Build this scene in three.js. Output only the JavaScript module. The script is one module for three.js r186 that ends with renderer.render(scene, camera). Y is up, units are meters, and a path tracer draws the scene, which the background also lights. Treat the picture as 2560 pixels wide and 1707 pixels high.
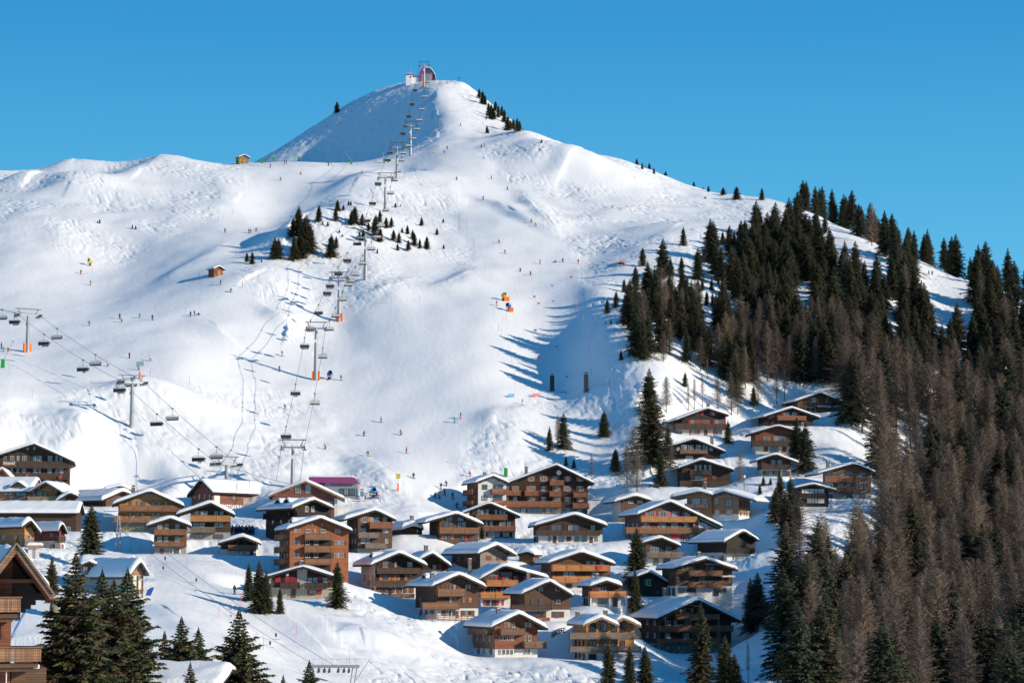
import * as THREE from 'three';
import { mergeGeometries, mergeVertices } from 'three/addons/utils/BufferGeometryUtils.js';
import { MarchingCubes } from 'three/addons/objects/MarchingCubes.js';
import { FontLoader } from 'three/addons/loaders/FontLoader.js';
import { TextGeometry } from 'three/addons/geometries/TextGeometry.js';
import { createNoise2D } from 'simplex-noise';

// ---------------------------------------------------------------- camera, sky, sun, exposure
const FOCAL = 6022, CX = 1280, CY = 853.5, HORIZON = 1450;          // photograph pixels (2560 x 1707)
const PITCH = Math.atan((HORIZON - CY) / FOCAL);
const scene = new THREE.Scene();
const camera = new THREE.PerspectiveCamera(2 * Math.atan(853.5 / FOCAL) * 180 / Math.PI, 2560 / 1707, 1, 6000);
camera.position.set(0, 0, 0);
camera.rotation.set(PITCH, 0, 0);
camera.updateMatrixWorld();
const renderer = new THREE.WebGLRenderer({ antialias: true });
renderer.toneMapping = THREE.LinearToneMapping;
renderer.toneMappingExposure = 1.43;
renderer.shadowMap.enabled = true;
const SUN_EL = 20 * Math.PI / 180, SUN_AZ = 21 * Math.PI / 180;
const SUN = new THREE.Vector3(Math.cos(SUN_EL) * Math.cos(SUN_AZ), Math.sin(SUN_EL), Math.cos(SUN_EL) * Math.sin(SUN_AZ));
{
  const W = 64, H = 512, data = new Float32Array(W * H * 4);
  const stops = [[-90, .30, .34, .40], [-2, .34, .42, .52], [0, .20, .40, .56], [4, .115, .365, .56], [8, .066, .298, .50], [13, .027, .200, .415], [20, .017, .145, .33], [40, .011, .098, .25], [90, .008, .072, .195]];
  for (let j = 0; j < H; j++) {
    const el = (j + .5) / H * 180 - 90;
    let k = 0; while (k < stops.length - 2 && stops[k + 1][0] < el) k++;
    const a = stops[k], b = stops[k + 1], t = Math.min(1, Math.max(0, (el - a[0]) / (b[0] - a[0])));
    for (let i = 0; i < W; i++) { const o = (j * W + i) * 4; for (let c = 0; c < 3; c++) data[o + c] = (a[c + 1] + (b[c + 1] - a[c + 1]) * t) * 1.1; data[o + 3] = 1; }
  }
  const sky = new THREE.DataTexture(data, W, H, THREE.RGBAFormat, THREE.FloatType);
  sky.mapping = THREE.EquirectangularReflectionMapping; sky.magFilter = THREE.LinearFilter; sky.minFilter = THREE.LinearFilter; sky.needsUpdate = true;
  scene.background = sky; scene.environment = sky;
}
const sun = new THREE.DirectionalLight(new THREE.Color(1, .87, .69), 3.8);
sun.name = 'sun';
sun.position.copy(SUN).multiplyScalar(2500).add(new THREE.Vector3(0, 0, -800)); sun.target.position.set(0, 0, -800);
sun.castShadow = true; sun.shadow.mapSize.set(4096, 4096);
Object.assign(sun.shadow.camera, { left: -900, right: 900, top: 700, bottom: -500, near: 100, far: 5000 });
scene.add(sun, sun.target);

// ---------------------------------------------------------------- helpers
let seed = 1;
const rnd = () => { seed = (seed + 0x6d2b79f5) | 0; let t = Math.imul(seed ^ (seed >>> 15), 1 | seed); t = (t + Math.imul(t ^ (t >>> 7), 61 | t)) ^ t; return ((t ^ (t >>> 14)) >>> 0) / 4294967296; };
const rr = (a, b) => a + (b - a) * rnd();
const reseed = (s) => { seed = s * 7919 + 13; for (let i = 0; i < 3; i++) rnd(); };
const clamp = (x, a = 0, b = 1) => Math.min(b, Math.max(a, x));
const smooth = (a, b, x) => { const t = clamp((x - a) / (b - a)); return t * t * (3 - 2 * t); };
const lerp = (a, b, t) => a + (b - a) * t;
const cP = Math.cos(PITCH), sP = Math.sin(PITCH);
// a point seen at photograph pixel (px, py), d metres in front of the camera
function at(px, py, d) {
  const x = (px - CX) / FOCAL, y = (CY - py) / FOCAL, t = d / (cP - y * sP);
  return new THREE.Vector3(x * t, (y * cP + sP) * t, -d);
}
function toPixel(p) {
  const yc = p.y * cP + p.z * sP, zc = -p.y * sP + p.z * cP;
  return [CX + FOCAL * p.x / -zc, CY - FOCAL * yc / -zc];
}
const taken = new Map();
function numbered(name) { const n = taken.get(name) || 0; taken.set(name, n + 1); return n ? name + '_' + String(n).padStart(3, '0') : name; }
function shade(o) { o.traverse((c) => { if (c.isMesh) { c.castShadow = true; c.receiveShadow = true; } }); return o; }
function thing(name, label, category, pos, turn = 0, group) {
  const o = new THREE.Group(); o.name = numbered(name); if (pos) o.position.copy(pos); o.rotation.y = turn;
  o.userData = { label, category, kind: 'thing' }; if (group) o.userData.group = group; scene.add(o); return o;
}
function part(name, geo, mat, parent, kind) { const m = new THREE.Mesh(geo, mat); m.name = name; m.castShadow = m.receiveShadow = true; if (kind) m.userData.kind = kind; parent.add(m); return m; }
function tag(o, label, category, group) { o.userData = { ...o.userData, label, category, kind: 'thing' }; if (group) o.userData.group = group; return o; }
function copyOf(proto, name, label, group) { const c = proto.clone(); c.name = numbered(name); c.userData = { ...proto.userData }; if (label) c.userData.label = label; if (group) c.userData.group = group; scene.add(c); return c; }
const box = (x0, y0, z0, x1, y1, z1) => { const g = new THREE.BoxGeometry(x1 - x0, y1 - y0, z1 - z0); g.translate((x0 + x1) / 2, (y0 + y1) / 2, (z0 + z1) / 2); metreUV(g); return g; };
function metreUV(g) {             // uv in metres, by the way each face points
  const p = g.attributes.position, n = g.attributes.normal, uv = new Float32Array(p.count * 2);
  for (let i = 0; i < p.count; i++) {
    const ax = Math.abs(n.getX(i)), ay = Math.abs(n.getY(i)), az = Math.abs(n.getZ(i));
    if (az >= ax && az >= ay) { uv[2 * i] = p.getX(i); uv[2 * i + 1] = p.getY(i); } else if (ax >= ay) { uv[2 * i] = p.getZ(i); uv[2 * i + 1] = p.getY(i); } else { uv[2 * i] = p.getX(i); uv[2 * i + 1] = p.getZ(i); }
  }
  g.setAttribute('uv', new THREE.BufferAttribute(uv, 2)); return g;
}
const V = (x, y, z) => new THREE.Vector3(x, y, z);
const plain = (g) => (g.index ? g.toNonIndexed() : g);
const merge = (list) => mergeGeometries(list.map((g) => { g = plain(g); for (const k of Object.keys(g.attributes)) if (!['position', 'normal', 'uv'].includes(k)) g.deleteAttribute(k); g.clearGroups?.(); return g; }), false);
function rod(a, b, r0, r1 = r0, n = 8) {
  const h = a.distanceTo(b), g = new THREE.CylinderGeometry(r1, r0, h, n, 1); g.translate(0, h / 2, 0);
  g.applyQuaternion(new THREE.Quaternion().setFromUnitVectors(V(0, 1, 0), b.clone().sub(a).normalize())); g.translate(a.x, a.y, a.z); return g;
}
function bar(a, b, w, h = w) {     // a square bar from a to b
  const l = a.distanceTo(b), g = new THREE.BoxGeometry(w, h, l); g.translate(0, 0, l / 2);
  const m = new THREE.Matrix4().lookAt(b, a, Math.abs(b.clone().sub(a).normalize().y) > .95 ? V(1, 0, 0) : V(0, 1, 0)); g.applyMatrix4(m); g.translate(a.x, a.y, a.z); return metreUV(g);
}
function prism(pts, z0, z1) {      // polygon in x,y from z0 back to z1
  const s = new THREE.Shape(pts.map(([x, y]) => new THREE.Vector2(x, y)));
  const g = new THREE.ExtrudeGeometry(s, { depth: z0 - z1, bevelEnabled: false }); g.translate(0, 0, z1); return metreUV(g);
}
reseed(5);
const nA = createNoise2D(rnd), nB = createNoise2D(rnd), nC = createNoise2D(rnd);
const fbm = (x, y, o = 4) => { let s = 0, a = 1, f = 1; for (let i = 0; i < o; i++) { s += a * nA(x * f + i * 17.3, y * f - i * 9.1); a *= .5; f *= 2.03; } return s / 1.9; };

// ---------------------------------------------------------------- materials
function greyTexture(w, h, f, srgb = true, rx = 1, ry = rx) {
  const d = new Uint8Array(w * h * 4);
  for (let y = 0; y < h; y++) for (let x = 0; x < w; x++) { const v = f(x, y), o = (y * w + x) * 4; const a = Array.isArray(v) ? v : [v, v, v]; for (let c = 0; c < 3; c++) d[o + c] = clamp(a[c], 0, 1) * 255; d[o + 3] = 255; }
  const t = new THREE.DataTexture(d, w, h, THREE.RGBAFormat); t.wrapS = t.wrapT = THREE.RepeatWrapping; t.magFilter = THREE.LinearFilter; t.minFilter = THREE.LinearMipmapLinearFilter; t.generateMipmaps = true;
  if (srgb) t.colorSpace = THREE.SRGBColorSpace; t.repeat.set(rx, ry); t.needsUpdate = true; return t;
}
const tile = (n, x, y, w, h, s) => {  // noise that repeats over w x h
  const u = x / w, v = y / h, q = (a, b) => n(a * s, b * s), bu = u * u * (3 - 2 * u), bv = v * v * (3 - 2 * v);
  return lerp(lerp(q(u, v), q(u - 1, v), bu), lerp(q(u, v - 1), q(u - 1, v - 1), bu), bv);
};
const plankTone = Array.from({ length: 32 }, () => rr(.86, 1.02));
const woodMap = greyTexture(512, 512, (x, y) => {      // 3 m of boards 0.19 m wide
  const k = Math.floor(y / 32), e = (y % 32) / 32, j = (x + k * 197) % 512;
  const butt = j < 2 ? .6 : 1, gap = e < .07 ? .45 : 1;
  return plankTone[(k + (j > 256 ? 16 : 0)) % 32] * gap * butt * (.95 + .06 * tile(nB, x, y, 512, 512, 22)) * (.95 + .06 * tile(nA, x, y * 9 % 512, 512, 512, 9));
}, true, 1 / 3, 1 / 3);
const woodBump = greyTexture(512, 512, (x, y) => { const e = (y % 32) / 32; return (e < .07 ? .1 : .8) + .15 * tile(nB, x, y * 7 % 512, 512, 512, 11); }, false, 1 / 3, 1 / 3);
const plasterMap = greyTexture(256, 256, (x, y) => .93 + .05 * tile(nB, x, y, 256, 256, 5) + .03 * tile(nC, x, y, 256, 256, 40), true, 1 / 4, 1 / 4);
const stoneMap = greyTexture(512, 512, (() => {
  const P = []; for (let i = 0; i < 15; i++) for (let j = 0; j < 22; j++) P.push([(i + rr(.1, .9)) * 512 / 15, (j + rr(.1, .9)) * 512 / 22, rr(.45, 1), rr(-.05, .05)]);
  return (x, y) => { let a = 1e9, b = 1e9, s = null; for (const p of P) { let dx = Math.abs(p[0] - x), dy = Math.abs(p[1] - y); if (dx > 256) dx = 512 - dx; if (dy > 256) dy = 512 - dy; if (dx > 60 || dy > 60) continue; const q = Math.hypot(dx, dy * 1.4); if (q < a) { b = a; a = q; s = p; } else if (q < b) b = q; }
    const m = smooth(1, 5, b - a), v = s ? s[2] : .7; return [v * m + .8 * (1 - m) + (s ? s[3] : 0), v * m + .8 * (1 - m), v * m + .78 * (1 - m) - (s ? s[3] : 0)]; };
})(), true, 1 / 4, 1 / 4);
const snowBump = greyTexture(1024, 1024, (x, y) => .5 + .22 * tile(nA, x, y, 1024, 1024, 9) + .16 * tile(nB, x, y, 1024, 1024, 26) + .12 * tile(nC, x, y, 1024, 1024, 70), false, 1 / 7, 1 / 7);
const roofSnowBump = greyTexture(512, 512, (x, y) => .5 + .3 * tile(nA, x, y, 512, 512, 7) + .2 * tile(nB, x, y, 512, 512, 30), false, 1 / 3, 1 / 3);
const M = {};
const mat = (o) => new THREE.MeshStandardMaterial(o);
const rgb = (r, g, b) => new THREE.Color().setRGB(r, g, b);
const wood = (r, g, b) => mat({ color: rgb(r * 1.55, g * 1.48, b * 1.42), map: woodMap, bumpMap: woodBump, bumpScale: .012, roughness: .78 });
M.snow = mat({ color: rgb(.80, .815, .83), roughness: .65, bumpMap: snowBump, bumpScale: .035 });
M.roofSnow = mat({ color: rgb(.81, .82, .835), roughness: .65, bumpMap: roofSnowBump, bumpScale: .04 });
const WOOD = {
  dark: wood(.055, .032, .022), verydark: wood(.030, .019, .015), black: wood(.019, .014, .012), brown: wood(.17, .078, .038), choco: wood(.10, .055, .038), orange: wood(.30, .10, .040),
  redbrown: wood(.20, .07, .036), larch: wood(.30, .17, .095), gold: wood(.48, .235, .08), pale: wood(.48, .32, .19), grey: wood(.24, .215, .19), mid: wood(.11, .058, .032), sport: wood(.19, .075, .052),
  blackgreen: wood(.018, .023, .02), maroon: wood(.16, .045, .04), plum: wood(.115, .066, .066), greyrail: wood(.21, .17, .14), rail: wood(.25, .125, .066), darkrail: wood(.075, .047, .034), amber: wood(.56, .235, .08), redrail: wood(.27, .105, .055), taupe: wood(.19, .12, .08),
};
const WALL = {
  white: mat({ color: rgb(.72, .71, .68), map: plasterMap, roughness: .9 }), grey: mat({ color: rgb(.34, .34, .33), map: plasterMap, roughness: .92 }), beige: mat({ color: rgb(.52, .48, .37), map: plasterMap, roughness: .92 }),
  stone: mat({ color: rgb(.36, .32, .27), map: stoneMap, roughness: .95 }), cream: mat({ color: rgb(.66, .63, .54), map: plasterMap, roughness: .92 }),
};
M.fascia = wood(.030, .023, .019); M.fasciaLight = wood(.30, .19, .11); M.fasciaGrey = mat({ color: rgb(.075, .078, .08), roughness: .7, metalness: .2 });
M.pane = new THREE.MeshPhysicalMaterial({ color: rgb(.035, .055, .075), roughness: .06, ior: 2.0, clearcoat: .6, clearcoatRoughness: .03 });
M.paneCurtain = new THREE.MeshPhysicalMaterial({ color: rgb(.26, .27, .27), roughness: .12, ior: 1.8 });
M.paneDim = new THREE.MeshPhysicalMaterial({ color: rgb(.08, .10, .115), roughness: .08, ior: 2.0 });
M.frameBrown = mat({ color: rgb(.16, .07, .035), roughness: .6 }); M.frameWhite = mat({ color: rgb(.5, .48, .44), roughness: .55 }); M.frameOrange = mat({ color: rgb(.36, .16, .05), roughness: .6 }); M.frameDark = mat({ color: rgb(.03, .025, .022), roughness: .6 });
const SH = { red: mat({ color: rgb(.42, .022, .035), roughness: .6 }), orange: wood(.42, .15, .056), pink: mat({ color: rgb(.36, .13, .16), roughness: .65 }), brown: wood(.15, .06, .035), white: mat({ color: rgb(.7, .7, .68), roughness: .7 }), green: mat({ color: rgb(.05, .22, .15), roughness: .6 }), dark: wood(.06, .035, .025), maroon: mat({ color: rgb(.12, .03, .03), roughness: .65 }), sunlitWood: wood(.4, .2, .09) };  // last tone has sunlight painted into it, for lit shutters and hut doors
M.stoneChimney = mat({ color: rgb(.3, .26, .22), map: stoneMap, roughness: .95 }); M.metal = mat({ color: rgb(.42, .44, .46), roughness: .45, metalness: .6 }); M.darkMetal = mat({ color: rgb(.07, .075, .08), roughness: .5, metalness: .5 });
M.galv = mat({ color: rgb(.33, .35, .37), roughness: .55, metalness: .35 }); M.orangePad = mat({ color: rgb(.85, .16, .02), roughness: .7 }); M.purple = mat({ color: rgb(.27, .05, .17), roughness: .5 }); M.purpleDark = mat({ color: rgb(.1, .02, .07), roughness: .4 }); M.greyPanel = mat({ color: rgb(.25, .27, .28), roughness: .6 });
M.white = mat({ color: rgb(.78, .78, .77), roughness: .6 }); M.black = mat({ color: rgb(.015, .015, .017), roughness: .6 }); M.yellow = mat({ color: rgb(.75, .52, .02), roughness: .6 }); M.redPlastic = mat({ color: rgb(.6, .03, .03), roughness: .5 }); M.green = mat({ color: rgb(.02, .32, .05), roughness: .6 }); M.blue = mat({ color: rgb(.02, .09, .38), roughness: .5 }); M.skyBlue = mat({ color: rgb(.05, .3, .6), roughness: .6 }); M.pinkPole = mat({ color: rgb(.85, .12, .12), roughness: .6 }); M.skin = mat({ color: rgb(.45, .26, .19), roughness: .7 });
// ---------------------------------------------------------------- what each building looks like (measured on the photograph, then placed at its own distance)
const ZOOM = { 1: [0, 1080, 4.519], 2: [440, 1130, 4.519], 3: [860, 1130, 4.519], 4: [1280, 1130, 4.519], 5: [0, 1360, 4.519], 6: [440, 1360, 4.519], 7: [860, 1360, 4.519], 8: [1380, 1360, 4.519], A: [1500, 920, 4.519], B: [1840, 920, 4.125], C: [1500, 1000, 2.218] };
// a apex, l and r eave tips of the front roof edge; w wall edges; b ground; m top of the masonry; W windows [y0, y1, frame, x0, x1, ...]; S shutters [y0, y1, colour, x0, x1, ...]; B balconies [x0, x1, y0, y1, wood]; P wall panels [x0, x1, y0, y1, material]; C chimneys [x, y]
const HOUSES = [
  { n: 'hotel', t: 'large dark brown hotel with three long balconies at the left edge', c: 'hotel', z: 1, d: 590, yaw: 9, a: [378, 128], l: [-270, 338], r: [835, 335], w: [-235, 768], b: 720, len: 16, wood: 'dark', oh: 2,
    W: [[270, 330, 'w', 35, 65, 108, 155, 183, 215, 243, 293, 372, 418, 428, 465, 535, 585, 620, 650, 665, 705], [400, 460, 'w', 110, 140, 180, 210, 238, 290, 368, 415, 428, 455, 530, 580, 620, 645, 658, 708], [545, 595, 'w', 612, 640, 655, 705], [165, 200, 'w', 290, 318, 370, 395]],
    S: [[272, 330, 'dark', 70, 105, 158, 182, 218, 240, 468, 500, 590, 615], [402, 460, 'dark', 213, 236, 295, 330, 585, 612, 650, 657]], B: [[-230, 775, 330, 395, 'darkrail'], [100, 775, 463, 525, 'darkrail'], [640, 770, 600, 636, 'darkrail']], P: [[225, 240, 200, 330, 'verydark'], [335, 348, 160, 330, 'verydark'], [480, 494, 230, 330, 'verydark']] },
  { n: 'chalet', t: 'small light timber gable cut by the left picture edge below the dark hotel', z: 1, d: 572, yaw: 6, a: [20, 405], l: [-150, 520], r: [116, 515], w: [-110, 70], b: 680, len: 9, wood: 'larch', fascia: 'L', snow: .5 },
  { n: 'chalet', t: 'golden larch chalet with pale balcony boards in front of the dark hotel', z: 1, d: 556, yaw: -6, a: [505, 562], l: [325, 668], r: [690, 672], w: [312, 632], b: 940, len: 11, wood: 'gold', fascia: 'G', oh: 2.2,
    W: [[672, 728, 'd', 362, 392, 415, 470, 490, 520]], B: [[305, 632, 726, 808, 'pale']], wing: { x0: -140, x1: 312, ridge: 528, eave: 655, b: 940, wood: 'larch', W: [[672, 702, 'w', 45, 80, 98, 135], [668, 722, 'd', 168, 290], [820, 870, 'w', 20, 50]], B: [[105, 300, 724, 795, 'greyrail']], dorm: [205, 562, 185] } },
  { n: 'chalet', t: 'small brown chalet with a dark porch right of the golden larch chalet', z: 1, d: 552, yaw: 14, a: [785, 680], l: [632, 772], r: [880, 725], w: [665, 850], b: 850, len: 8, wood: 'choco', snow: .7, W: [[740, 790, 'd', 690, 740]], porch: 1 },
  { n: 'long_house', t: 'long low snow covered roof left of the big spruce in the village', z: 1, d: 535, yaw: -82, m5: { x: 700, b: 1130, w: 9.5, eave: 4.2, ridge: 6.6, len: 34, shift: -17 }, wood: 'dark', snow: .7, W: [], W2: [[1070, 1130, 'w', 745, 800], [1225, 1280, 'd', 745, 800]] },
  { n: 'chalet', t: 'orange timber gable with deep eaves at far left beside a spruce', z: 1, d: 495, yaw: 42, a: [345, 985], l: [238, 1068], r: [460, 1135], w: [268, 376], b: 1300, len: 17, wood: 'gold', oh: 1.8, snow: .8, W: [[1050, 1085, 'd', 290, 318], [1160, 1205, 'w', 300, 335]], B: [[272, 376, 1205, 1280, 'greyrail']], m: 1290, base: 'white' },
  { n: 'chalet', t: 'maroon walled house with red shutters and thick roof snow', z: 1, d: 502, yaw: 48, a: [700, 1015], l: [650, 1115], r: [757, 1132], w: [662, 735], b: 1330, len: 13, wood: 'maroon', m: 1228, base: 'white', snow: .7, oh: 1, S: [[1130, 1190, 'red', 664, 676], [1265, 1325, 'red', 664, 680]], B: [[655, 730, 1178, 1240, 'darkrail']], W: [[1130, 1190, 'd', 680, 700], [1265, 1320, 'w', 690, 715]] },
  { n: 'restaurant', t: 'golden brown restaurant chalet with red chairs on its terrace', c: 'restaurant', z: 1, d: 545, yaw: 10, a: [1690, 660], l: [1270, 808], r: [2078, 832], w: [1335, 2020], b: 1190, m: 1020, base: 'grey', len: 14, wood: 'gold', fascia: 'D', oh: 1.8, snow: .75,
    W: [[780, 832, 'b', 1455, 1485, 1540, 1570, 1590, 1640, 1710, 1750, 1772, 1802, 1855, 1885], [910, 965, 'b', 1450, 1480, 1535, 1565, 1585, 1630, 1705, 1750, 1768, 1800], [700, 735, 'b', 1640, 1665, 1688, 1710], [1060, 1115, 'y', 1390, 1460, 1472, 1545, 1555, 1622]], B: [[1345, 2015, 828, 890, 'rail'], [1280, 1830, 962, 1018, 'rail']], C: [[1500, 625]] },
  { n: 'chalet', t: 'small brown chalet with two balconies in front of the restaurant', z: 1, d: 512, yaw: 7, a: [1925, 968], l: [1650, 1055], r: [2155, 1055], w: [1735, 2098], b: 1378, m: 1290, base: 'grey', len: 9.5, wood: 'brown', snow: .7,
    W: [[1040, 1092, 'w', 1775, 1828, 1855, 1900, 1975, 2022], [1180, 1238, 'w', 1770, 1823, 1850, 1895, 1970, 2022], [1320, 1370, 'b', 1965, 2015]], S: [[1320, 1372, 'white', 1940, 1962, 2018, 2040], [1182, 1236, 'brown', 1828, 1847, 1898, 1915]], B: [[1735, 2095, 1095, 1158, 'rail'], [1735, 2095, 1240, 1290, 'rail']], P: [[1805, 1845, 1318, 1378, 'D']] },
  { n: 'chalet', t: 'low snowy roof with a stone chimney behind the restaurant', z: 1, d: 600, yaw: 8, a: [1365, 605], l: [1170, 645], r: [1490, 660], w: [1210, 1450], b: 760, len: 9, wood: 'dark', snow: .7, C: [[1505, 600]] },
  { n: 'chalet', t: 'broad snowy roof between the dark hotel and the restaurant', z: 1, d: 578, yaw: 42, a: [1385, 662], l: [1145, 768], r: [1485, 700], w: [1190, 1455], b: 850, len: 17, wood: 'choco', snow: .9 },
  { n: 'sports_hall', t: 'long brown sports building with white lettering and a big snow roof', c: 'sports hall', z: 2, d: 592, yaw: -34, a: [270, 305], l: [118, 492], r: [410, 450], w: [168, 404], b: 640, len: 40, wood: 'sport', fascia: 'D', oh: 1.2, snow: .6, W: [[470, 540, 'd', 190, 218, 248, 272, 305, 330, 362, 385]], W2: [[525, 585, 'w', 755, 815], [670, 735, 'w', 750, 805], [530, 562, 'w', 920, 975]], P2: [[425, 490, 485, 640, 'white']] },
  { n: 'sports_hall', t: 'red brown gable wing of the sports building beside the pink lift station', c: 'sports hall', z: 2, d: 578, yaw: 4, a: [1460, 322], l: [1040, 492], r: [1905, 525], w: [1085, 1815], b: 760, len: 16, wood: 'sport', fascia: 'L', oh: 1.2, snow: .6, W: [[365, 458, 'w', 1345, 1405, 1462, 1520], [560, 600, 'w', 1700, 1760]], P: [[1785, 1822, 520, 770, 'white']] },
  { n: 'chalet', t: 'dark chalet with sunlit pale balcony beside the lettered sports building', z: 2, d: 540, yaw: 7, a: [390, 570], l: [0, 700], r: [662, 708], w: [155, 612], b: 992, m: 905, base: 'grey', len: 11, wood: 'dark', fascia: 'D', oh: 1.6, snow: .75,
    W: [[665, 714, 'b', 205, 255, 272, 358, 425, 472, 488, 535], [795, 850, 'b', 185, 255, 257, 325, 425, 477, 480, 530], [928, 972, 'b', 205, 308, 425, 530]], B: [[155, 612, 716, 778, 'gold'], [120, 440, 848, 908, 'greyrail']] },
  { n: 'chalet', t: 'low almost black chalet with brown balcony below the sports building', z: 2, d: 522, yaw: 4, a: [750, 950], l: [465, 1030], r: [942, 1026], w: [500, 905], b: 1172, m: 1098, base: 'white', len: 9, wood: 'black', snow: .7, W: [[1120, 1165, 'd', 712, 755, 790, 830]], S: [[990, 1048, 'dark', 670, 712, 752, 795], [1118, 1166, 'maroon', 835, 872]], B: [[585, 903, 1048, 1106, 'rail']] },
  { n: 'chalet', t: 'dark chalet with two small dormers behind the tall orange house', z: 2, d: 545, yaw: 32, a: [1560, 528], l: [1305, 632], r: [1782, 630], w: [1345, 1745], b: 1000, len: 15, wood: 'verydark', fascia: 'D', oh: 2, snow: .6, W: [[610, 672, 'w', 1455, 1492, 1525, 1562], [760, 800, 'd', 1400, 1460]], B: [[1365, 1742, 680, 738, 'black']], D: [.28, .58], SB: 2 },
  { n: 'apartment_house', t: 'tall bright orange timber house with three stacked balconies', c: 'house', z: 2, d: 502, yaw: 15, a: [1635, 740], l: [1245, 868], r: [1992, 885], w: [1280, 1945], b: 1388, len: 13, wood: 'orange', oh: 1.4, snow: .7,
    W: [[870, 910, 'w', 1333, 1360, 1372, 1398, 1462, 1515, 1555, 1580, 1630, 1688, 1792, 1820, 1828, 1855], [797, 838, 'b', 1525, 1550, 1638, 1662], [1000, 1047, 'w', 1330, 1357, 1370, 1396, 1460, 1510, 1555, 1605, 1790, 1818, 1828, 1855, 1868, 1895], [1138, 1190, 'w', 1328, 1355, 1367, 1392, 1458, 1510, 1553, 1600, 1787, 1815, 1822, 1850, 1862, 1890]],
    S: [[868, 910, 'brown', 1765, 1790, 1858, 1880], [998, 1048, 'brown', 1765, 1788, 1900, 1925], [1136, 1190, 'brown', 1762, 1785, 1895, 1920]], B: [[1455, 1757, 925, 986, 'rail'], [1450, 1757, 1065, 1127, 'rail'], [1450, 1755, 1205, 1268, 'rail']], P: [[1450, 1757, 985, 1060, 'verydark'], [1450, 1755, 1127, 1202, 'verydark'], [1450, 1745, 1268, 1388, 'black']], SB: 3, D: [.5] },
  { n: 'chalet', t: 'tall chocolate brown chalet with orange shutters right of the orange house', z: 3, d: 548, yaw: 16, a: [358, 650], l: [-5, 762], r: [592, 762], w: [155, 542], b: 1152, m: 1090, base: 'grey', len: 12, wood: 'choco', snow: .75,
    W: [[735, 792, 'w', 208, 255, 290, 340, 352, 390, 435, 485], [862, 908, 'w', 190, 245, 435, 495], [980, 1030, 'w', 188, 250, 258, 290, 460, 495], [1100, 1145, 'w', 200, 225]], S: [[735, 792, 'orange', 182, 205, 262, 288, 392, 412], [738, 792, 'dark', 488, 518]], B: [[290, 548, 790, 856, 'redrail'], [165, 397, 908, 968, 'greyrail'], [240, 485, 1030, 1086, 'greyrail']] },
  { n: 'chalet', t: 'beige house with red shutters and dark gable at the piste edge', z: 6, d: 472, yaw: 1, a: [1425, 250], l: [1015, 368], r: [1785, 362], w: [1070, 1742], b: 622, m: 490, base: 'beige', len: 11, wood: 'verydark', snow: .4,
    W: [[380, 432, 'w', 1485, 1535, 1545, 1595, 1655, 1705], [515, 568, 'b', 1498, 1580]], S: [[370, 430, 'red', 1115, 1178, 1225, 1288, 1292, 1328, 1332, 1360, 1600, 1650, 1710, 1735], [512, 568, 'red', 1590, 1645, 1480, 1496]], B: [[1170, 1392, 430, 494, 'darkrail'], [1455, 1702, 435, 494, 'darkrail']], P: [[1365, 1478, 262, 490, 'beige'], [1298, 1350, 505, 605, 'D']], C: [[1412, 190]], dish: [1255, 345] },
  { n: 'hotel', t: 'large dark brown hotel with many orange balconies and a white clock', c: 'hotel', z: 4, d: 620, yaw: 5, a: [505, 140], l: [-70, 350], r: [932, 350], w: [-80, 858], b: 705, m: 622, base: 'stone', len: 18, wood: 'verydark', oh: 2, snow: .5,
    W: [[385, 437, 'w', -65, -40, 20, 58, 195, 235, 338, 372, 485, 525, 605, 645, 750, 785], [505, 557, 'w', -65, -40, 20, 58, 195, 235, 338, 372, 485, 525, 605, 645, 750, 785], [275, 327, 'w', 195, 235, 335, 375, 472, 510, 610, 648, 752, 790], [632, 692, 'b', 45, 97, 100, 155, 175, 230, 232, 288, 290, 345, 380, 436, 440, 495, 610, 660, 740, 790]],
    S: [[383, 440, 'orange', -2, 18, 60, 80, 162, 192, 238, 268, 315, 335, 375, 395, 455, 482, 528, 548, 582, 603, 648, 668, 724, 748, 788, 815], [503, 560, 'orange', 168, 192, 238, 262, 318, 335, 375, 392, 460, 482, 528, 548, 585, 603, 648, 668, 726, 748, 788, 812], [273, 328, 'orange', 176, 193, 238, 258, 314, 333, 378, 402, 448, 470, 513, 535, 588, 608, 650, 670, 728, 750, 792, 815]],
    B: [[430, 590, 318, 372, 'redrail'], [145, 298, 438, 490, 'redrail'], [-75, 100, 436, 486, 'redrail'], [425, 562, 445, 496, 'redrail'], [697, 850, 455, 506, 'redrail'], [-75, 565, 555, 618, 'redrail'], [690, 872, 578, 632, 'redrail']], P: [[138, 152, 240, 622, 'dark'], [290, 303, 200, 622, 'dark'], [425, 440, 170, 320, 'dark'], [572, 584, 180, 622, 'dark'], [686, 698, 240, 622, 'dark']], C: [[160, 165]], clock: [530, 233] },
  { n: 'hotel_wing', t: 'white walled wing of the dark hotel with orange balconies', c: 'hotel wing', z: 3, d: 612, yaw: 16, a: [1690, 265], l: [1480, 342], r: [1868, 345], w: [1515, 1832], b: 690, len: 11, wood: 'W', oh: 1.4, snow: .7, W: [[367, 420, 'b', 1560, 1620, 1685, 1722, 1730, 1795], [490, 542, 'b', 1555, 1620, 1685, 1712, 1718, 1790]], B: [[1670, 1840, 416, 472, 'redrail'], [1690, 1840, 545, 590, 'redrail']], SB: 2, sideWood: 'redrail', C: [[1590, 228]] },
  { n: 'chalet', t: 'dark brown chalet with white ground floor below the clock hotel', z: 3, d: 588, yaw: 4, a: [1645, 570], l: [1330, 688], r: [1992, 722], w: [1440, 1935], b: 972, m: 890, base: 'cream', len: 11, wood: 'dark', snow: .5,
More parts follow.
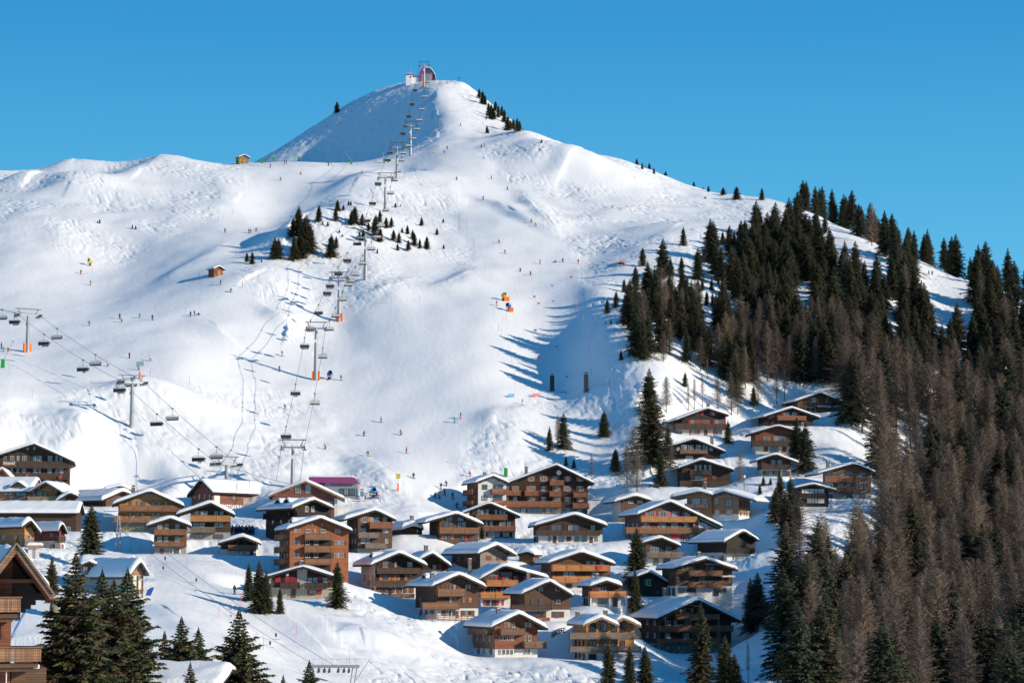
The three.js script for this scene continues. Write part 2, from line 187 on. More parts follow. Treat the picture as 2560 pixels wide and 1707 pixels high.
    W: [[650, 705, 'w', 1510, 1540, 1550, 1578, 1602, 1635, 1705, 1732, 1755, 1785, 1795, 1825], [785, 836, 'w', 1590, 1622, 1645, 1680, 1755, 1785, 1792, 1820, 1845, 1878], [905, 962, 'd', 1628, 1662, 1680, 1712, 1718, 1748, 1795, 1830, 1832, 1865]], S: [[905, 962, 'dark', 1600, 1626, 1762, 1792, 1868, 1900]], B: [[1490, 1848, 705, 762, 'redrail'], [1520, 1940, 835, 886, 'redrail']] },
  { n: 'chalet', t: 'brown chalet with a tall glazed gable on a stone base', z: 3, d: 556, yaw: 14, a: [1275, 688], l: [905, 792], r: [1578, 816], w: [1075, 1512], b: 1142, m: 1045, base: 'stone', len: 11, wood: 'choco', snow: .7, oh: 1.8,
    W: [[790, 856, 'b', 1132, 1178, 1182, 1226, 1282, 1328, 1332, 1376], [728, 782, 'd', 1150, 1226, 1282, 1350], [940, 982, 'b', 1135, 1168, 1172, 1205], [945, 1002, 'd', 1325, 1360]], S: [[938, 984, 'pink', 1100, 1132, 1208, 1240], [945, 1000, 'red', 1363, 1386], [1068, 1102, 'red', 1140, 1185]], B: [[1080, 1520, 853, 916, 'rail']] },
  { n: 'hut', t: 'low hut buried under deep snow between two brown chalets', c: 'hut', z: 3, d: 560, yaw: 18, a: [780, 832], l: [650, 875], r: [898, 862], w: [672, 882], b: 935, len: 11, wood: 'redbrown', snow: 1.4, W: [[870, 905, 'w', 815, 840]], C: [[765, 720]] },
  { n: 'barn', t: 'weathered grey plank gable with broad snow roof and dark eaves', c: 'barn', z: 3, d: 532, yaw: 30, a: [1735, 1042], l: [1512, 1142], r: [1950, 1160], w: [1538, 1848], b: 1245, len: 13, wood: 'grey', oh: 2.2, snow: .8, S: [[1170, 1222, 'brown', 1605, 1668], [1178, 1225, 'brown', 1720, 1738, 1798, 1812]], W: [[1180, 1225, 'o', 1745, 1795]], sideWood: 'dark' },
  { n: 'hut', t: 'tiny log hut capped with deep snow beside the grey gable', c: 'hut', z: 3, d: 540, yaw: -18, a: [2075, 1122], l: [1958, 1152], r: [2152, 1158], w: [1978, 2135], b: 1218, len: 5, wood: 'brown', snow: .9, oh: .6 },
  { n: 'chalet', t: 'black and white chalet with dark balconies and orange shutters mid village', z: 7, d: 508, yaw: 18, a: [632, 90], l: [300, 232], r: [942, 240], w: [352, 880], b: 612, m: 470, base: 'white', len: 12, wood: 'verydark', oh: 2, snow: .7,
    W: [[200, 263, 'o', 435, 495, 567, 597, 712, 773], [345, 410, 'o', 433, 495, 563, 595, 712, 772], [490, 548, 'o', 402, 465, 620, 655, 705, 735]], S: [[345, 412, 'orange', 397, 430, 498, 535, 540, 560, 598, 630, 680, 710], [488, 552, 'brown', 362, 397, 470, 500, 543, 575, 590, 618, 668, 700, 740, 790]], B: [[370, 865, 268, 326, 'darkrail'], [282, 765, 413, 466, 'darkrail'], [360, 795, 560, 612, 'darkrail']], P: [[505, 535, 495, 608, 'black']], D: [.45], sideWood: 'W' },
  { n: 'chalet', t: 'dark chalet with one red shutter behind the black and white chalet', z: 7, d: 524, yaw: 16, a: [1000, 95], l: [850, 172], r: [1216, 245], w: [890, 1180], b: 365, len: 10, wood: 'verydark', oh: 2, snow: .7, W: [[235, 288, 'o', 1000, 1045]], S: [[230, 290, 'red', 1065, 1102]], B: [[870, 1105, 290, 338, 'darkrail']], C: [[925, 15]] },
  { n: 'chalet', t: 'brown chalet with carved balconies and a wooden fence in front', z: 7, d: 484, yaw: 20, a: [1305, 338], l: [985, 475], r: [1614, 482], w: [1048, 1520], b: 852, m: 725, base: 'white', len: 14, wood: 'choco', oh: 1.8, snow: .7,
    W: [[455, 512, 'b', 1150, 1183, 1187, 1222, 1230, 1268, 1368, 1400, 1403, 1435], [600, 662, 'b', 1187, 1226, 1230, 1272, 1365, 1395], [750, 806, 'b', 968, 1015, 1145, 1172, 1188, 1212, 1230, 1258, 1365, 1392, 1405, 1432]], S: [[455, 515, 'brown', 1100, 1146, 1272, 1306, 1440, 1475], [602, 660, 'orange', 1405, 1442, 1340, 1363], [750, 808, 'brown', 1100, 1140, 1320, 1358, 1438, 1475]], B: [[1062, 1372, 506, 586, 'rail'], [890, 1306, 658, 732, 'rail']], P: [[1266, 1296, 752, 838, 'D']], C: [[995, 325]], D: [.62] },
  { n: 'chalet', t: 'wide chalet with bright orange balconies and red shutters mid village', z: 7, d: 514, yaw: 13, a: [1815, 238], l: [1535, 392], r: [2318, 382], w: [1545, 2080], b: 706, m: 605, base: 'white', len: 13, wood: 'black', oh: 2, snow: .7,
    W: [[360, 412, 'b', 1610, 1650, 1655, 1698, 1815, 1868, 1920, 1940], [500, 548, 'w', 1650, 1722, 1770, 1800], [635, 692, 'b', 1605, 1650, 1668, 1725]], S: [[358, 412, 'red', 1580, 1606, 1702, 1735, 1785, 1812, 1870, 1900, 1942, 1970, 2025, 2055], [500, 546, 'red', 1575, 1600, 1728, 1752], [635, 692, 'red', 1575, 1602, 1727, 1752, 1785, 1808]], B: [[1610, 1972, 406, 472, 'amber'], [1540, 1888, 543, 606, 'amber']], P: [[1600, 1755, 305, 360, 'grey'], [1770, 1900, 318, 360, 'grey']], C: [[1420, 165]] },
  { n: 'chalet', t: 'brown chalet with glazed gable right of the carved balcony chalet', z: 7, d: 492, yaw: 14, a: [2325, 412], l: [2000, 562], r: [2598, 580], w: [2040, 2560], b: 872, m: 740, base: 'white', len: 12, wood: 'choco', oh: 2, snow: .7,
    W: [[480, 537, 'b', 2195, 2222, 2225, 2252, 2382, 2445], [622, 682, 'b', 2110, 2160, 2205, 2250, 2390, 2455], [762, 826, 'b', 2080, 2170, 2215, 2250, 2390, 2450]], S: [[625, 685, 'brown', 2345, 2385, 2460, 2500], [762, 828, 'brown', 2055, 2078, 2175, 2210, 2255, 2285, 2350, 2386, 2455, 2488]], B: [[1895, 2352, 683, 738, 'darkrail'], [2190, 2325, 830, 872, 'redrail']], C: [[2080, 320]] },
  { n: 'chalet', t: 'reddish log chalet with stone chimney lowest of the front row', z: 7, d: 466, yaw: 20, a: [1985, 778], l: [1655, 938], r: [2308, 952], w: [1702, 2190], b: 1278, m: 1185, base: 'white', len: 13, wood: 'redbrown', oh: 1.9, snow: .75,
    W: [[885, 940, 'w', 1808, 1832, 1850, 1873, 1895, 1930, 2045, 2070, 2088, 2113], [1035, 1092, 'w', 1758, 1787, 1800, 1830, 1845, 1875, 1888, 1917, 2030, 2058, 2080, 2113], [1190, 1247, 'w', 1750, 1775, 1795, 1820, 1840, 1865, 1883, 1910, 2035, 2060, 2078, 2103]], B: [[1775, 2050, 953, 1022, 'taupe'], [2040, 2290, 1098, 1172, 'taupe']], C: [[1742, 728]], SB: 1, sideWood: 'taupe' },
  { n: 'chalet', t: 'wide dark chalet with white ground floor and terrace below the clock hotel', z: 4, d: 574, yaw: 6, a: [715, 698], l: [250, 828], r: [1082, 828], w: [300, 1025], b: 1032, m: 930, base: 'white', len: 11, wood: 'dark', snow: .75,
    W: [[825, 887, 'b', 445, 500, 503, 555, 632, 690, 694, 755, 890, 940], [955, 1006, 'd', 412, 440, 535, 592, 710, 765, 788, 845, 942, 970]], S: [[825, 885, 'dark', 405, 442, 860, 888], [955, 1006, 'maroon', 615, 670]], B: [[275, 992, 884, 936, 'darkrail']], P: [[465, 502, 950, 1030, 'M'], [880, 915, 960, 1028, 'M'], [590, 612, 780, 930, 'dark']] },
  { n: 'chalet', t: 'brown chalet with two long bright balconies and a red cloth', z: 4, d: 526, yaw: 11, a: [790, 1122], l: [405, 1250], r: [1172, 1262], w: [458, 1108], b: 1565, m: 1472, base: 'white', len: 12, wood: 'brown', oh: 1.7, snow: .75,
    W: [[1230, 1282, 'b', 838, 890, 908, 950, 995, 1045], [1355, 1405, 'w', 583, 635, 645, 705, 905, 940], [1490, 1532, 'b', 605, 680]], B: [[455, 1113, 1273, 1337, 'amber'], [455, 900, 1403, 1470, 'amber']], P: [[762, 815, 1215, 1400, 'choco'], [560, 760, 1225, 1275, 'mid']] },
  { n: 'chalet', t: 'small chalet with white side wall left of the double gabled larch house', z: 4, d: 608, yaw: 12, a: [1400, 488], l: [1155, 558], r: [1585, 545], w: [1230, 1540], b: 795, len: 9, wood: 'mid', snow: .8, W: [[548, 577, 'w', 1313, 1370, 1418, 1475]], sideWood: 'W' },
  { n: 'chalet', t: 'broad chalet with pink shutters, light balcony and white annex', z: 4, d: 582, yaw: 13, a: [1790, 552], l: [1412, 702], r: [2385, 838], w: [1455, 2110], b: 992, m: 910, base: 'stone', len: 14, wood: 'plum', snow: .6, oh: 1.6,
    W: [[670, 732, 'w', 1537, 1595, 1680, 1740, 1808, 1865, 1955, 2010], [800, 857, 'w', 1495, 1530, 1665, 1698, 1702, 1735, 1800, 1835, 1840, 1875, 1950, 1985, 2105, 2140], [920, 972, 'w', 1490, 1530, 2010, 2050]], S: [[668, 730, 'pink', 1503, 1535, 1602, 1632, 1650, 1677, 1742, 1800, 1868, 1900, 1925, 1950], [800, 855, 'pink', 1470, 1492, 1535, 1560, 1645, 1662, 1990, 2006, 2048, 2070], [925, 980, 'red', 1800, 1870, 1912, 1950]], B: [[1465, 2100, 728, 782, 'gold'], [1290, 2208, 853, 914, 'rail']] },
  { n: 'house_annex', t: 'white rendered annex under the long roof of the pink shuttered chalet', c: 'annex', z: 4, d: 584, yaw: 13, a: [2140, 765], l: [2120, 752], r: [2385, 880], w: [2112, 2325], b: 990, len: 10, wood: 'W', snow: .3, oh: .3, W: [[805, 868, 'd', 2225, 2280]], S: [[928, 945, 'red', 2225, 2270]] },
  { n: 'larch_house', t: 'double gabled larch house with large windows, left gable', c: 'house', z: 'A', d: 604, yaw: -12, a: [1125, 1388], l: [795, 1458], r: [1268, 1428], w: [985, 1264], b: 1715, m: 1690, base: 'white', len: 12, wood: 'larch', fascia: 'G', snow: .8, W: [[1475, 1552, 'w', 1040, 1135], [1475, 1528, 'w', 1155, 1210], [1600, 1660, 'w', 1060, 1130]], B: [[960, 1212, 1528, 1580, 'greyrail']], C: [[1186, 1290]] },
  { n: 'larch_house', t: 'double gabled larch house with large windows, right gable', c: 'house', z: 'A', d: 603, yaw: -24, a: [1400, 1388], l: [1262, 1432], r: [1768, 1498], w: [1266, 1572], b: 1718, m: 1650, base: 'white', len: 9, wood: 'larch', fascia: 'G', snow: .8, W: [[1472, 1530, 'w', 1300, 1335], [1475, 1565, 'd', 1425, 1495], [1604, 1664, 'w', 1300, 1350, 1432, 1495]] },
  { n: 'chalet', t: 'small brown chalet with grey slatted balcony behind a tall spruce', z: 4, d: 552, yaw: 7, a: [1690, 962], l: [1475, 1022], r: [1912, 1056], w: [1512, 1870], b: 1282, m: 1190, base: 'white', len: 9, wood: 'mid', snow: .6, W: [[1075, 1127, 'w', 1558, 1606, 1610, 1660, 1740, 1800], [1205, 1272, 'd', 1605, 1655, 1712, 1790]], S: [[1075, 1127, 'dark', 1663, 1690, 1715, 1738]], B: [[1530, 1950, 1128, 1192, 'greyrail']] },
  { n: 'chalet', t: 'black chalet half hidden by spruces at the forest edge', z: 'C', d: 560, yaw: 30, a: [800, 722], l: [690, 785], r: [885, 775], w: [705, 865], b: 892, m: 845, base: 'white', len: 12, wood: 'black', oh: 1.6, snow: .6, W: [[862, 888, 'w', 738, 746, 752, 760, 766, 774]], B: [[700, 860, 822, 850, 'black']] },
  { n: 'chalet', t: 'brown chalet with white awnings over two balconies near the forest', z: 8, d: 524, yaw: 11, a: [1740, 162], l: [1370, 272], r: [2108, 288], w: [1405, 2040], b: 582, m: 470, base: 'white', len: 12, wood: 'mid', oh: 1.8, snow: .7,
    W: [[250, 302, 'd', 1448, 1500, 1560, 1612, 1616, 1670, 1785, 1830, 1835, 1885], [372, 430, 'd', 1448, 1500, 1560, 1640, 1660, 1730, 1775, 1828, 1832, 1890], [495, 545, 'b', 1432, 1505, 1540, 1595], [510, 580, 'd', 1828, 1885]], S: [[250, 302, 'orange', 1425, 1446, 1744, 1778], [372, 430, 'orange', 1420, 1446, 1925, 1945, 1998, 2020], [498, 545, 'brown', 1520, 1538, 1598, 1630, 1890, 1918, 1930, 1978]], B: [[1555, 1932, 298, 356, 'rail'], [1550, 1922, 428, 486, 'rail']], C: [[1660, 92]], awn: [[1560, 1735, 222, 242], [1738, 1885, 230, 250], [1560, 1735, 355, 372], [1745, 1912, 362, 382]] },
  { n: 'shed', t: 'dark green shed with a green shutter beside the awning chalet', c: 'shed', z: 8, d: 530, yaw: 9, a: [1110, 308], l: [962, 362], r: [1312, 428], w: [990, 1290], b: 592, len: 9, wood: 'blackgreen', snow: .6, W: [[395, 467, 'w', 1080, 1120], [520, 570, 'd', 1140, 1220]], S: [[395, 467, 'green', 1050, 1080]] },
  { n: 'cottage', t: 'small cottage with an orange balcony on white posts', c: 'cottage', z: 8, d: 506, yaw: 12, a: [620, 408], l: [428, 472], r: [798, 468], w: [455, 782], b: 702, m: 598, base: 'white', len: 9, wood: 'choco', snow: .8, W: [[488, 532, 'w', 540, 610], [605, 668, 'd', 522, 625], [608, 700, 'd', 690, 742]], S: [[486, 532, 'maroon', 492, 537, 613, 650]], B: [[430, 848, 532, 602, 'amber']], posts: [440, 655, 840], C: [[508, 335]] },
  { n: 'chalet', t: 'light larch chalet with arched gable windows and two long balconies', z: 8, d: 467, yaw: 11, a: [560, 822], l: [352, 912], r: [762, 915], w: [388, 745], b: 1305, m: 1215, base: 'white', len: 12, wood: 'gold', fascia: 'L', oh: 1.6, snow: .7,
    W: [[870, 987, 'd', 420, 500, 540, 620, 672, 735], [1085, 1152, 'd', 418, 505, 538, 618, 672, 735], [1240, 1302, 'd', 318, 360, 415, 500, 640, 700]], B: [[205, 1008, 998, 1070, 'greyrail'], [205, 1008, 1153, 1217, 'greyrail']], C: [[290, 765], [605, 750]] },
  { n: 'chalet_wing', t: 'right hand gable wing of the light larch chalet', c: 'chalet wing', z: 8, d: 473, yaw: 11, a: [805, 828], l: [735, 862], r: [1012, 922], w: [748, 932], b: 1305, m: 1215, base: 'white', len: 10, wood: 'gold', fascia: 'L', oh: 1.4, snow: .7, W: [[880, 987, 'd', 770, 832], [1085, 1150, 'd', 770, 826]] },
  { n: 'chalet', t: 'largest dark chalet of the front row behind three spruces', z: 8, d: 508, yaw: 17, a: [1650, 622], l: [1190, 838], r: [2142, 868], w: [1228, 2030], b: 1238, m: 1120, base: 'stone', len: 16, wood: 'verydark', oh: 2.2, snow: .75,
    W: [[725, 782, 'o', 1445, 1480, 1508, 1570, 1640, 1700], [865, 917, 'w', 1280, 1340, 1378, 1412, 1508, 1568, 1640, 1690], [1005, 1062, 'w', 1278, 1335, 1490, 1550, 1640, 1700], [1145, 1207, 'd', 1285, 1340, 1415, 1455]], S: [[725, 782, 'sunlitWood', 1482, 1505, 1575, 1600]], B: [[1405, 1900, 788, 852, 'rail'], [1235, 2055, 918, 988, 'redrail'], [1215, 1900, 1066, 1118, 'redrail']], awn: [[1500, 1600, 700, 715]], C: [[1270, 500]] },
  { n: 'chalet', t: 'dark chalet with red shutters highest on the left of the wood', z: 'A', d: 682, yaw: 10, a: [1220, 450], l: [862, 582], r: [1458, 528], w: [932, 1425], b: 768, m: 680, base: 'cream', len: 10, wood: 'verydark', snow: .4, W: [[585, 636, 'o', 1030, 1066, 1070, 1105, 1145, 1180, 1184, 1220, 1305, 1346, 1350, 1390], [492, 530, 'w', 1265, 1298], [700, 750, 'w', 1033, 1068, 1072, 1108, 1305, 1385]], S: [[585, 636, 'red', 1003, 1028, 1107, 1138, 1222, 1245, 1283, 1303, 1392, 1415], [490, 530, 'red', 1237, 1262, 1142, 1175], [700, 750, 'red', 1013, 1031, 1112, 1130, 1285, 1303]], B: [[855, 1425, 630, 682, 'darkrail']], P: [[1182, 1217, 700, 768, 'M']], C: [[1222, 395]] },
  { n: 'chalet', t: 'black chalet with a row of four white framed windows', z: 'A', d: 658, yaw: 7, a: [1068, 796], l: [755, 892], r: [1428, 942], w: [800, 1365], b: 1035, len: 10, wood: 'black', snow: .4, W: [[870, 927, 'w', 922, 952, 955, 985, 1000, 1028, 1030, 1058, 1085, 1112, 1114, 1143, 1162, 1190, 1192, 1220], [897, 932, 'w', 870, 903, 1240, 1275], [990, 1035, 'w', 970, 1008, 1012, 1050]], B: [[910, 1222, 926, 962, 'rail']], C: [[1266, 770]] },
  { n: 'chalet', t: 'brown chalet with white curtained gable windows above the larch house', z: 'A', d: 638, yaw: 3, a: [1155, 1030], l: [880, 1128], r: [1522, 1148], w: [935, 1480], b: 1352, len: 11, wood: 'dark', snow: .6, oh: 1.8, W: [[1095, 1152, 'w', 1070, 1100, 1120, 1150, 1178, 1208, 1232, 1260], [1220, 1274, 'w', 1075, 1118, 1122, 1165]], S: [[1210, 1274, 'orange', 1022, 1070, 1168, 1210], [1215, 1265, 'brown', 1265, 1320]], B: [[1020, 1265, 1152, 1202, 'darkrail'], [905, 1490, 1272, 1332, 'darkrail']] },
  { n: 'chalet', t: 'topmost chalet of the village at the forest edge', z: 'B', d: 712, yaw: 11, a: [878, 250], l: [605, 342], r: [1116, 352], w: [640, 1000], b: 472, len: 11, wood: 'choco', snow: .6, W: [[305, 352, 'w', 762, 792, 795, 825, 930, 950], [405, 450, 'w', 720, 820]], S: [[305, 352, 'brown', 830, 850, 740, 760]], awn: [[715, 850, 392, 405]] },
  { n: 'chalet', t: 'dark chalet with red shutters second from the top of the village', z: 'B', d: 690, yaw: 10, a: [580, 405], l: [290, 498], r: [876, 508], w: [342, 800], b: 605, len: 11, wood: 'verydark', snow: .5, W: [[455, 496, 'w', 508, 555, 580, 628], [560, 600, 'w', 625, 650, 680, 700]], S: [[455, 496, 'red', 482, 508, 632, 660], [552, 575, 'red', 365, 395]], B: [[435, 730, 493, 532, 'redrail']] },
  { n: 'chalet', t: 'reddish brown chalet with a wide picture window and dark balcony', z: 'B', d: 662, yaw: 1, a: [438, 590], l: [152, 672], r: [722, 672], w: [205, 700], b: 892, m: 800, base: 'cream', len: 11, wood: 'redbrown', snow: .4, W: [[705, 752, 'w', 300, 342, 392, 445, 448, 500, 508, 543, 552, 605, 608, 660], [815, 866, 'd', 355, 395, 398, 438, 565, 604, 607, 645]], S: [[705, 750, 'orange', 280, 298, 344, 362]], B: [[170, 720, 750, 798, 'darkrail']], P: [[290, 335, 812, 862, 'D'], [480, 525, 812, 870, 'D']] },
  { n: 'chalet', t: 'small brown chalet with white lower wall under the picture window chalet', z: 'B', d: 640, yaw: 2, a: [412, 885], l: [203, 952], r: [650, 972], w: [270, 570], b: 1122, m: 1042, base: 'white', len: 9, wood: 'mid', snow: .5, oh: 1.6, W: [[950, 1000, 'w', 365, 386, 388, 408, 432, 454, 456, 477], [1060, 1112, 'd', 310, 343, 345, 378, 402, 440, 485, 530]], S: [[1060, 1112, 'brown', 275, 308, 380, 400, 442, 462, 532, 562], [950, 1000, 'brown', 340, 362, 480, 500]], B: [[272, 560, 993, 1038, 'darkrail']] },
  { n: 'chalet', t: 'taupe timber house with red balcony at the edge of the larch wood', z: 'B', d: 625, yaw: 8, a: [1222, 980], l: [838, 1088], r: [1448, 1072], w: [1008, 1400], b: 1348, m: 1290, base: 'grey', len: 10, wood: 'taupe', snow: .5, W: [[1080, 1127, 'w', 1065, 1090, 1092, 1118, 1140, 1195, 1280, 1335], [1188, 1237, 'w', 1055, 1115, 1140, 1195, 1280, 1335], [1300, 1345, 'd', 1150, 1195, 1285, 1335]], B: [[920, 1215, 1116, 1172, 'redrail'], [1050, 1215, 1228, 1278, 'redrail']], sideWood: 'W', C: [[950, 955]] },
  { n: 'chalet', t: 'black chalet with pale shuttered window bands behind the larches', z: 'B', d: 606, yaw: 4, a: [800, 1190], l: [615, 1232], r: [1042, 1256], w: [650, 960], b: 1505, m: 1430, base: 'white', len: 9, wood: 'black', snow: .4, S: [[1246, 1290, 'white', 682, 708, 714, 760, 764, 812, 818, 842, 848, 914], [1342, 1392, 'white', 736, 780, 784, 812, 818, 842, 848, 914]], B: [[660, 930, 1293, 1338, 'black']] },
];
// ---------------------------------------------------------------- ground: a smooth surface through measured points
for (const h of HOUSES) {
  const [zx, zy, zs] = ZOOM[h.z]; h.px = (x, y) => [zx + x / zs, zy + y / zs];
  const mid = h.m5 ? h.m5.x : (h.w[0] + h.w[1]) / 2, by = h.m5 ? h.m5.b : h.b;
  h.A = at(...h.px(mid, by), h.d); h.th = h.yaw * Math.PI / 180; h.nv = V(Math.sin(h.th), 0, Math.cos(h.th)); h.rv = V(Math.cos(h.th), 0, -Math.sin(h.th));
  h.on = (x, y, off, side) => {       // zoom pixel -> local x, y (and z) on the front plane moved out by off, or on a side wall
    const [px, py] = h.px(x, y), r = at(px, py, 1000), o = h.A, n = side === undefined ? h.nv : h.rv, q = side === undefined ? off : side;
    const t = (o.dot(n) + q) / r.dot(n), p = r.multiplyScalar(t).sub(o); return [p.dot(h.rv), p.y, p.dot(h.nv)];
  };
}
const CTRL = [];
const ctrl = (list) => { for (const [u, v, d] of list) CTRL.push([u, v, d, (d > 1150 && d < 1450 && u > 600 && u < 1330) || (d > 1080 && d < 1130 && u < 620) ? 2 : 0]); };
ctrl([ // near ground and lower piste
  [-500, 1990, 130], [0, 2150, 130], [600, 2150, 150], [1280, 2150, 170], [2000, 2150, 170], [2800, 2100, 170], [-500, 1750, 230], [100, 1800, 260], [600, 1830, 270], [1000, 1830, 320], [1280, 1790, 380], [1700, 1760, 395], [2100, 1790, 395], [2560, 1830, 410], [3000, 1850, 430], [3600, 1850, 450],
  [860, 1690, 400], [1100, 1690, 425], [1400, 1700, 440], [1000, 1580, 450], [800, 1540, 452], [700, 1600, 425], [560, 1560, 415], [420, 1480, 445], [380, 1545, 410], [250, 1620, 350], [330, 1425, 475], [480, 1420, 482], [540, 1480, 460], [600, 1480, 465], [1150, 1640, 452], [1330, 1640, 460],
  [1900, 1600, 490], [1900, 1450, 532], [1880, 1350, 555], [1900, 1250, 600], [2100, 1650, 462], [2100, 1500, 515], [2150, 1370, 572], [2180, 1260, 618], [2300, 1650, 488], [2300, 1400, 602], [2300, 1200, 680], [2300, 1000, 755], [2300, 860, 820], [2500, 1600, 525], [2500, 1330, 640], [2520, 1080, 742], [2520, 900, 815], [2700, 1500, 600], [2750, 1180, 735], [2750, 990, 805], [3100, 1550, 640], [3100, 1300, 740], [3500, 1550, 700],
  // crest on the right and the wooded hill before it
  [1400, 361, 1150], [1560, 401, 1150], [1700, 455, 1150], [1830, 490, 1150], [1930, 500, 1130], [2040, 535, 1090], [2150, 590, 1030], [2300, 648, 965], [2330, 700, 905], [2380, 790, 865], [2450, 705, 930], [2560, 745, 900], [2800, 880, 860], [3200, 1080, 830], [3600, 1250, 820],
  [1555, 660, 858], [1640, 608, 890], [1780, 575, 945], [1900, 590, 935], [2000, 600, 960], [1500, 715, 806], [1540, 745, 797], [1640, 760, 795], [1700, 700, 832], [1800, 820, 770], [1510, 830, 738], [1430, 700, 842], [1430, 770, 796], [1430, 860, 757], [1950, 760, 840], [1560, 870, 722], [1620, 970, 692], [1700, 920, 714], [1800, 1000, 705], [1950, 950, 730], [2100, 830, 790], [2100, 980, 715], [2150, 720, 860], [1500, 1050, 690], [1560, 1150, 660], [1620, 1230, 625],
  // main piste
  [1000, 1240, 612], [1130, 1265, 612], [1000, 1150, 645], [1100, 1060, 680], [900, 1060, 678], [1300, 1060, 678], [1420, 1080, 680], [1200, 960, 714], [789, 950, 718], [1400, 985, 722], [1300, 860, 760], [1000, 860, 752], [1250, 770, 788], [1000, 710, 820], [1300, 690, 848], [1450, 665, 878], [1100, 610, 900], [1250, 560, 945], [1370, 610, 915], [1100, 500, 1010], [1250, 460, 1055], [1400, 480, 1050], [1550, 505, 1035], [1660, 545, 1010], [1800, 530, 1040], [1050, 440, 1060], [1150, 385, 1100], [1100, 365, 1125], [1200, 358, 1125], [1310, 319, 1140], [1260, 340, 1135],
  // knoll under the lift and the left slopes
  [650, 672, 820], [760, 655, 840], [870, 655, 845], [912, 700, 812], [1000, 645, 860], [780, 560, 895], [850, 530, 915], [900, 512, 925], [1000, 560, 905], [962, 530, 950], [600, 640, 855], [560, 595, 895], [680, 560, 955], [720, 525, 985], [850, 455, 1040], [545, 690, 805], [300, 650, 880], [200, 725, 825], [350, 795, 762], [100, 810, 752], [67, 880, 702], [200, 905, 690], [450, 900, 695], [326, 1067, 632], [300, 955, 668], [600, 900, 725], [650, 800, 768], [500, 765, 775], [846, 803, 785], [100, 960, 658], [0, 1010, 622], [200, 1060, 618], [450, 1060, 640], [600, 1060, 655], [700, 1110, 645], [400, 1150, 618], [250, 1160, 612], [560, 1190, 612], [750, 1150, 632], [860, 1190, 628], [-300, 1100, 600], [-300, 900, 700], [-300, 700, 850], [-300, 560, 930],
  [0, 610, 880], [150, 565, 905], [300, 545, 935], [450, 525, 955], [560, 480, 1000], [0, 490, 985], [200, 455, 1035], [400, 450, 1045], [-300, 450, 1080], [0, 428, 1085], [60, 433, 1095], [190, 406, 1105], [270, 410, 1115], [320, 401, 1122], [355, 404, 1122], [425, 386, 1125], [500, 406, 1112], [560, 409, 1105], [660, 404, 1105], [750, 402, 1110], [850, 408, 1112], [960, 404, 1112], [992, 444, 1078], [1025, 387, 1130],
  // the peak: ridge, shaded left flank, groomed right flank
  [1010, 206, 1415], [1060, 203, 1400], [1110, 203, 1390], [1160, 206, 1388], [1187, 227, 1384], [1240, 268, 1362], [1290, 312, 1325], [945, 224, 1432], [860, 264, 1440], [760, 328, 1440], [690, 373, 1430], [640, 402, 1420],
  [1080, 266, 1300], [1060, 282, 1300], [1000, 322, 1300], [940, 360, 1300], [890, 392, 1300], [1098, 300, 1250], [1078, 318, 1250], [1000, 366, 1250], [950, 398, 1245], [1070, 226, 1350], [1048, 240, 1350], [1000, 270, 1350], [930, 312, 1350], [860, 355, 1350], [790, 395, 1345], [1108, 325, 1205], [1040, 355, 1205], [1118, 342, 1170],
  [1130, 310, 1225], [1150, 255, 1325], [1200, 300, 1270], [1215, 340, 1185], [1010, 250, 1490], [860, 330, 1510], [760, 400, 1510], [1120, 245, 1460], [1250, 330, 1430],
    // far sides
  [0, 520, 1300], [300, 500, 1300], [560, 500, 1260], [660, 480, 1540], [860, 450, 1600], [1080, 400, 1600], [1250, 450, 1540], [1400, 450, 1350], [1700, 560, 1350], [2000, 640, 1260], [2300, 780, 1120], [2560, 900, 1020], [3000, 1010, 950], [-300, 560, 1300], [-300, 800, 1800], [600, 800, 1800], [1200, 800, 1900], [1800, 900, 1800], [2600, 1100, 1600], [3400, 1200, 1300], [-900, 1100, 600], [-900, 700, 900], [-900, 500, 1150], [-900, 1800, 250],
]);
for (const h of HOUSES) { const [u, v] = toPixel(h.A); CTRL.push([u, v + 2, h.d, 1]); }
const KU = FOCAL / 1000, KD = 2.1;
const TP = CTRL.map(([u, v, d]) => { const p = at(u, v, d); return { a: p.x / d * KU, b: Math.log(d) * KD, q: p.y / d * KU }; });
const kern = (r2) => (r2 < 1e-12 ? 0 : r2 * Math.log(r2));
const TPS = (() => {
  const n = TP.length, N = n + 3, A = Array.from({ length: N }, () => new Float64Array(N + 1));
  for (let i = 0; i < n; i++) {
    for (let j = 0; j < n; j++) A[i][j] = kern((TP[i].a - TP[j].a) ** 2 + (TP[i].b - TP[j].b) ** 2);
    A[i][i] += [.005, .012, .0007][CTRL[i][3]];
    A[i][n] = A[n][i] = 1; A[i][n + 1] = A[n + 1][i] = TP[i].a; A[i][n + 2] = A[n + 2][i] = TP[i].b; A[i][N] = TP[i].q;
  }
  for (let c = 0; c < N; c++) {
    let p = c; for (let r = c + 1; r < N; r++) if (Math.abs(A[r][c]) > Math.abs(A[p][c])) p = r;
    [A[c], A[p]] = [A[p], A[c]];
    for (let r = c + 1; r < N; r++) { const f = A[r][c] / A[c][c]; if (f) for (let k = c; k <= N; k++) A[r][k] -= f * A[c][k]; }
  }
  const w = new Float64Array(N);
  for (let c = N - 1; c >= 0; c--) { let s = A[c][N]; for (let k = c + 1; k < N; k++) s -= A[c][k] * w[k]; w[c] = s / A[c][c]; }
  return w;
})();
const tps = (a, b) => { let s = TPS[TP.length] + TPS[TP.length + 1] * a + TPS[TP.length + 2] * b; for (let i = 0; i < TP.length; i++) s += TPS[i] * kern((a - TP[i].a) ** 2 + (b - TP[i].b) ** 2); return s; };
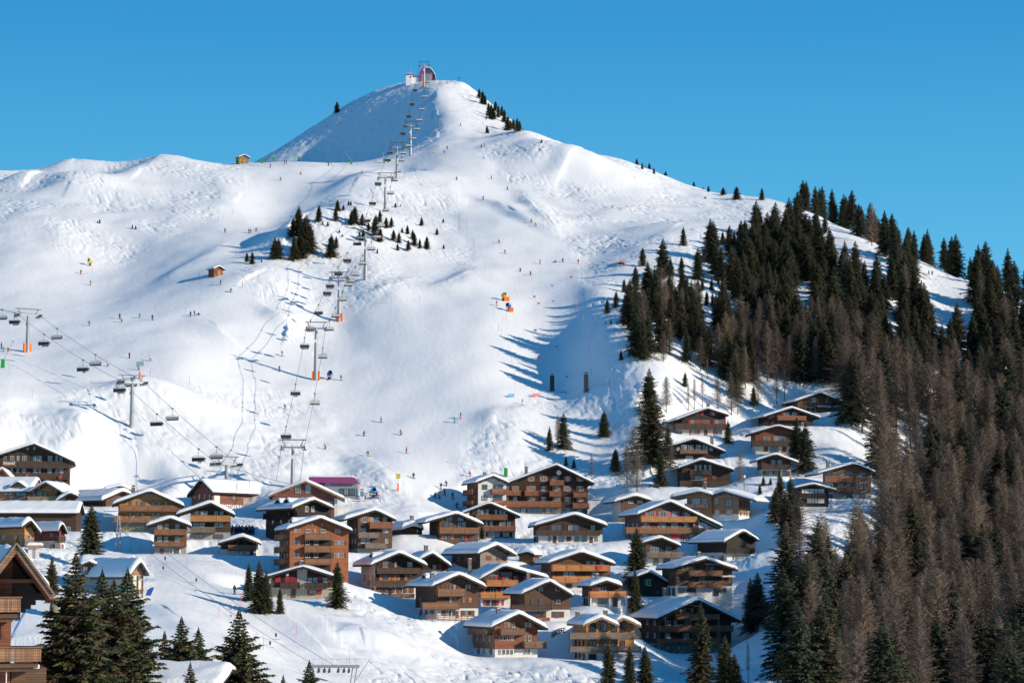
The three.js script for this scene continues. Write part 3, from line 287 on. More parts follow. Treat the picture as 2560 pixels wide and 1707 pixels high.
// the surface sampled once on a lattice, then read with a cubic filter
const A0 = -2.9, A1 = 2.9, B0 = Math.log(60) * KD, B1 = Math.log(2100) * KD, NA = 260, NB_ = 380;
const LAT = new Float32Array(NA * NB_);
for (let j = 0; j < NB_; j++) for (let i = 0; i < NA; i++) LAT[j * NA + i] = tps(lerp(A0, A1, i / (NA - 1)), lerp(B0, B1, j / (NB_ - 1)));
const cub = (p0, p1, p2, p3, t) => p1 + .5 * t * (p2 - p0 + t * (2 * p0 - 5 * p1 + 4 * p2 - p3 + t * (3 * (p1 - p2) + p3 - p0)));
function baseHeight(x, z) {
  const d0 = -z, d = Math.max(d0, 62), fa = clamp((x / d * KU - A0) / (A1 - A0) * (NA - 1), 1, NA - 3), fb = clamp((Math.log(d) * KD - B0) / (B1 - B0) * (NB_ - 1), 1, NB_ - 3);
  const i = Math.floor(fa), j = Math.floor(fb), s = fa - i, t = fb - j, r = [];
  for (let k = -1; k < 3; k++) { const o = (j + k) * NA + i; r.push(cub(LAT[o - 1], LAT[o], LAT[o + 1], LAT[o + 2], s)); }
  let h = cub(r[0], r[1], r[2], r[3], t) / KU * d;
  if (d0 < 110) h = lerp(-7, h, smooth(-20, 110, d0));
  return h;
}
// where snow is groomed (pistes), in photograph pixels
const inPoly = (P, x, y) => { let c = false; for (let i = 0, j = P.length - 1; i < P.length; j = i++) if ((P[i][1] > y) !== (P[j][1] > y) && x < (P[j][0] - P[i][0]) * (y - P[i][1]) / (P[j][1] - P[i][1]) + P[i][0]) c = !c; return c; };
const PISTES = [
  [[1075, 212], [1125, 212], [1180, 305], [1190, 350], [1230, 420], [1420, 610], [1450, 650], [1470, 780], [1460, 960], [1290, 1010], [1180, 1090], [1130, 1230], [1140, 1290], [1060, 1290], [1000, 1190], [860, 1110], [800, 980], [820, 820], [1000, 720], [1150, 700], [1190, 640], [1150, 560], [1160, 480], [1140, 440], [1000, 420], [960, 450], [870, 460], [760, 540], [640, 590], [600, 680], [640, 740], [760, 800], [810, 960], [640, 970], [320, 950], [60, 1000], [-100, 1010], [-100, 600], [60, 610], [300, 670], [420, 590], [540, 545], [620, 420], [720, 405], [900, 415], [1090, 375], [1120, 345], [1080, 290]],
  [[300, 1300], [420, 1380], [760, 1480], [920, 1700], [620, 1720], [330, 1560], [380, 1440], [330, 1340]],
];
const LATG = 640, grooGrid = new Float32Array(LATG * 430);   // pixel grid over -640..3200 x 0..1720, 6 and 4 pixels a cell
for (let j = 0; j < 430; j++) for (let i = 0; i < LATG; i++) { const x = i * 6 - 640, y = j * 4; grooGrid[j * LATG + i] = PISTES.some((P) => inPoly(P, x, y)) ? 1 : 0; }
for (let pass = 0; pass < 2; pass++) { const c = grooGrid.slice(); for (let j = 2; j < 428; j++) for (let i = 2; i < LATG - 2; i++) { let s = 0; for (let q = -2; q <= 2; q++) for (let p = -2; p <= 2; p++) s += c[(j + q) * LATG + i + p]; grooGrid[j * LATG + i] = s / 25; } }
const groomed = (px, py) => { const i = clamp(Math.round((px + 640) / 6), 0, LATG - 1), j = clamp(Math.round(py / 4), 0, 429); return grooGrid[j * LATG + i]; };
// level ground before each house
const TERR = HOUSES.map((h) => { const half = h.m5 ? h.m5.len / 2 : (h.on(h.w[1], h.m5 ? 0 : h.b, 0)[0] - h.on(h.w[0], h.b, 0)[0]) / 2; return { h, half, len: h.m5 ? h.m5.w : Math.min(h.len, 13), x: h.A.x, y: h.A.y, z: h.A.z, R: half + 26 }; });
const EXTRA_TERR = [];
// drifts, banks and piste edges: [height, width to the left, width to the right, pixel polyline]
const RIDGES = [
  [7, 9, 28, [[690, 645], [730, 605], [790, 560], [850, 532]]], [2.5, 11, 30, [[1072, 222], [1084, 268], [1100, 310], [1116, 342]]],
  [6, 14, 34, [[418, 412], [395, 428], [350, 460], [312, 486]]], [4, 14, 40, [[196, 412], [180, 422], [165, 432]]], [6.5, 14, 40, [[140, 455], [90, 470], [40, 490]]], [5.5, 13, 34, [[215, 468], [180, 490], [150, 500]]], [7, 15, 40, [[1000, 432], [950, 465], [890, 490], [860, 500]]],
  [4.5, 9, 20, [[345, 955], [332, 990], [318, 1025]]], [3, 10, 24, [[285, 1090], [262, 1110], [225, 1150]]], [2.4, 5, 14, [[640, 750], [690, 800], [720, 820], [760, 825]]], [2, 4, 10, [[1150, 490], [1250, 520], [1330, 560], [1420, 610]]], [2, 4, 9, [[1290, 470], [1345, 540], [1420, 605]]],
  [2.4, 5, 12, [[1200, 655], [1180, 690], [1120, 725], [1060, 750]]], [2.2, 5, 12, [[1060, 690], [1010, 715], [960, 740], [890, 765]]], [1.4, 5, 10, [[610, 590], [520, 640], [430, 690], [390, 715]]], [1.2, 5, 9, [[640, 690], [720, 760], [750, 790]]], [1.5, 5, 12, [[1290, 1010], [1240, 1040], [1235, 1090], [1225, 1150]]],
  [5, 10, 30, [[1400, 365], [1360, 400], [1320, 430]]], [4, 9, 24, [[1480, 400], [1430, 430], [1380, 470]]], [2.2, 8, 16, [[870, 1120], [960, 1190], [1010, 1240]]], [1.3, 5, 9, [[490, 1430], [620, 1500], [760, 1590], [880, 1690]]], [1.2, 4, 8, [[330, 1480], [450, 1560], [560, 1640]]], [1.8, 6, 12, [[930, 1570], [900, 1600], [915, 1625]]],
  [2.2, 16, 26, [[1880, 540], [1780, 560], [1700, 575], [1640, 600]]], [1.5, 8, 14, [[560, 545], [600, 500], [630, 430]]], [1.4, 6, 12, [[480, 780], [560, 850], [640, 900]]], [1.6, 8, 14, [[700, 660], [640, 700], [560, 740]]],
].map(([a, l, r, P]) => ({ a, l, r, P: P.map(([x, y]) => { let p = null; for (let d = 300; d < 1350; d *= 1.004) { const q = at(x, y, d); if (baseHeight(q.x, q.z) >= q.y) { p = q; break; } } return p || at(x, y, 1100); }) })).map((r) => ({ ...r, x0: Math.min(...r.P.map((p) => p.x)) - 3 * r.r, x1: Math.max(...r.P.map((p) => p.x)) + 3 * r.r, z0: Math.min(...r.P.map((p) => p.z)) - 3 * r.r, z1: Math.max(...r.P.map((p) => p.z)) + 3 * r.r }));
function ridges(x, z) {
  let s = 0;
  for (const r of RIDGES) {
    if (x < r.x0 || x > r.x1 || z < r.z0 || z > r.z1) continue;
    let best = 1e9, sg = 1, end = 1;
    for (let i = 0; i < r.P.length - 1; i++) { const a = r.P[i], b = r.P[i + 1], ex = b.x - a.x, ez = b.z - a.z, t = clamp(((x - a.x) * ex + (z - a.z) * ez) / (ex * ex + ez * ez)), qx = x - a.x - ex * t, qz = z - a.z - ez * t, q = Math.hypot(qx, qz); if (q < best) { best = q; sg = qx; const u = (i + t) / (r.P.length - 1); end = Math.min(1, 2.4 * u, 2.4 * (1 - u)); } }
    const w = sg < 0 ? r.l : r.r; s += r.a * smooth(0, 1, end) * Math.exp(-((best / w) ** 2)) * (1 + .25 * nC(x / (14 + 3 * w), z / (14 + 3 * w)));
  }
  return s;
}
function height(x, z) {
  let y = baseHeight(x, z) + ridges(x, z);
  const d = Math.max(80, -z);
  if (d > 420) { // broad natural swells away from the pistes
    const [px, py] = toPixel(V(x, y, z)), g = groomed(px, py), far = smooth(700, 900, d) * (1 - g), vil = smooth(700, 640, d);
    y += far * lerp(1, .5, smooth(1130, 1200, d)) * (1.5 * fbm(x / 80 + 3, z / 110, 3) + .3 * nB(x / 19, z / 26)) + (1 - g) * vil * .9 * fbm(x / 24, z / 24, 3) + (1 - g) * (1 - far) * (1 - vil) * .8 * fbm(x / 30, z / 36, 3) + g * (.55 * nA(x / 48, z / 60) + .16 * nB(x / 15, z / 26));
  } else y += .5 * fbm(x / 20, z / 20, 2);
  for (const t of TERR) {
    const dx = x - t.x, dz = z - t.z; if (dx * dx + dz * dz > t.R * t.R) continue;
    const lx = dx * t.h.rv.x + dz * t.h.rv.z, lz = dx * t.h.nv.x + dz * t.h.nv.z, long = t.h.m5;
    const ex = Math.max(0, Math.abs(long ? lz + 0 : lx) - t.half - 1.2), ez = long ? Math.max(0, Math.abs(lx) - t.len / 2 - 1) : Math.max(0, lz - 2.5, -lz - t.len * .55);
    const w = 1 - smooth(0, 12, Math.hypot(ex, ez)); if (w > 0) y = lerp(y, t.y, w);
  }
  for (const t of EXTRA_TERR) { const r = Math.hypot(x - t.x, z - t.z); if (r < t.r * 2) y = lerp(y, t.y, 1 - smooth(t.r, t.r * 2, r)); }
  return y;
}
// first ground point seen at a pixel
function ground(px, py, from = 90) {
  let a = from, da = 0;
  for (let d = from; d < 1700; d *= 1.006) {
    const p = at(px, py, d), g = height(p.x, p.z) - p.y;
    if (g >= 0 && d > from) { let lo = a, hi = d; for (let k = 0; k < 14; k++) { const m = (lo + hi) / 2, q = at(px, py, m); if (height(q.x, q.z) - q.y >= 0) hi = m; else lo = m; } const q = at(px, py, hi); q.y = height(q.x, q.z); return q; }
    a = d; da = g;
  }
  const q = at(px, py, 1200); q.y = height(q.x, q.z); return q;
}
const onGround = (x, z) => V(x, height(x, z), z);
{
  // fine relief of tracked and groomed snow, as real geometry
  const us = []; for (let u = -1500; u < -60; u += 60) us.push(u); for (let u = -60; u < 2620; u += 3.7) us.push(u); for (let u = 2620; u <= 4100; u += 60) us.push(u);
  const ds = []; { let d = -40; while (d < 90) { ds.push(d); d += 13; } while (d < 380) { ds.push(d); d *= 1.014; } while (d < 1450) { ds.push(d); d *= 1 + lerp(.0015, .00125, smooth(500, 900, d)); } while (d < 2600) { ds.push(d); d *= 1.03; } }
  const nu = us.length, nd = ds.length, pos = new Float32Array(nu * nd * 3), uv = new Float32Array(nu * nd * 2);
  for (let j = 0; j < nd; j++) for (let i = 0; i < nu; i++) {
    const d = ds[j], x = (us[i] - CX) / FOCAL * (d + Math.max(0, 150 - d) * .9), z = -d; let y = height(x, z);
    if (d > 380 && d < 1450 && us[i] > -80 && us[i] < 2640) {
      const [px, py] = toPixel(V(x, y, z)), g = groomed(px, py), wx = x + 3.2 * nB(x / 11, z / 11), wz = z + 3.2 * nC(x / 11 + 40, z / 11);
      const patch = smooth(-.45, .4, nC(x / 42 + 9, z / 42)), big = d > 900 ? 1.5 : 1;
      const track = Math.exp(-((nA(wx / (9 * big), wz / (22 * big)) / .07) ** 2)) + .8 * Math.exp(-((nB(wx / (6.5 * big) + 50, wz / (17 * big)) / .07) ** 2));
      y += (1 - g) * ((.05 + .07 * patch) * nB(x / 3.1, z / 4.1) + .025 * nC(x / 1.3, z / 1.6) + (d > 1190 ? .22 * nA(x / 6, z / 8) : 0) - .34 * big * patch * Math.min(1.3, track)) + g * (.02 * nB(x / 2.3, z / 9) + .012 * nC(x / .9, z / 5) - .05 * Math.exp(-((nA(wx / 14, wz / 40) / .05) ** 2)));
    }
    const o = (j * nu + i); pos[o * 3] = x; pos[o * 3 + 1] = y; pos[o * 3 + 2] = z; uv[o * 2] = x; uv[o * 2 + 1] = z;
  }
  const idx = new Uint32Array((nu - 1) * (nd - 1) * 6); let k = 0;
  for (let j = 0; j < nd - 1; j++) for (let i = 0; i < nu - 1; i++) { const a = j * nu + i, b = a + 1, c = a + nu, e = c + 1; idx[k++] = a; idx[k++] = b; idx[k++] = c; idx[k++] = b; idx[k++] = e; idx[k++] = c; }
  const g = new THREE.BufferGeometry(); g.setAttribute('position', new THREE.BufferAttribute(pos, 3)); g.setAttribute('uv', new THREE.BufferAttribute(uv, 2)); g.setIndex(new THREE.BufferAttribute(idx, 1)); g.computeVertexNormals();
  const m = new THREE.Mesh(g, M.snow); m.name = 'snow_ground'; m.userData = { kind: 'structure', label: 'snow covered mountainside with groomed pistes', category: 'terrain' }; m.receiveShadow = m.castShadow = true; scene.add(m);
  console.log('ground', nu, nd, (nu - 1) * (nd - 1) * 2);
}
// ---------------------------------------------------------------- buildings
const FR = { w: M.frameWhite, b: M.frameBrown, o: M.frameOrange, d: M.frameDark, y: M.yellow };
const woodOf = (k) => (k === 'W' ? WALL.white : WOOD[k] || WALL[k]);
const panelOf = (k) => ({ D: SH.brown, M: SH.maroon })[k] || WOOD[k] || WALL[k];
let paneTurn = 0;
function windowAt(g, x0, x1, y0, y1, z, frame, turnY = 0) {       // a framed pane standing on a wall; axes x right, z out of the wall
  const w = x1 - x0, h = y1 - y0, t = Math.min(.07, w * .12), dz = .09, bars = [box(-w / 2, -h / 2, 0, w / 2, -h / 2 + t, dz), box(-w / 2, h / 2 - t, 0, w / 2, h / 2, dz), box(-w / 2, -h / 2 + t, 0, -w / 2 + t, h / 2 - t, dz), box(w / 2 - t, -h / 2 + t, 0, w / 2, h / 2 - t, dz)];
  if (w > .75) bars.push(box(-t / 2, -h / 2 + t, 0.01, t / 2, h / 2 - t, dz - .01));
  if (w > .6) bars.push(box(-w / 2 - .06, -h / 2 - .08, 0, w / 2 + .06, -h / 2, dz + .06));
  const m = part('window', merge(bars), FR[frame] || M.frameWhite, g);
  const k = paneTurn++ % 7, pm = k === 2 || k === 5 ? M.paneCurtain : k % 2 ? M.paneDim : M.pane;
  part('pane', box(-w / 2 + t, -h / 2 + t, 0, w / 2 - t, h / 2 - t, .035), pm, m);
  if (turnY) { m.rotation.y = turnY; m.position.set(z, (y0 + y1) / 2, (x0 + x1) / 2); } else m.position.set((x0 + x1) / 2, (y0 + y1) / 2, z);
  return m;
}
function railing(g, x0, x1, y0, y1, z, depth, wd, posts = true) {   // balcony before the wall plane z = 0; front boards at z
  const t = .05, list = [], n = Math.max(3, Math.round((x1 - x0) / .2)), s = (x1 - x0) / n;
  for (let i = 0; i < n; i++) list.push(box(x0 + i * s + .018, y0 + .1, z - t, x0 + (i + 1) * s - .018, y1 - .08 - rr(0, .03), z));
  const k = Math.max(2, Math.round(depth / .22));
  for (const xs of [x0, x1 - t]) for (let i = 0; i < k; i++) list.push(box(xs, y0 + .1, z - depth + i * depth / k + .02, xs + t, y1 - .08, z - depth + (i + 1) * depth / k - .02));
  const b = new THREE.Group(); b.name = 'balcony'; g.add(b);
  part('railing_boards', merge(list), woodOf(wd), b, 'stuff');
  const rails = [box(x0 - .03, y1 - .1, z - .09, x1 + .03, y1, z + .05), box(x0, y0 + .02, z - .1, x1, y0 + .1, z + .02), box(x0 - .02, y1 - .1, z - depth, x0 + .08, y1 - .002, z - .1), box(x1 - .08, y1 - .1, z - depth, x1 + .02, y1 - .002, z - .1)];
  part('top_rail', merge(rails), woodOf(wd), b);
  part('floor', box(x0, y0 - .16, z - depth, x1, y0 + .015, z + .03), woodOf(wd === 'amber' || wd === 'gold' ? 'rail' : 'darkrail'), b);
  if (posts) { const m = Math.max(2, Math.round((x1 - x0) / 3.2)), pm = woodOf(wd === 'amber' ? 'redrail' : wd); for (let i = 0; i <= m; i++) { const x = lerp(x0 + .02, x1 - .12, i / m); part('post', box(x, y0 - .3, z - .02, x + .1, y1 - .02, z + .06), pm, b); } }
  return b;
}
// a blanket of snow over a roof: profile(x) is the roof height, edges roundly swollen
function snowBlanket(profile, x0, x1, z0, z1, thick, apexX) {
  const xs = [], nz = Math.max(10, Math.round((z0 - z1) / 1.1)), edge = Math.min(.8, thick * 1.0), ov = .03;
  const E = [0, .05, .16, .32, .55, .8, 1];
  for (const e of E) xs.push(x0 - ov + e * (edge + ov)); const inner = Math.max(8, Math.round((x1 - x0) / 1.2)); for (let i = 1; i < inner; i++) xs.push(lerp(x0 + edge, x1 - edge, i / inner)); for (const e of [...E].reverse()) xs.push(x1 + ov - e * (edge + ov));
  const zs = []; for (const e of E) zs.push(z0 + ov - e * (edge + ov)); for (let i = 1; i < nz; i++) zs.push(lerp(z0 - edge, z1 + edge, i / nz)); for (const e of [...E].reverse()) zs.push(z1 - ov + e * (edge + ov));
  const o1 = rnd() * 99, o2 = rnd() * 99, top = [], nx = xs.length, nzz = zs.length, P = [], prof = (x) => { const b = .55; return (profile(clamp(x - b, x0, x1)) + 2 * profile(clamp(x, x0, x1)) + profile(clamp(x + b, x0, x1))) / 4; };
  const rise = (e) => Math.sqrt(Math.max(0, 1 - (1 - clamp(e)) ** 2));
  for (let j = 0; j < nzz; j++) for (let i = 0; i < nx; i++) {
    const x = xs[i], z = zs[j], ex = Math.min(x - x0 + ov, x1 + ov - x) / (edge + ov), ez = Math.min(z - z1 + ov, z0 + ov - z) / (edge + ov), r = rise(ex) * rise(ez);
    const wob = 1 + .16 * nA(x * .32 + o1, z * .32 + o2) + .06 * nB(x * 1.1 + o1, z * 1.1);
    const droop = 0;
    P.push(x + (ex < .4 ? .10 * nC(z * .7 + o1, 3) * Math.sign(i - nx / 2) : 0), prof(x) + .02 + droop + thick * r * wob, z + (ez < .4 ? .1 * nC(x * .7, o2) : 0));
  }
  const off = nx * nzz; for (let j = 0; j < nzz; j++) for (let i = 0; i < nx; i++) P.push(clamp(xs[i], x0 - .02, x1 + .02), profile(clamp(xs[i], x0, x1)) + .012, clamp(zs[j], z1 - .02, z0 + .02));
  const I = []; for (let j = 0; j < nzz - 1; j++) for (let i = 0; i < nx - 1; i++) { const a = j * nx + i, b = a + 1, c = a + nx, d = c + 1; I.push(a, c, b, b, c, d); }
  const rim = []; for (let i = 0; i < nx; i++) rim.push(i); for (let j = 1; j < nzz; j++) rim.push(j * nx + nx - 1); for (let i = nx - 2; i >= 0; i--) rim.push((nzz - 1) * nx + i); for (let j = nzz - 2; j > 0; j--) rim.push(j * nx);
  for (let k = 0; k < rim.length; k++) { const a = rim[k], b = rim[(k + 1) % rim.length]; I.push(a, b, a + off, b, b + off, a + off); }
  const g = new THREE.BufferGeometry(); g.setAttribute('position', new THREE.Float32BufferAttribute(P, 3)); const uv = []; for (let i = 0; i < P.length; i += 3) uv.push(P[i], P[i + 2]); g.setAttribute('uv', new THREE.Float32BufferAttribute(uv, 2)); g.setIndex(I); g.computeVertexNormals(); return g;
}
function chimneyGeo(w, h) { return merge([box(-w / 2, 0, -w / 2, w / 2, h - .12, w / 2), box(-w / 2 - .08, h - .12, -w / 2 - .08, w / 2 + .08, h, w / 2 + .08)]); }
// gable roof over a polygonal body; all in the house's own axes
function gableBody(g, o) {            // xl xr walls, ax ay apex, lx ly / rx ry eave tips, oh overhang, len, m masonry top
  const { xl, xr, ax, ay, lx, ly, rx, ry, len, oh } = o, line = (x) => (x < ax ? lerp(ay, ly, (ax - x) / (ax - lx)) : lerp(ay, ry, (x - ax) / (rx - ax)));
  const under = (x) => line(x) - .42, bottom = -5, my = o.m ?? bottom - 1;
  if (o.m !== undefined) part('masonry', box(xl + .05, bottom, -len + .05, xr - .05, my, -.05), WALL[o.base || 'white'], g);
  const y0 = o.m !== undefined ? my : bottom, inside = ax > xl && ax < xr;
  const poly = [[xl, y0], [xr, y0], [xr, under(xr)], ...(inside ? [[ax, under(ax)]] : []), [xl, under(xl)]];
  part('wall', prism(poly, 0, -len), o.woodMat, g);
  const th = .4, roofPoly = [[lx, ly - th], [ax, ay - th], [rx, ry - th], [rx, ry], [ax, ay], [lx, ly]];
  const roof = part('roof', prism(roofPoly, oh, -len - oh * .7), o.fascia, g);
  for (const f of [.97, .55, .1]) for (const s of [-1, 1]) { const x = s < 0 ? lerp(ax, Math.max(xl, lx + .3), 1 - f) : lerp(ax, Math.min(xr, rx - .3), 1 - f); if (f > .9 && s > 0) continue; part('purlin', box(x - .11, line(x) - th - .24, -.3, x + .11, line(x) - th - .01, oh - .12), o.fascia, roof); }
  part('snow', snowBlanket(line, lx, rx, oh, -len - oh * .7, o.snow ?? .6, ax), M.roofSnow, roof);
  return { line, under, roof };
}
function buildHouse(h, idx) {
  reseed(1000 + idx);
  const g = thing(h.n, h.t, h.c || 'chalet', h.A, h.th, h.n === 'chalet' ? 'chalets of the village' : undefined);
  h.g = g;
  if (h.m5) return longHouse(h, g);
  const oh = h.oh ?? 1.4, [lx, ly] = h.on(...h.l, oh), [rx, ry] = h.on(...h.r, oh), [ax, ay] = h.on(...h.a, oh), [xl] = h.on(h.w[0], h.b, 0), [xr] = h.on(h.w[1], h.b, 0);
  const m = h.m ? h.on((h.w[0] + h.w[1]) / 2, h.m, 0)[1] : undefined, Wm = woodOf(h.wood);
  const fascia = { L: M.fasciaLight, G: M.fasciaGrey, D: M.fascia }[h.fascia] || M.fascia;
  const R = gableBody(g, { xl, xr, ax, ay, lx, ly, rx, ry, len: h.len, oh, m, base: h.base, woodMat: Wm, fascia, snow: h.snow });
  const rowsY = [];
  for (const [y0, y1, f, ...xs] of h.W || []) for (let i = 0; i < xs.length; i += 2) { const a = h.on(xs[i], y1, .05), b = h.on(xs[i + 1], y0, .05); windowAt(g, a[0], b[0], a[1], b[1], .005, f); if (!i) rowsY.push([a[1], b[1], f]); }
  for (const [y0, y1, c, ...xs] of h.S || []) for (let i = 0; i < xs.length; i += 2) { const a = h.on(xs[i], y1, .05), b = h.on(xs[i + 1], y0, .05); part('shutter', box(a[0] + .015, a[1], .004, b[0] - .015, b[1], .065), SH[c], g); }
  (h.P || []).forEach(([x0, x1, y0, y1, k], i) => { const a = h.on(x0, y1, .05), b = h.on(x1, y0, .05); part(k === 'D' || k === 'M' ? 'door' : 'wall_panel', box(a[0], a[1], -.02, b[0], b[1], .045 + .004 * (i % 5)), panelOf(k), g); });
  (h.B || []).forEach(([x0, x1, y0, y1, k], i) => { const bd = 1.35, a = h.on(x0, y1, bd), b = h.on(x1, y0, bd); railing(g, a[0], b[0], a[1], b[1], bd, bd + .01, k); });
  const side = h.yaw >= 0 ? -1 : 1, sx = side < 0 ? xl : xr;
  // side wall: a few windows in the same storeys
  if (Math.abs(h.yaw) >= 6) rowsY.filter((r) => r[1] < R.under(sx) - .4 && r[1] - r[0] > .6).forEach(([y0, y1, f]) => { for (let k = 0; k < 3; k++) { const z = -h.len * (.2 + k * .28); const wv = windowAt(g, 0, 1, y0, Math.min(y1, y0 + 1.4), 0, f); wv.rotation.y = side * Math.PI / 2; wv.position.set(sx + side * .005, (y0 + Math.min(y1, y0 + 1.4)) / 2, z); if (k !== 1) { const s = part('shutter', box(-.05, y0, z + .55, .05, Math.min(y1, y0 + 1.4), z + 1), Wm === SH.brown ? SH.dark : SH.brown, g); s.position.x = sx + side * .03; } } });
  if (h.sideWood) part('side_cladding', box(sx - .04 + side * .02, (m ?? -4) + .02, -h.len + .15, sx + .04 + side * .02, R.under(sx) - .05, -.12), woodOf(h.sideWood), g);
  if (h.SB) for (let i = 0; i < h.SB; i++) { const b0 = (h.B || [])[i % (h.B || [1]).length]; const [, yb, ] = h.on(b0[0], b0[3], 1.35), [, yt] = h.on(b0[0], b0[2], 1.35); const sb = railing(g, -h.len * .42, h.len * .42, yb, yt, 1.3, 1.3, b0[4]); sb.rotation.y = side * Math.PI / 2; sb.position.set(sx, 0, -h.len / 2); }
  for (const [x, y] of h.C || []) { let off = -h.len * .45, be = 1e9; for (let z = -.5; z > -h.len - .5; z -= .25) { const q = h.on(x, y, z); if (q[0] < lx + .3 || q[0] > rx - .3) continue; const e = Math.abs(q[1] - R.line(q[0]) - (h.snow ?? .6) - .9); if (e < be) { be = e; off = z; } } const p = h.on(x, y, off), w = .75, base = R.line(clamp(p[0], lx, rx)) - .4; const c = part('chimney', chimneyGeo(w, Math.max(.9, p[1] - base)), M.stoneChimney, g); c.position.set(p[0], base, off); part('cap_snow', snowCap(w * .62, .16), M.roofSnow, c).position.y = Math.max(.9, p[1] - base) - .01; }
  for (const f of h.D || []) dormer(g, R, lx, ax, -h.len * f, Wm, fascia);
  for (const [x0, x1, y0, y1] of h.awn || []) { const a = h.on(x0, y1, 1.1), b = h.on(x1, y0, 1.1); const q = part('awning', prism([[0, 0], [1.15, -(b[1] - a[1])], [1.15, -(b[1] - a[1]) + .05], [0, .05]], 0, -(b[0] - a[0])), M.white, g); q.rotation.y = -Math.PI / 2; q.position.set(b[0], b[1] + .2, .02); }
  for (const x of h.posts || []) { const p = h.on(x, h.b, 1.25); part('post', merge([box(p[0] - .16, -3, 1.05, p[0] + .16, h.on(x, h.B[0][3], 1.3)[1] - .17, 1.35)]), WALL.white, g); }
  if (h.clock) { const p = h.on(...h.clock, .1), c = part('clock', new THREE.CylinderGeometry(.62, .62, .12, 28).rotateX(Math.PI / 2), M.white, g); c.position.set(p[0], p[1], .1); part('hands', merge([box(-.03, -.03, .061, .03, .45, .09), box(-.03, -.03, .062, .32, .03, .092)]), M.black, c); }
  if (h.dish) { const p = h.on(...h.dish, .3), q = new THREE.SphereGeometry(.55, 16, 6, 0, Math.PI * 2, 0, .7).rotateX(Math.PI / 2).translate(0, 0, -.45); const c = part('satellite_dish', q, M.galv, g); c.position.set(p[0], p[1], .35); c.rotation.y = .5; part('bracket', rod(V(0, 0, -.35), V(0, 0, .05), .05), M.darkMetal, c); }
  if (h.wing) eaveWing(h, g);
  return g;
}
function snowCap(r, t) { const g = new THREE.SphereGeometry(1, 12, 6, 0, Math.PI * 2, 0, Math.PI / 2); g.scale(r, t, r); return g; }
function dormer(g, R, lx, ax, z, Wm, fascia) {
  const x = lerp(ax, lx, .62), y = R.line(x), w = 1.15, hgt = 1.25, d = new THREE.Group(); d.name = 'dormer'; g.add(d);
  const back = Math.min(3.2, Math.abs(ax - x) * .85);
  part('wall', prism([[-w, -.4], [w, -.4], [w, .55], [0, hgt - .12], [-w, .55]], 0, -back), Wm, d);
  const prof = (q) => hgt - Math.abs(q) * (hgt - .45) / (w + .35);
  part('roof', prism([[-w - .35, .33], [0, hgt - .12], [w + .35, .33], [w + .35, .45], [0, hgt], [-w - .35, .45]], .45, -back), fascia, d);
  part('snow', snowBlanket(prof, -w - .35, w + .35, .45, -back, .38, 0), M.roofSnow, d);
  const win = windowAt(d, -.45, .45, -.25, .5, .01, 'b'); void win;
  d.position.set(x, y + .25, z); d.rotation.y = -Math.PI / 2;
}
function eaveWing(h, g) {             // a wing whose long side and roof slope face us
  const q = h.wing, a = h.on(q.x0, q.b, 0), b = h.on(q.x1, q.b, 0), e = h.on(q.x0, q.eave, .8)[1], r = h.on(q.x0, q.ridge, -5)[1];
  const xl = a[0], xr = b[0] + .5, dep = 9.5, z0 = -.4;
  const wing = new THREE.Group(); wing.name = 'wing'; g.add(wing); wing.position.set(xr, 0, z0); wing.rotation.y = Math.PI / 2;   // own axes: x runs back to front reversed, z along the long side
  const line = (x) => (x < dep / 2 ? lerp(e - .3, r, (x + .9) / (dep / 2 + .9)) : lerp(r, e - .3, (x - dep / 2) / (dep / 2 + .9)));
  part('wall', prism([[0, -5], [dep, -5], [dep, line(dep) - .3], [dep / 2, r - .3], [0, line(0) - .3]], 0, -(xr - xl)), woodOf(q.wood), wing);
  part('roof', prism([[-.9, line(-.9) - .26], [dep / 2, r - .26], [dep + .9, line(dep + .9) - .26], [dep + .9, line(dep + .9)], [dep / 2, r], [-.9, line(-.9)]], .3, -(xr - xl) - .6), M.fasciaGrey, wing);
  part('snow', snowBlanket(line, -.9, dep + .9, .3, -(xr - xl) - .6, .75, dep / 2), M.roofSnow, wing);
  for (const [y0, y1, f, ...xs] of q.W) for (let i = 0; i < xs.length; i += 2) { const c = h.on(xs[i], y1, z0), d = h.on(xs[i + 1], y0, z0); windowAt(g, c[0], d[0], c[1], d[1], z0 + .005, f); }
  for (const [x0, x1, y0, y1, k] of q.B) { const c = h.on(x0, y1, 1), d = h.on(x1, y0, 1); railing(g, c[0], d[0], c[1], d[1], .95, 1.34, k); }
  if (q.dorm) { const c = h.on(q.dorm[0], q.dorm[1], 0), w = q.dorm[2] / 4.519 / (FOCAL / h.d) / 2, d = new THREE.Group(); d.name = 'dormer'; g.add(d); d.position.set(c[0], c[1] - 1.3, .25);
    part('wall', prism([[-w + .3, -1], [w - .3, -1], [w - .3, .2], [0, 1], [-w + .3, .2]], 0, -4), woodOf(q.wood), d); part('roof', prism([[-w, -.05], [0, 1.15], [w, -.05], [w, .18], [0, 1.38], [-w, .18]], .6, -4), M.fasciaGrey, d); part('snow', snowBlanket((x) => 1.38 - Math.abs(x) * 1.2 / w, -w, w, .6, -4, .5, 0), M.roofSnow, d); windowAt(d, -.6, .6, -.8, .25, .01, 'd'); }
}
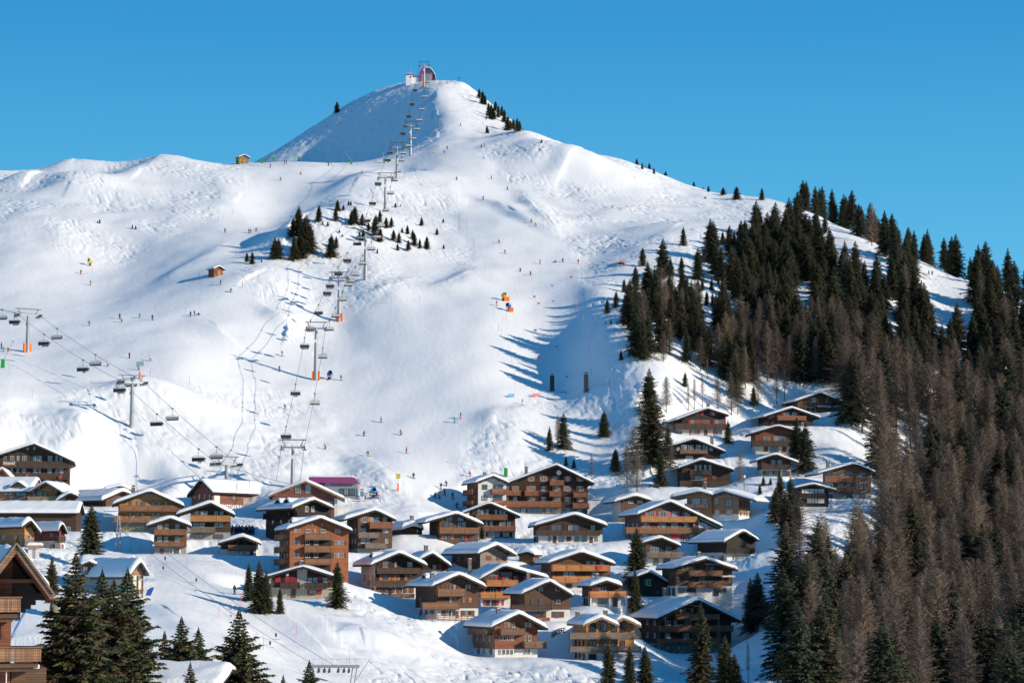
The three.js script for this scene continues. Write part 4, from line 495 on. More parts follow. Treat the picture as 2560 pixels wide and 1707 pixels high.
function longHouse(h, g) {            // long side towards us
  const q = h.m5; g.rotation.y = 0; const L = q.len, w = q.w, off = q.shift, d = new THREE.Group(); d.name = 'body'; g.add(d); d.rotation.y = Math.PI / 2 + .06; d.position.set(L / 2 + off + 3, 0, 0);
  const line = (x) => (x < w / 2 ? lerp(q.eave, q.ridge, (x + .9) / (w / 2 + .9)) : lerp(q.ridge, q.eave, (x - w / 2) / (w / 2 + .9)));
  part('wall', prism([[0, -5], [w, -5], [w, line(w) - .3], [w / 2, q.ridge - .3], [0, line(0) - .3]], 0, -L), woodOf(h.wood), d);
  part('roof', prism([[-.9, line(-.9) - .26], [w / 2, q.ridge - .26], [w + .9, line(w + .9) - .26], [w + .9, line(w + .9)], [w / 2, q.ridge], [-.9, line(-.9)]], .7, -L - .7), M.fascia, d);
  part('snow', snowBlanket(line, -.9, w + .9, .7, -L - .7, h.snow, w / 2), M.roofSnow, d);
  for (const [y0, y1, f, ...xs] of h.W2 || []) for (let i = 0; i < xs.length; i += 2) { const [p0x, p0y] = h.px(xs[i], y1), [p1x, p1y] = h.px(xs[i + 1], y0), a = at(p0x, p0y, h.d).sub(h.A), b = at(p1x, p1y, h.d).sub(h.A); windowAt(g, a.x, b.x, a.y, b.y, 1.15, f); }
}
HOUSES.forEach(buildHouse);
// features on the long right hand wall of the sports building, and its lettering
const font = await new FontLoader().loadAsync('fonts/droid/droid_sans_bold.typeface.json'), serif = await new FontLoader().loadAsync('fonts/droid/droid_serif_bold.typeface.json');
function lettering(text, size, m, parent, f = font, shear = 0) { const g = new TextGeometry(text, { font: f, size, depth: .06, curveSegments: 3, bevelEnabled: false }); g.computeBoundingBox(); if (shear) g.applyMatrix4(new THREE.Matrix4().makeShear(0, 0, shear, 0, 0, 0)); return part('lettering', g, m, parent); }
{
  const h = HOUSES.find((q) => q.n === 'sports_hall'), [xr] = h.on(h.w[1], h.b, 0), g = h.g;
  for (const [y0, y1, f, ...xs] of h.W2) for (let i = 0; i < xs.length; i += 2) { const a = h.on(xs[i], y1, 0, xr), b = h.on(xs[i + 1], y0, 0, xr); const w = windowAt(g, 0, Math.abs(a[2] - b[2]), a[1], b[1], 0, f); w.rotation.y = Math.PI / 2; w.position.set(xr + .005, (a[1] + b[1]) / 2, (a[2] + b[2]) / 2); }
  for (const [x0, x1, y0, y1, k] of h.P2) { const a = h.on(x0, y1, 0, xr), b = h.on(x1, y0, 0, xr); part('wall_panel', box(xr - .02, a[1], b[2], xr + .06, b[1], a[2]), panelOf(k), g); }
  const a = h.on(512, 632, 0, xr), b = h.on(818, 600, 0, xr), size = (b[1] - a[1]) * .92, t = lettering('BETTMERALP S', size, M.white, g), bb = t.geometry.boundingBox;
  t.scale.x = Math.abs(b[2] - a[2]) / (bb.max.x - bb.min.x); t.rotation.y = Math.PI / 2; t.position.set(xr + .03, a[1], a[2]);
  const s = h.on(780, 750, 0, xr), e = h.on(885, 800, 0, xr); part('canopy', box(xr, e[1] - .2, e[2] - 6, xr + 2.4, e[1], s[2] + 14), M.fascia, g);
}
{
  const h = HOUSES[0], a = h.on(15, 385, 1.5), b = h.on(172, 322, 1.5), s = thing('hotel_sign', 'brown board with white script lettering on the left hotel balcony', 'sign', h.A.clone(), h.th);
  part('board', box(a[0], a[1], 1.42, b[0], b[1], 1.5), WOOD.brown, s); const t = lettering('Bettmerhof', (b[1] - a[1]) * .5, M.white, s, serif, .25), bb = t.geometry.boundingBox; t.scale.x = (b[0] - a[0]) * .86 / (bb.max.x - bb.min.x); t.position.set(a[0] + .3, a[1] + (b[1] - a[1]) * .3, 1.5);
}
console.log('houses', scene.children.length);
// ---------------------------------------------------------------- trees
function triCloud(list, colors) {       // list of [ax,ay,az,bx,...] triangles -> geometry with colours
  const n = list.length / 9, pos = new Float32Array(list), nor = new Float32Array(n * 9), a = V(), b = V(), c = V();
  for (let i = 0; i < n; i++) { a.fromArray(pos, i * 9); b.fromArray(pos, i * 9 + 3); c.fromArray(pos, i * 9 + 6); b.sub(a); c.sub(a); b.cross(c).normalize(); for (let k = 0; k < 3; k++) b.toArray(nor, i * 9 + k * 3); }
  const g = new THREE.BufferGeometry(); g.setAttribute('position', new THREE.BufferAttribute(pos, 3)); g.setAttribute('normal', new THREE.BufferAttribute(nor, 3)); g.setAttribute('color', new THREE.BufferAttribute(new Float32Array(colors), 3)); return g;
}
M.needle = mat({ color: rgb(1, 1, 1), vertexColors: true, roughness: .85 }); M.bark = mat({ color: rgb(.085, .062, .048), roughness: .95 }); M.larchBark = mat({ color: rgb(.11, .085, .068), roughness: .95 }); M.twig = mat({ color: rgb(1, 1, 1), vertexColors: true, roughness: .9 });
// a spruce 16 m tall: drooping whorled limbs carrying flat sprays
function spruceGeo(sd, detail, R = 3.1, H = 16, bare = .05, tone = [.040, .047, .021]) {
  reseed(sd); const T = [], C = [], limb = [];
  const levels = Math.round(24 * Math.sqrt(detail)) + 6;
  for (let L = 0; L < levels; L++) {
    const f = Math.pow(L / (levels - 1), .92), y = H * lerp(bare, .985, f), rad = R * (L % 3 === 0 ? 1.1 : .93) * (Math.pow(1 - f, .78) * .96 + .03) * rr(.74, 1.14), n = Math.max(4, Math.round((f < .85 ? rr(7, 9.5) : 5.5) * (detail > 2 ? 1.15 : 1))), az0 = rnd() * 6.28;
    for (let b = 0; b < n; b++) {
      if (rnd() < .07) continue;
      const az = az0 + b / n * 6.28 + rr(-.3, .3), len = rad * rr(.58, 1.15), droop = lerp(.42, -.25, f) * rr(.7, 1.3), ca = Math.cos(az), sa = Math.sin(az), up = rr(.12, .3);
      const at_ = (t) => { const r = len * t; return [ca * r, y - droop * len * t * t * .9 + up * len * t * (t > .7 ? .35 : .2) - .05, sa * r]; };
      if (detail > 2 && len > .8) { const a = at_(0), e = at_(.75); limb.push(rod(V(...a), V(...e), .035, .012, 4)); }
      const ns = Math.max(3, Math.round(len * 3.4 * detail ** .42)), tr = tone[0] * rr(.72, 1.3), tg = tone[1] * rr(.72, 1.25), tb = tone[2] * rr(.7, 1.3);
      for (let s = 0; s < ns; s++) {
        const t = (s + rnd() * .8) / ns * .95 + .06, p = at_(t), wv = (detail > 2 ? .5 : .78) * (1.1 - .4 * t) * Math.min(1, len * .6 + .25);
        for (const sd2 of [-1, 1]) {
          for (let q = 0; q < (detail > 2 ? 2 : 1); q++) {
            const aa = az + sd2 * rr(.35, 1.15), l = wv * rr(.7, 1.35), ex = p[0] + Math.cos(aa) * l, ez = p[2] + Math.sin(aa) * l, ey = p[1] - l * rr(.05, .55), w = l * rr(.2, .34), nx = -Math.sin(aa) * w, nz = Math.cos(aa) * w, lift = rr(-.1, .1);
            T.push(p[0] - nx * .5, p[1] + lift, p[2] - nz * .5, p[0] + nx * .5, p[1] - lift, p[2] + nz * .5, ex, ey, ez);
            T.push(p[0] + nx, p[1] - l * .18, p[2] + nz, (p[0] + ex) / 2, (p[1] + ey) / 2 + .04, (p[2] + ez) / 2, p[0] + nx * 2.2 + Math.cos(aa) * l * .55, ey - l * .1, p[2] + nz * 2.2 + Math.sin(aa) * l * .55);
            const v = rr(.75, 1.3); for (let k = 0; k < 6; k++) C.push(tr * v, tg * v, tb * v);
          }
        }
        if (rnd() < .7) { const l = wv * rr(.4, .8); T.push(p[0] - .07, p[1], p[2], p[0] + .07, p[1], p[2] + .05, p[0] + rr(-.1, .1), p[1] - l, p[2] + rr(-.1, .1)); const v = rr(.6, 1.1); for (let k = 0; k < 3; k++) C.push(tr * v, tg * v, tb * v); }
      }
      const e = at_(1), e0 = at_(.8); T.push(e0[0] - sa * .13, e0[1], e0[2] + ca * .13, e0[0] + sa * .13, e0[1], e0[2] - ca * .13, e[0] * 1.06, e[1] + .04, e[2] * 1.06); for (let k = 0; k < 3; k++) C.push(tr * 1.2, tg * 1.2, tb * 1.2);
    }
  }
  for (let k = 0; k < 10; k++) { const a = k / 10 * 6.28, y = H * rr(.95, .985); T.push(0, H * 1.02, 0, Math.cos(a) * .05, y, Math.sin(a) * .05, Math.cos(a) * .22, y - .1, Math.sin(a) * .22); for (let q = 0; q < 3; q++) C.push(...tone); }
  const trunk = rod(V(0, -1.5, 0), V(0, H * .97, 0), H * .015, .03, 8);
  return { crown: triCloud(T, C), trunk: limb.length ? merge([trunk, ...limb]) : trunk };
}
// a leafless larch 18 m tall: whorls of thin limbs with countless fine twigs
function larchGeo(sd, R = 3.4, H = 18, bare = .16, dens = 1, tone = [.205, .145, .098]) {
  reseed(sd); const T = [], C = [], limb = [], lean = rr(-.02, .02), levels = 34;
  for (let L = 0; L < levels; L++) {
    const f = L / (levels - 1), y = H * lerp(bare, .97, f), rad = R * (Math.pow(1 - f, .62) * (f < .15 ? .7 + f * 2 : 1) + .03) * rr(.75, 1.15), n = f > .9 ? 4 : Math.round(rr(5, 7));
    const az0 = rnd() * 6.28;
    for (let b = 0; b < n; b++) {
      const az = az0 + b / n * 6.28 + rr(-.35, .35), len = rad * rr(.55, 1.15), ca = Math.cos(az), sa = Math.sin(az), bend = lerp(-.18, .32, f) * rr(.6, 1.3), hook = rr(.05, .22);
      const at_ = (t) => [ca * len * t + lean * y, y + len * (bend * t + hook * t * t), sa * len * t];
      if (len > .5) { const m = at_(.5), e = at_(1); limb.push(rod(V(...at_(0)), V(...m), .035, .022, 3), rod(V(...m), V(...e), .022, .008, 3)); }
      const ns = Math.round(len * 15 * dens) + 5, tv = rr(.75, 1.25);
      for (let s = 0; s < ns; s++) {
        const t = Math.pow((s + rnd()) / ns, .75), p = at_(t), sd2 = rnd() < .5 ? -1 : 1, aa = az + sd2 * rr(.3, 1.5), l = rr(.3, .85) * (1.15 - .5 * t), dn = rr(-.75, .3);
        const ex = p[0] + Math.cos(aa) * l * .8, ey = p[1] + l * dn, ez = p[2] + Math.sin(aa) * l * .8, w = .026;
        T.push(p[0] - Math.sin(aa) * w, p[1], p[2] + Math.cos(aa) * w, p[0] + Math.sin(aa) * w, p[1] + w, p[2] - Math.cos(aa) * w, ex, ey, ez);
        const v = tv * rr(.7, 1.35); for (let k = 0; k < 3; k++) C.push(tone[0] * v, tone[1] * v, tone[2] * v);
        if (rnd() < .9) { const q = rr(.3, .8), mx = lerp(p[0], ex, q), my = lerp(p[1], ey, q), mz = lerp(p[2], ez, q), l2 = l * .5; T.push(mx - w, my, mz, mx + w, my, mz + w, mx + rr(-.3, .3) * l2 * 2, my - l2 * rr(-.3, 1), mz + rr(-.3, .3) * l2 * 2); for (let k = 0; k < 3; k++) C.push(tone[0] * v, tone[1] * v, tone[2] * v); }
      }
    }
  }
  const trunk = rod(V(0, -1.5, 0), V(lean * H, H * .98, 0), H * .0125, .02, 8);
  return { crown: triCloud(T, C), trunk: merge([trunk, ...limb]) };
}
function treeProto(geo, needle, bark) { const g = new THREE.Group(); part('trunk', geo.trunk, bark, g); part('crown', geo.crown, needle, g); return g; }
const SPRUCE = [11, 12, 13, 14, 15, 16].map((s, i) => treeProto(spruceGeo(s, 1.7, [4.5, 4.0, 5.1, 4.3, 4.8, 3.8][i], 16, [.04, .1, .05, .14, .03, .08][i], [[.062, .066, .030], [.053, .060, .030], [.070, .066, .032], [.060, .058, .028], [.050, .060, .031], [.066, .062, .029]][i]), M.needle, M.bark));
const BIGSPRUCE = [21, 22, 23].map((s, i) => treeProto(spruceGeo(s, 4.6, [4.5, 3.7, 4.1][i], 16, .03, [[.075, .086, .034], [.090, .084, .038], [.078, .08, .032]][i]), M.needle, M.bark));
const LARCH = [31, 32, 33, 34, 35].map((s, i) => treeProto(larchGeo(s, [4.2, 3.7, 4.7, 4.0, 3.4][i], 18, [.12, .2, .1, .22, .16][i], 1.35, [[.19, .14, .10], [.165, .126, .096], [.20, .142, .098], [.155, .12, .093], [.185, .143, .108]][i]), M.twig, M.larchBark));
const THINLARCH = [treeProto(larchGeo(41, 2.1, 18, .3, .55), M.twig, M.larchBark), treeProto(larchGeo(42, 1.8, 18, .4, .45), M.twig, M.larchBark)];
let treeCount = 0;
const KIND = { s: [SPRUCE, 16, 'spruce_tree', 'spruce'], S: [BIGSPRUCE, 16, 'spruce_tree', 'spruce'], l: [LARCH, 18, 'larch_tree', 'larch'], t: [THINLARCH, 18, 'larch_tree', 'larch'] };
const massOf = { s: [], l: [] }; let inWood = false;      // those past the 300 largest of a kind go into one mass
function plant(kind, p, hgt, label, group, wide = 1) {
  const [protos, H, name, cat] = KIND[kind], proto = protos[treeCount++ % protos.length], c = proto.clone(); c.name = numbered(name); c.userData = { label, category: cat }; if (group) c.userData.group = group;
  const s = hgt / H, w = s * wide * rr(.9, 1.15); c.scale.set(w, s, w); c.rotation.y = rnd() * 6.28; c.position.copy(p); scene.add(c); if (inWood) (massOf[kind === 's' ? 's' : 'l']).push({ c, proto, px: hgt / -p.z }); return c;
}
const used = [];
function treePx(kind, x, top, base, label, group, wide = 1, d) {       // a tree whose foot and tip are seen at these photograph pixels
  const p = d ? at(x, base, d) : ground(x, base); if (d) p.y = Math.min(p.y, height(p.x, p.z)); const k = FOCAL / -p.z; used.push([p.x, p.z]);
  return plant(kind, p, (base - top) / k, label, group, wide);
}
reseed(77);
const z7 = (x, y) => [1500 + x / 4.519, 520 + y / 4.519], z4u = (x, y) => [600 + x / 4.519, 380 + y / 4.519];
// single trees on the open shoulder right of the race piste
for (const [x, t, b, k = 's', w = 1] of [[945, 205, 425], [715, 335, 800], [485, 440, 655], [405, 650, 915], [275, 795, 950], [185, 930, 1130], [85, 1020, 1190], [310, 1000, 1250], [345, 1140, 1370], [545, 610, 1100], [690, 650, 1120, 'l', 1.2], [925, 530, 780], [1110, 440, 810, 's', 1.1], [1325, 555, 790], [1525, 480, 810], [1600, 370, 700], [1645, 125, 450], [1520, 260, 415], [1390, 260, 410], [1770, 265, 450], [1800, 430, 570], [1895, 240, 540], [2050, 190, 600], [990, 770, 870], [1110, 800, 1050], [1160, 790, 940], [1265, 800, 930], [1385, 800, 915], [1340, 790, 860], [1350, 930, 1040], [1210, 930, 1100], [1275, 950, 1120], [855, 890, 1100], [930, 880, 1200, 'l', .8], [1010, 950, 1190], [430, 1040, 1110], [460, 1100, 1190], [125, 1250, 1310], [65, 1280, 1310], [800, 560, 790], [2260, 190, 400], [2200, 260, 420], [2130, 250, 640], [1975, 330, 760], [240, 1600, 1720], [2020, 480, 860], [2100, 560, 900]])
  treePx(k, ...z7(x, t), z7(x, b)[1], k === 'l' ? 'brown bare larch standing among spruces above the race piste' : 'single dark spruce on the open snowy shoulder above the race piste', k === 'l' ? 'larches on the shoulder' : 'spruces on the open shoulder', w * 1.15);
// the knoll under the chairlift
for (const [x, t, b, w = 1] of [[660, 600, 950, 1.15], [600, 740, 960], [720, 740, 1010], [745, 700, 1150], [800, 840, 1140], [690, 930, 1200], [610, 930, 1230], [665, 940, 1190], [390, 960, 1215, 1.25], [430, 970, 1200], [75, 1130, 1250], [135, 1120, 1265], [890, 590, 790, 1.1], [1100, 535, 660, 1.3], [1080, 610, 780], [1130, 640, 670], [1165, 590, 665], [1225, 545, 600], [1250, 545, 605], [1295, 605, 805, 1.1], [1260, 650, 830], [1380, 690, 830], [990, 780, 840], [930, 780, 820], [1580, 645, 795], [1535, 700, 890], [1520, 720, 960], [1650, 730, 860], [1710, 730, 860], [1450, 790, 890], [1390, 870, 1010], [1350, 890, 985], [1585, 850, 1020], [1560, 900, 1010], [1735, 870, 1005], [1795, 900, 1025], [1890, 820, 930], [1830, 845, 915], [1950, 870, 990], [1970, 910, 1055], [1900, 990, 1120], [1780, 1030, 1110], [2030, 970, 1090], [2110, 945, 1095], [2050, 730, 835], [2225, 855, 935], [2295, 745, 800], [2300, 1040, 1095], [1550, 1085, 1145], [1030, 925, 1190, 1.1], [1085, 945, 1090], [1120, 870, 910], [1155, 920, 960], [1755, 570, 625], [1815, 580, 615], [1405, 640, 655], [240, 1205, 1245]])
  treePx('s', ...z4u(x, t), z4u(x, b)[1], 'dark spruce on the rocky knoll under the chairlift', 'spruces on the lift knoll', w * 1.3);
treePx('s', 842, 252, 282, 'lone spruce on the left skyline of the summit cone', undefined, 1.3);
for (const [x, t, b] of [[248, 546, 559], [243, 550, 557], [330, 560, 572], [338, 562, 573]]) treePx('s', x, t, b, 'tiny spruce poking out of the snow on the far left slope', 'small spruces on the left slope', 1.2);
for (const [x, t, b, w] of [[1354, 348, 357, 2], [1565, 390, 401, 1.5]]) treePx('s', x, t, b, 'low shrubby spruce on the rounded mound below the summit', 'shrubs on the mound', w);
// the skyline below the summit on the right
const zs = (x, y) => [900 + x / 4.694, 100 + y / 4.694];
for (const [x, t, b] of [[1400, 565, 690], [1440, 590, 750], [1490, 590, 690], [1470, 640, 760], [1510, 720, 890], [1540, 740, 930], [1570, 780, 940], [1590, 710, 830], [1625, 760, 910], [1665, 760, 890], [1695, 810, 970], [1735, 880, 1060], [1770, 930, 1050], [1800, 920, 1050], [1845, 905, 1075], [1875, 940, 1060], [1918, 990, 1045], [2040, 1010, 1055], [1480, 880, 930], [1505, 620, 680]])
  treePx('s', ...zs(x, t), zs(x, b)[1], 'dark spruce on the steep right edge of the summit cone', 'spruces on the summit edge', 1.15);
const zr = (x, y) => [1500 + x / 2.218, 380 + y / 2.218];
for (const [x, t, b, w = 1.2] of [[205, 8, 70], [235, 55, 95], [250, 50, 85], [275, 58, 95], [170, 40, 55], [300, 85, 120], [365, 80, 128, 1.5], [522, 133, 185], [572, 168, 205], [603, 185, 220], [685, 195, 242, 1.8], [760, 188, 262, 1.5], [870, 190, 236], [900, 195, 266], [1010, 172, 262, 1.3], [1078, 203, 280], [1140, 208, 305, 1.3], [1245, 245, 360], [1300, 275, 370], [1345, 290, 400], [1250, 340, 455], [1205, 340, 390], [1385, 335, 420], [1440, 285, 470], [1410, 320, 440], [585, 245, 258, 2]])
  treePx('s', ...zr(x, t), zr(x, b)[1], 'dark spruce along the skyline right of the summit', 'spruces along the right skyline', w);
// the dense wood on the right hillside: spruce above, larch below
const SPR = [[1880, 640], [1960, 600], [2050, 570], [2140, 590], [2260, 655], [2420, 730], [2600, 800], [2760, 880], [2760, 1010], [2330, 990], [2180, 930], [2000, 960], [1910, 900], [1850, 760]], GAP = [[[2036, 545], [2089, 580], [2179, 625], [2241, 670], [2214, 691], [2143, 655], [2071, 611]], [[2290, 665], [2330, 664], [2393, 718], [2446, 789], [2437, 807], [2357, 825], [2339, 780], [2300, 730]], [[1982, 700], [2036, 718], [2027, 771], [1982, 798]]];
const LAR = [[1900, 900], [2010, 920], [2150, 900], [2330, 960], [2760, 1010], [2800, 1700], [2060, 1760], [1990, 1660], [1940, 1540], [2000, 1440], [1960, 1380], [2060, 1340], [2190, 1270], [2200, 1150], [2090, 1080], [2060, 1020], [1900, 960]];
const NOHOUSE = [[1830, 1020, 2110, 1320], [2030, 1130, 2200, 1270]];
const spots = [], CLEAR = [[2025, 1120, 2200, 1252], [1975, 1190, 2095, 1275], [1870, 960, 2110, 1200], [1680, 1030, 1840, 1240]];
function scatter(poly, n, gap, minPx, fn) {
  let made = 0, tries = 0; const xs = poly.map((p) => p[0]), ys = poly.map((p) => p[1]), x0 = Math.min(...xs), x1 = Math.max(...xs), y0 = Math.min(...ys), y1 = Math.max(...ys);
  while (made < n && tries++ < n * 60) {
    const x = rr(x0, x1), y = rr(y0, y1); if (!inPoly(poly, x, y) || GAP.some((g) => inPoly(g, x, y)) || NOHOUSE.some(([a, b, c, d]) => x > a && x < c && y > b && y < d)) continue;
    const p = ground(x, y, 300), topY = toPixel(V(p.x, p.y + 19, p.z))[1]; if (CLEAR.some(([a, b, c, d]) => x > a && x < c && y > b && topY < d)) continue; if ([.3, .6].some((t) => GAP.some((g) => inPoly(g, x, lerp(y, topY, t * .85))))) continue; if (spots.some((q) => Math.hypot(q[0] - p.x, q[1] - p.z) < gap)) continue;
    if (TERR.some((t) => { const dx = p.x - t.x, dz = p.z - t.z; return Math.hypot(dx + t.h.nv.x * t.len / 2, dz + t.h.nv.z * t.len / 2) < Math.max(t.half, t.len / 2) + 3; })) continue;
    spots.push([p.x, p.z]); fn(p, x, y); made++;
  }
}
reseed(501); inWood = true;
const SPR2 = [[1600, 735], [1720, 770], [1840, 800], [1930, 880], [1880, 960], [1760, 945], [1640, 900], [1575, 900], [1560, 850], [1570, 790]];
scatter(SPR2, 62, 3.2, 0, (p) => { const l = rnd() < .15; plant(l ? 'l' : 's', p, rr(9, 15), l ? 'brown bare larch in the thick tree cluster above the highest chalets' : 'dark spruce in the thick tree cluster above the highest chalets', l ? 'larches of the cluster' : 'spruces of the cluster', rr(.9, 1.1)); });
const SPR3 = [[1760, 640], [1830, 590], [1900, 575], [1990, 600], [1960, 700], [1900, 780], [1840, 760], [1790, 700]];
scatter(SPR3, 32, 3.4, 0, (p) => plant('s', p, rr(10, 16), 'dark spruce at the left edge of the upper wood', 'spruces of the upper wood', rr(.95, 1.2)));
scatter(SPR, 235, 3.4, 0, (p, x, y) => plant(rnd() < .95 ? 's' : 'l', p, rr(12, 19), 'dark spruce in the dense wood on the upper right hillside', 'spruces of the upper wood', rr(.9, 1.15)).userData.category);
scene.children.forEach((c) => { if (c.userData.group === 'spruces of the upper wood' && c.name.startsWith('larch')) { c.userData = { label: 'brown bare larch among the spruces of the upper wood', category: 'larch', group: 'larches of the upper wood' }; } });
{ // trees standing on and just behind the right hand crest
  const crest = [[1990, 1100], [2040, 1090], [2150, 1030], [2300, 965], [2450, 930], [2560, 900], [2760, 865]];
  for (let i = 0; i < 62; i++) { const u = rr(2000, 2740); let k = 0; while (k < crest.length - 2 && crest[k + 1][0] < u) k++; const d = lerp(crest[k][1], crest[k + 1][1], (u - crest[k][0]) / (crest[k + 1][0] - crest[k][0])) + rr(-14, 34), p = at(u, 600, d); p.y = height(p.x, p.z); if (spots.some((q) => Math.hypot(q[0] - p.x, q[1] - p.z) < 2.6)) continue; spots.push([p.x, p.z]); plant('s', p, rr(11, 18), 'dark spruce standing against the sky on the right hand crest', 'spruces of the right crest', rr(.9, 1.1)); }
}
scatter([[1790, 850], [1900, 830], [2060, 835], [2170, 890], [2090, 962], [1975, 955], [1850, 985], [1795, 965]], 46, 3.2, 0, (p) => { const s = rnd() < .2; plant(s ? 's' : 'l', p, s ? rr(11, 16) : rr(12, 18), s ? 'dark spruce among the larches just above the topmost chalet' : 'brown leafless larch just above the topmost chalet', s ? 'spruces above the topmost chalet' : 'larches above the topmost chalet', 1.05); });
scatter(LAR, 400, 3.5, 0, (p) => { const s = rnd() < .28; plant(s ? 's' : rnd() < .1 ? 't' : 'l', p, s ? rr(14, 22) : rr(16, 23.5), s ? 'dark spruce standing among the brown larches on the right hillside' : 'brown leafless larch in the wood filling the lower right', s ? 'spruces among the larches' : 'larches of the lower wood', rr(.95, 1.25)); });
scatter([[1960, 1690], [2640, 1690], [2640, 1880], [1990, 1880]], 46, 3.4, 0, (p) => { const s = rnd() < .62; plant(s ? 's' : 'l', p, s ? rr(13, 20) : rr(14, 20), s ? 'dark spruce rising from below the bottom right picture edge' : 'brown larch rising from below the bottom right picture edge', s ? 'spruces at the bottom right edge' : 'larches at the bottom right edge', 1.05); });
inWood = false;
// trees between the race piste, the village and the wood
const zA = (x, y) => [1500 + x / 4.519, 920 + y / 4.519];
for (const [x, t, b, k, w = 1] of [[560, 0, 560, 's', 1.4], [600, 300, 1100, 's', 1.4], [470, 420, 900, 'l', 1], [510, 500, 1000, 'l', 1], [380, 640, 1180, 'l', 1.1], [690, 920, 1340, 's', 1.1], [420, 900, 1420, 'l', 1], [310, 850, 1380, 'l', 1], [165, 930, 1185, 's', 1.15], [50, 480, 770, 's', 1.15], [750, 80, 500, 'l'], [965, 40, 210, 's', 1.1], [1000, 180, 480, 't'], [1070, 100, 470, 't'], [1160, 50, 440, 't'], [1335, 100, 450, 'l'], [1490, 20, 520, 'l'], [1540, -150, 330, 's', 1], [1560, 100, 520, 'l'], [1790, -60, 420, 'l', 1.1], [1740, 200, 440, 's'], [1450, 590, 850, 's', 1.15], [770, 640, 1000, 's', 1.15], [800, 780, 1120, 'l', 1], [1590, 920, 1300, 'l', .9], [2000, -20, 400, 't'], [2090, -60, 400, 't'], [1215, -120, 120, 't'], [2040, 1150, 1640, 's', 1.15], [2160, 1220, 1680, 's', 1.15], [2100, 1400, 1900, 's', 1.1], [1990, 1350, 1750, 's', 1], [2230, 560, 1060, 's', 1.15], [2330, 620, 1180, 's', 1], [1850, 1220, 1330, 's', 1.6], [1930, 1240, 1320, 's', 1.5], [1810, 1310, 1430, 's', 1.2], [2140, 1480, 1960, 's', 1.2], [2240, 1500, 1850, 's', 1]])
  treePx(k, ...zA(x, t), zA(x, b)[1], k === 's' ? 'dark spruce between the upper chalets and the race piste' : 'brown leafless larch between the upper chalets and the race piste', k === 's' ? 'spruces among the upper chalets' : 'larches among the upper chalets', w);
for (const [x, t, b, k] of [[1409, 1030, 1122, 's'], [1374, 1065, 1128, 's'], [1510, 1028, 1092, 's'], [1415, 1140, 1165, 's'], [1435, 1148, 1170, 's'], [1540, 1120, 1185, 's'], [1480, 1130, 1215, 't'], [1395, 1035, 1110, 'l']]) treePx(k, x, t, b, k === 's' ? 'dark spruce on the bank behind the clock hotel' : 'bare larch on the bank behind the clock hotel', k === 's' ? 'spruces behind the clock hotel' : 'larches behind the clock hotel', 1.1);
// village and lower slope
const z8 = (x, y) => [1380 + x / 4.519, 1360 + y / 4.519];
for (const [x, t, b, label, w = 1, k = 'S', d] of [[960, -180, 500, 'tall spruce growing between the small brown chalet and the cottage', 1.05], [940, 280, 770, 'spruce right of the cottage with the orange balcony', 1.1], [2250, 390, 1000, 'high trunked pine right of the largest dark chalet', .9, 's'], [2330, 330, 960, 'leaning pine with a thick forked trunk at the forest edge', 1.2, 's'], [640, 1090, 1750, 'left spruce of three before the light larch chalet', 1.05, 'S'], [880, 1150, 1760, 'middle spruce of three before the light larch chalet', .9, 'S'], [1055, 1160, 1730, 'slim right spruce of three before the light larch chalet', .95, 'S'], [1690, 690, 1720, 'tallest spruce before the largest dark chalet', .95, 'S'], [1960, 1040, 1800, 'spruce before the right corner of the largest dark chalet', 1, 'S'], [2070, 1250, 1850, 'lowest spruce by the right corner of the largest dark chalet', 1, 'S'], [1890, 850, 1500, 'thin bare larch before the largest dark chalet', .9, 't'], [2220, 1090, 1640, 'thin dead larch right of the largest dark chalet', .8, 't']])
  treePx(k, ...z8(x, t), Math.min(1760, z8(x, b)[1]), label, undefined, w, d);
const z6 = (x, y) => [440 + x / 4.519, 1360 + y / 4.519], z1 = (x, y) => [x / 4.519, 1080 + y / 4.519], z5 = (x, y) => [x / 4.519, 1360 + y / 4.519];
for (const [x, t, b, label, w = 1, k = 'S'] of [[815, 220, 640, 'left spruce of the group beside the beige house', .85], [930, 190, 770, 'big middle spruce beside the beige house', 1], [1010, 300, 780, 'right spruce of the group beside the beige house', 1], [1070, 360, 640, 'bare larch beside the beige house', .9, 'l'], [1170, 480, 785, 'small young spruce left of the beige house door', 1], [1820, 200, 725, 'lone spruce at the right corner of the beige house', 1.05]])
  treePx(k, ...z6(x, t), z6(x, b)[1], label, undefined, w);
treePx('S', ...z1(1020, 715), z1(0, 1395)[1], 'broad dark spruce before the restaurant terrace', undefined, 1.25, 480);
treePx('S', ...z1(190, 890), z1(0, 1420)[1], 'slender spruce beside the orange gable at far left', undefined, 1, 440);
treePx('S', ...z5(575, -180), z5(0, 560)[1], 'spruce left of the dormer house roof', undefined, 1, 380);
treePx('s', 1205, 1313, 1352, 'small young spruce beside the glazed gable chalet', undefined, 1.2);
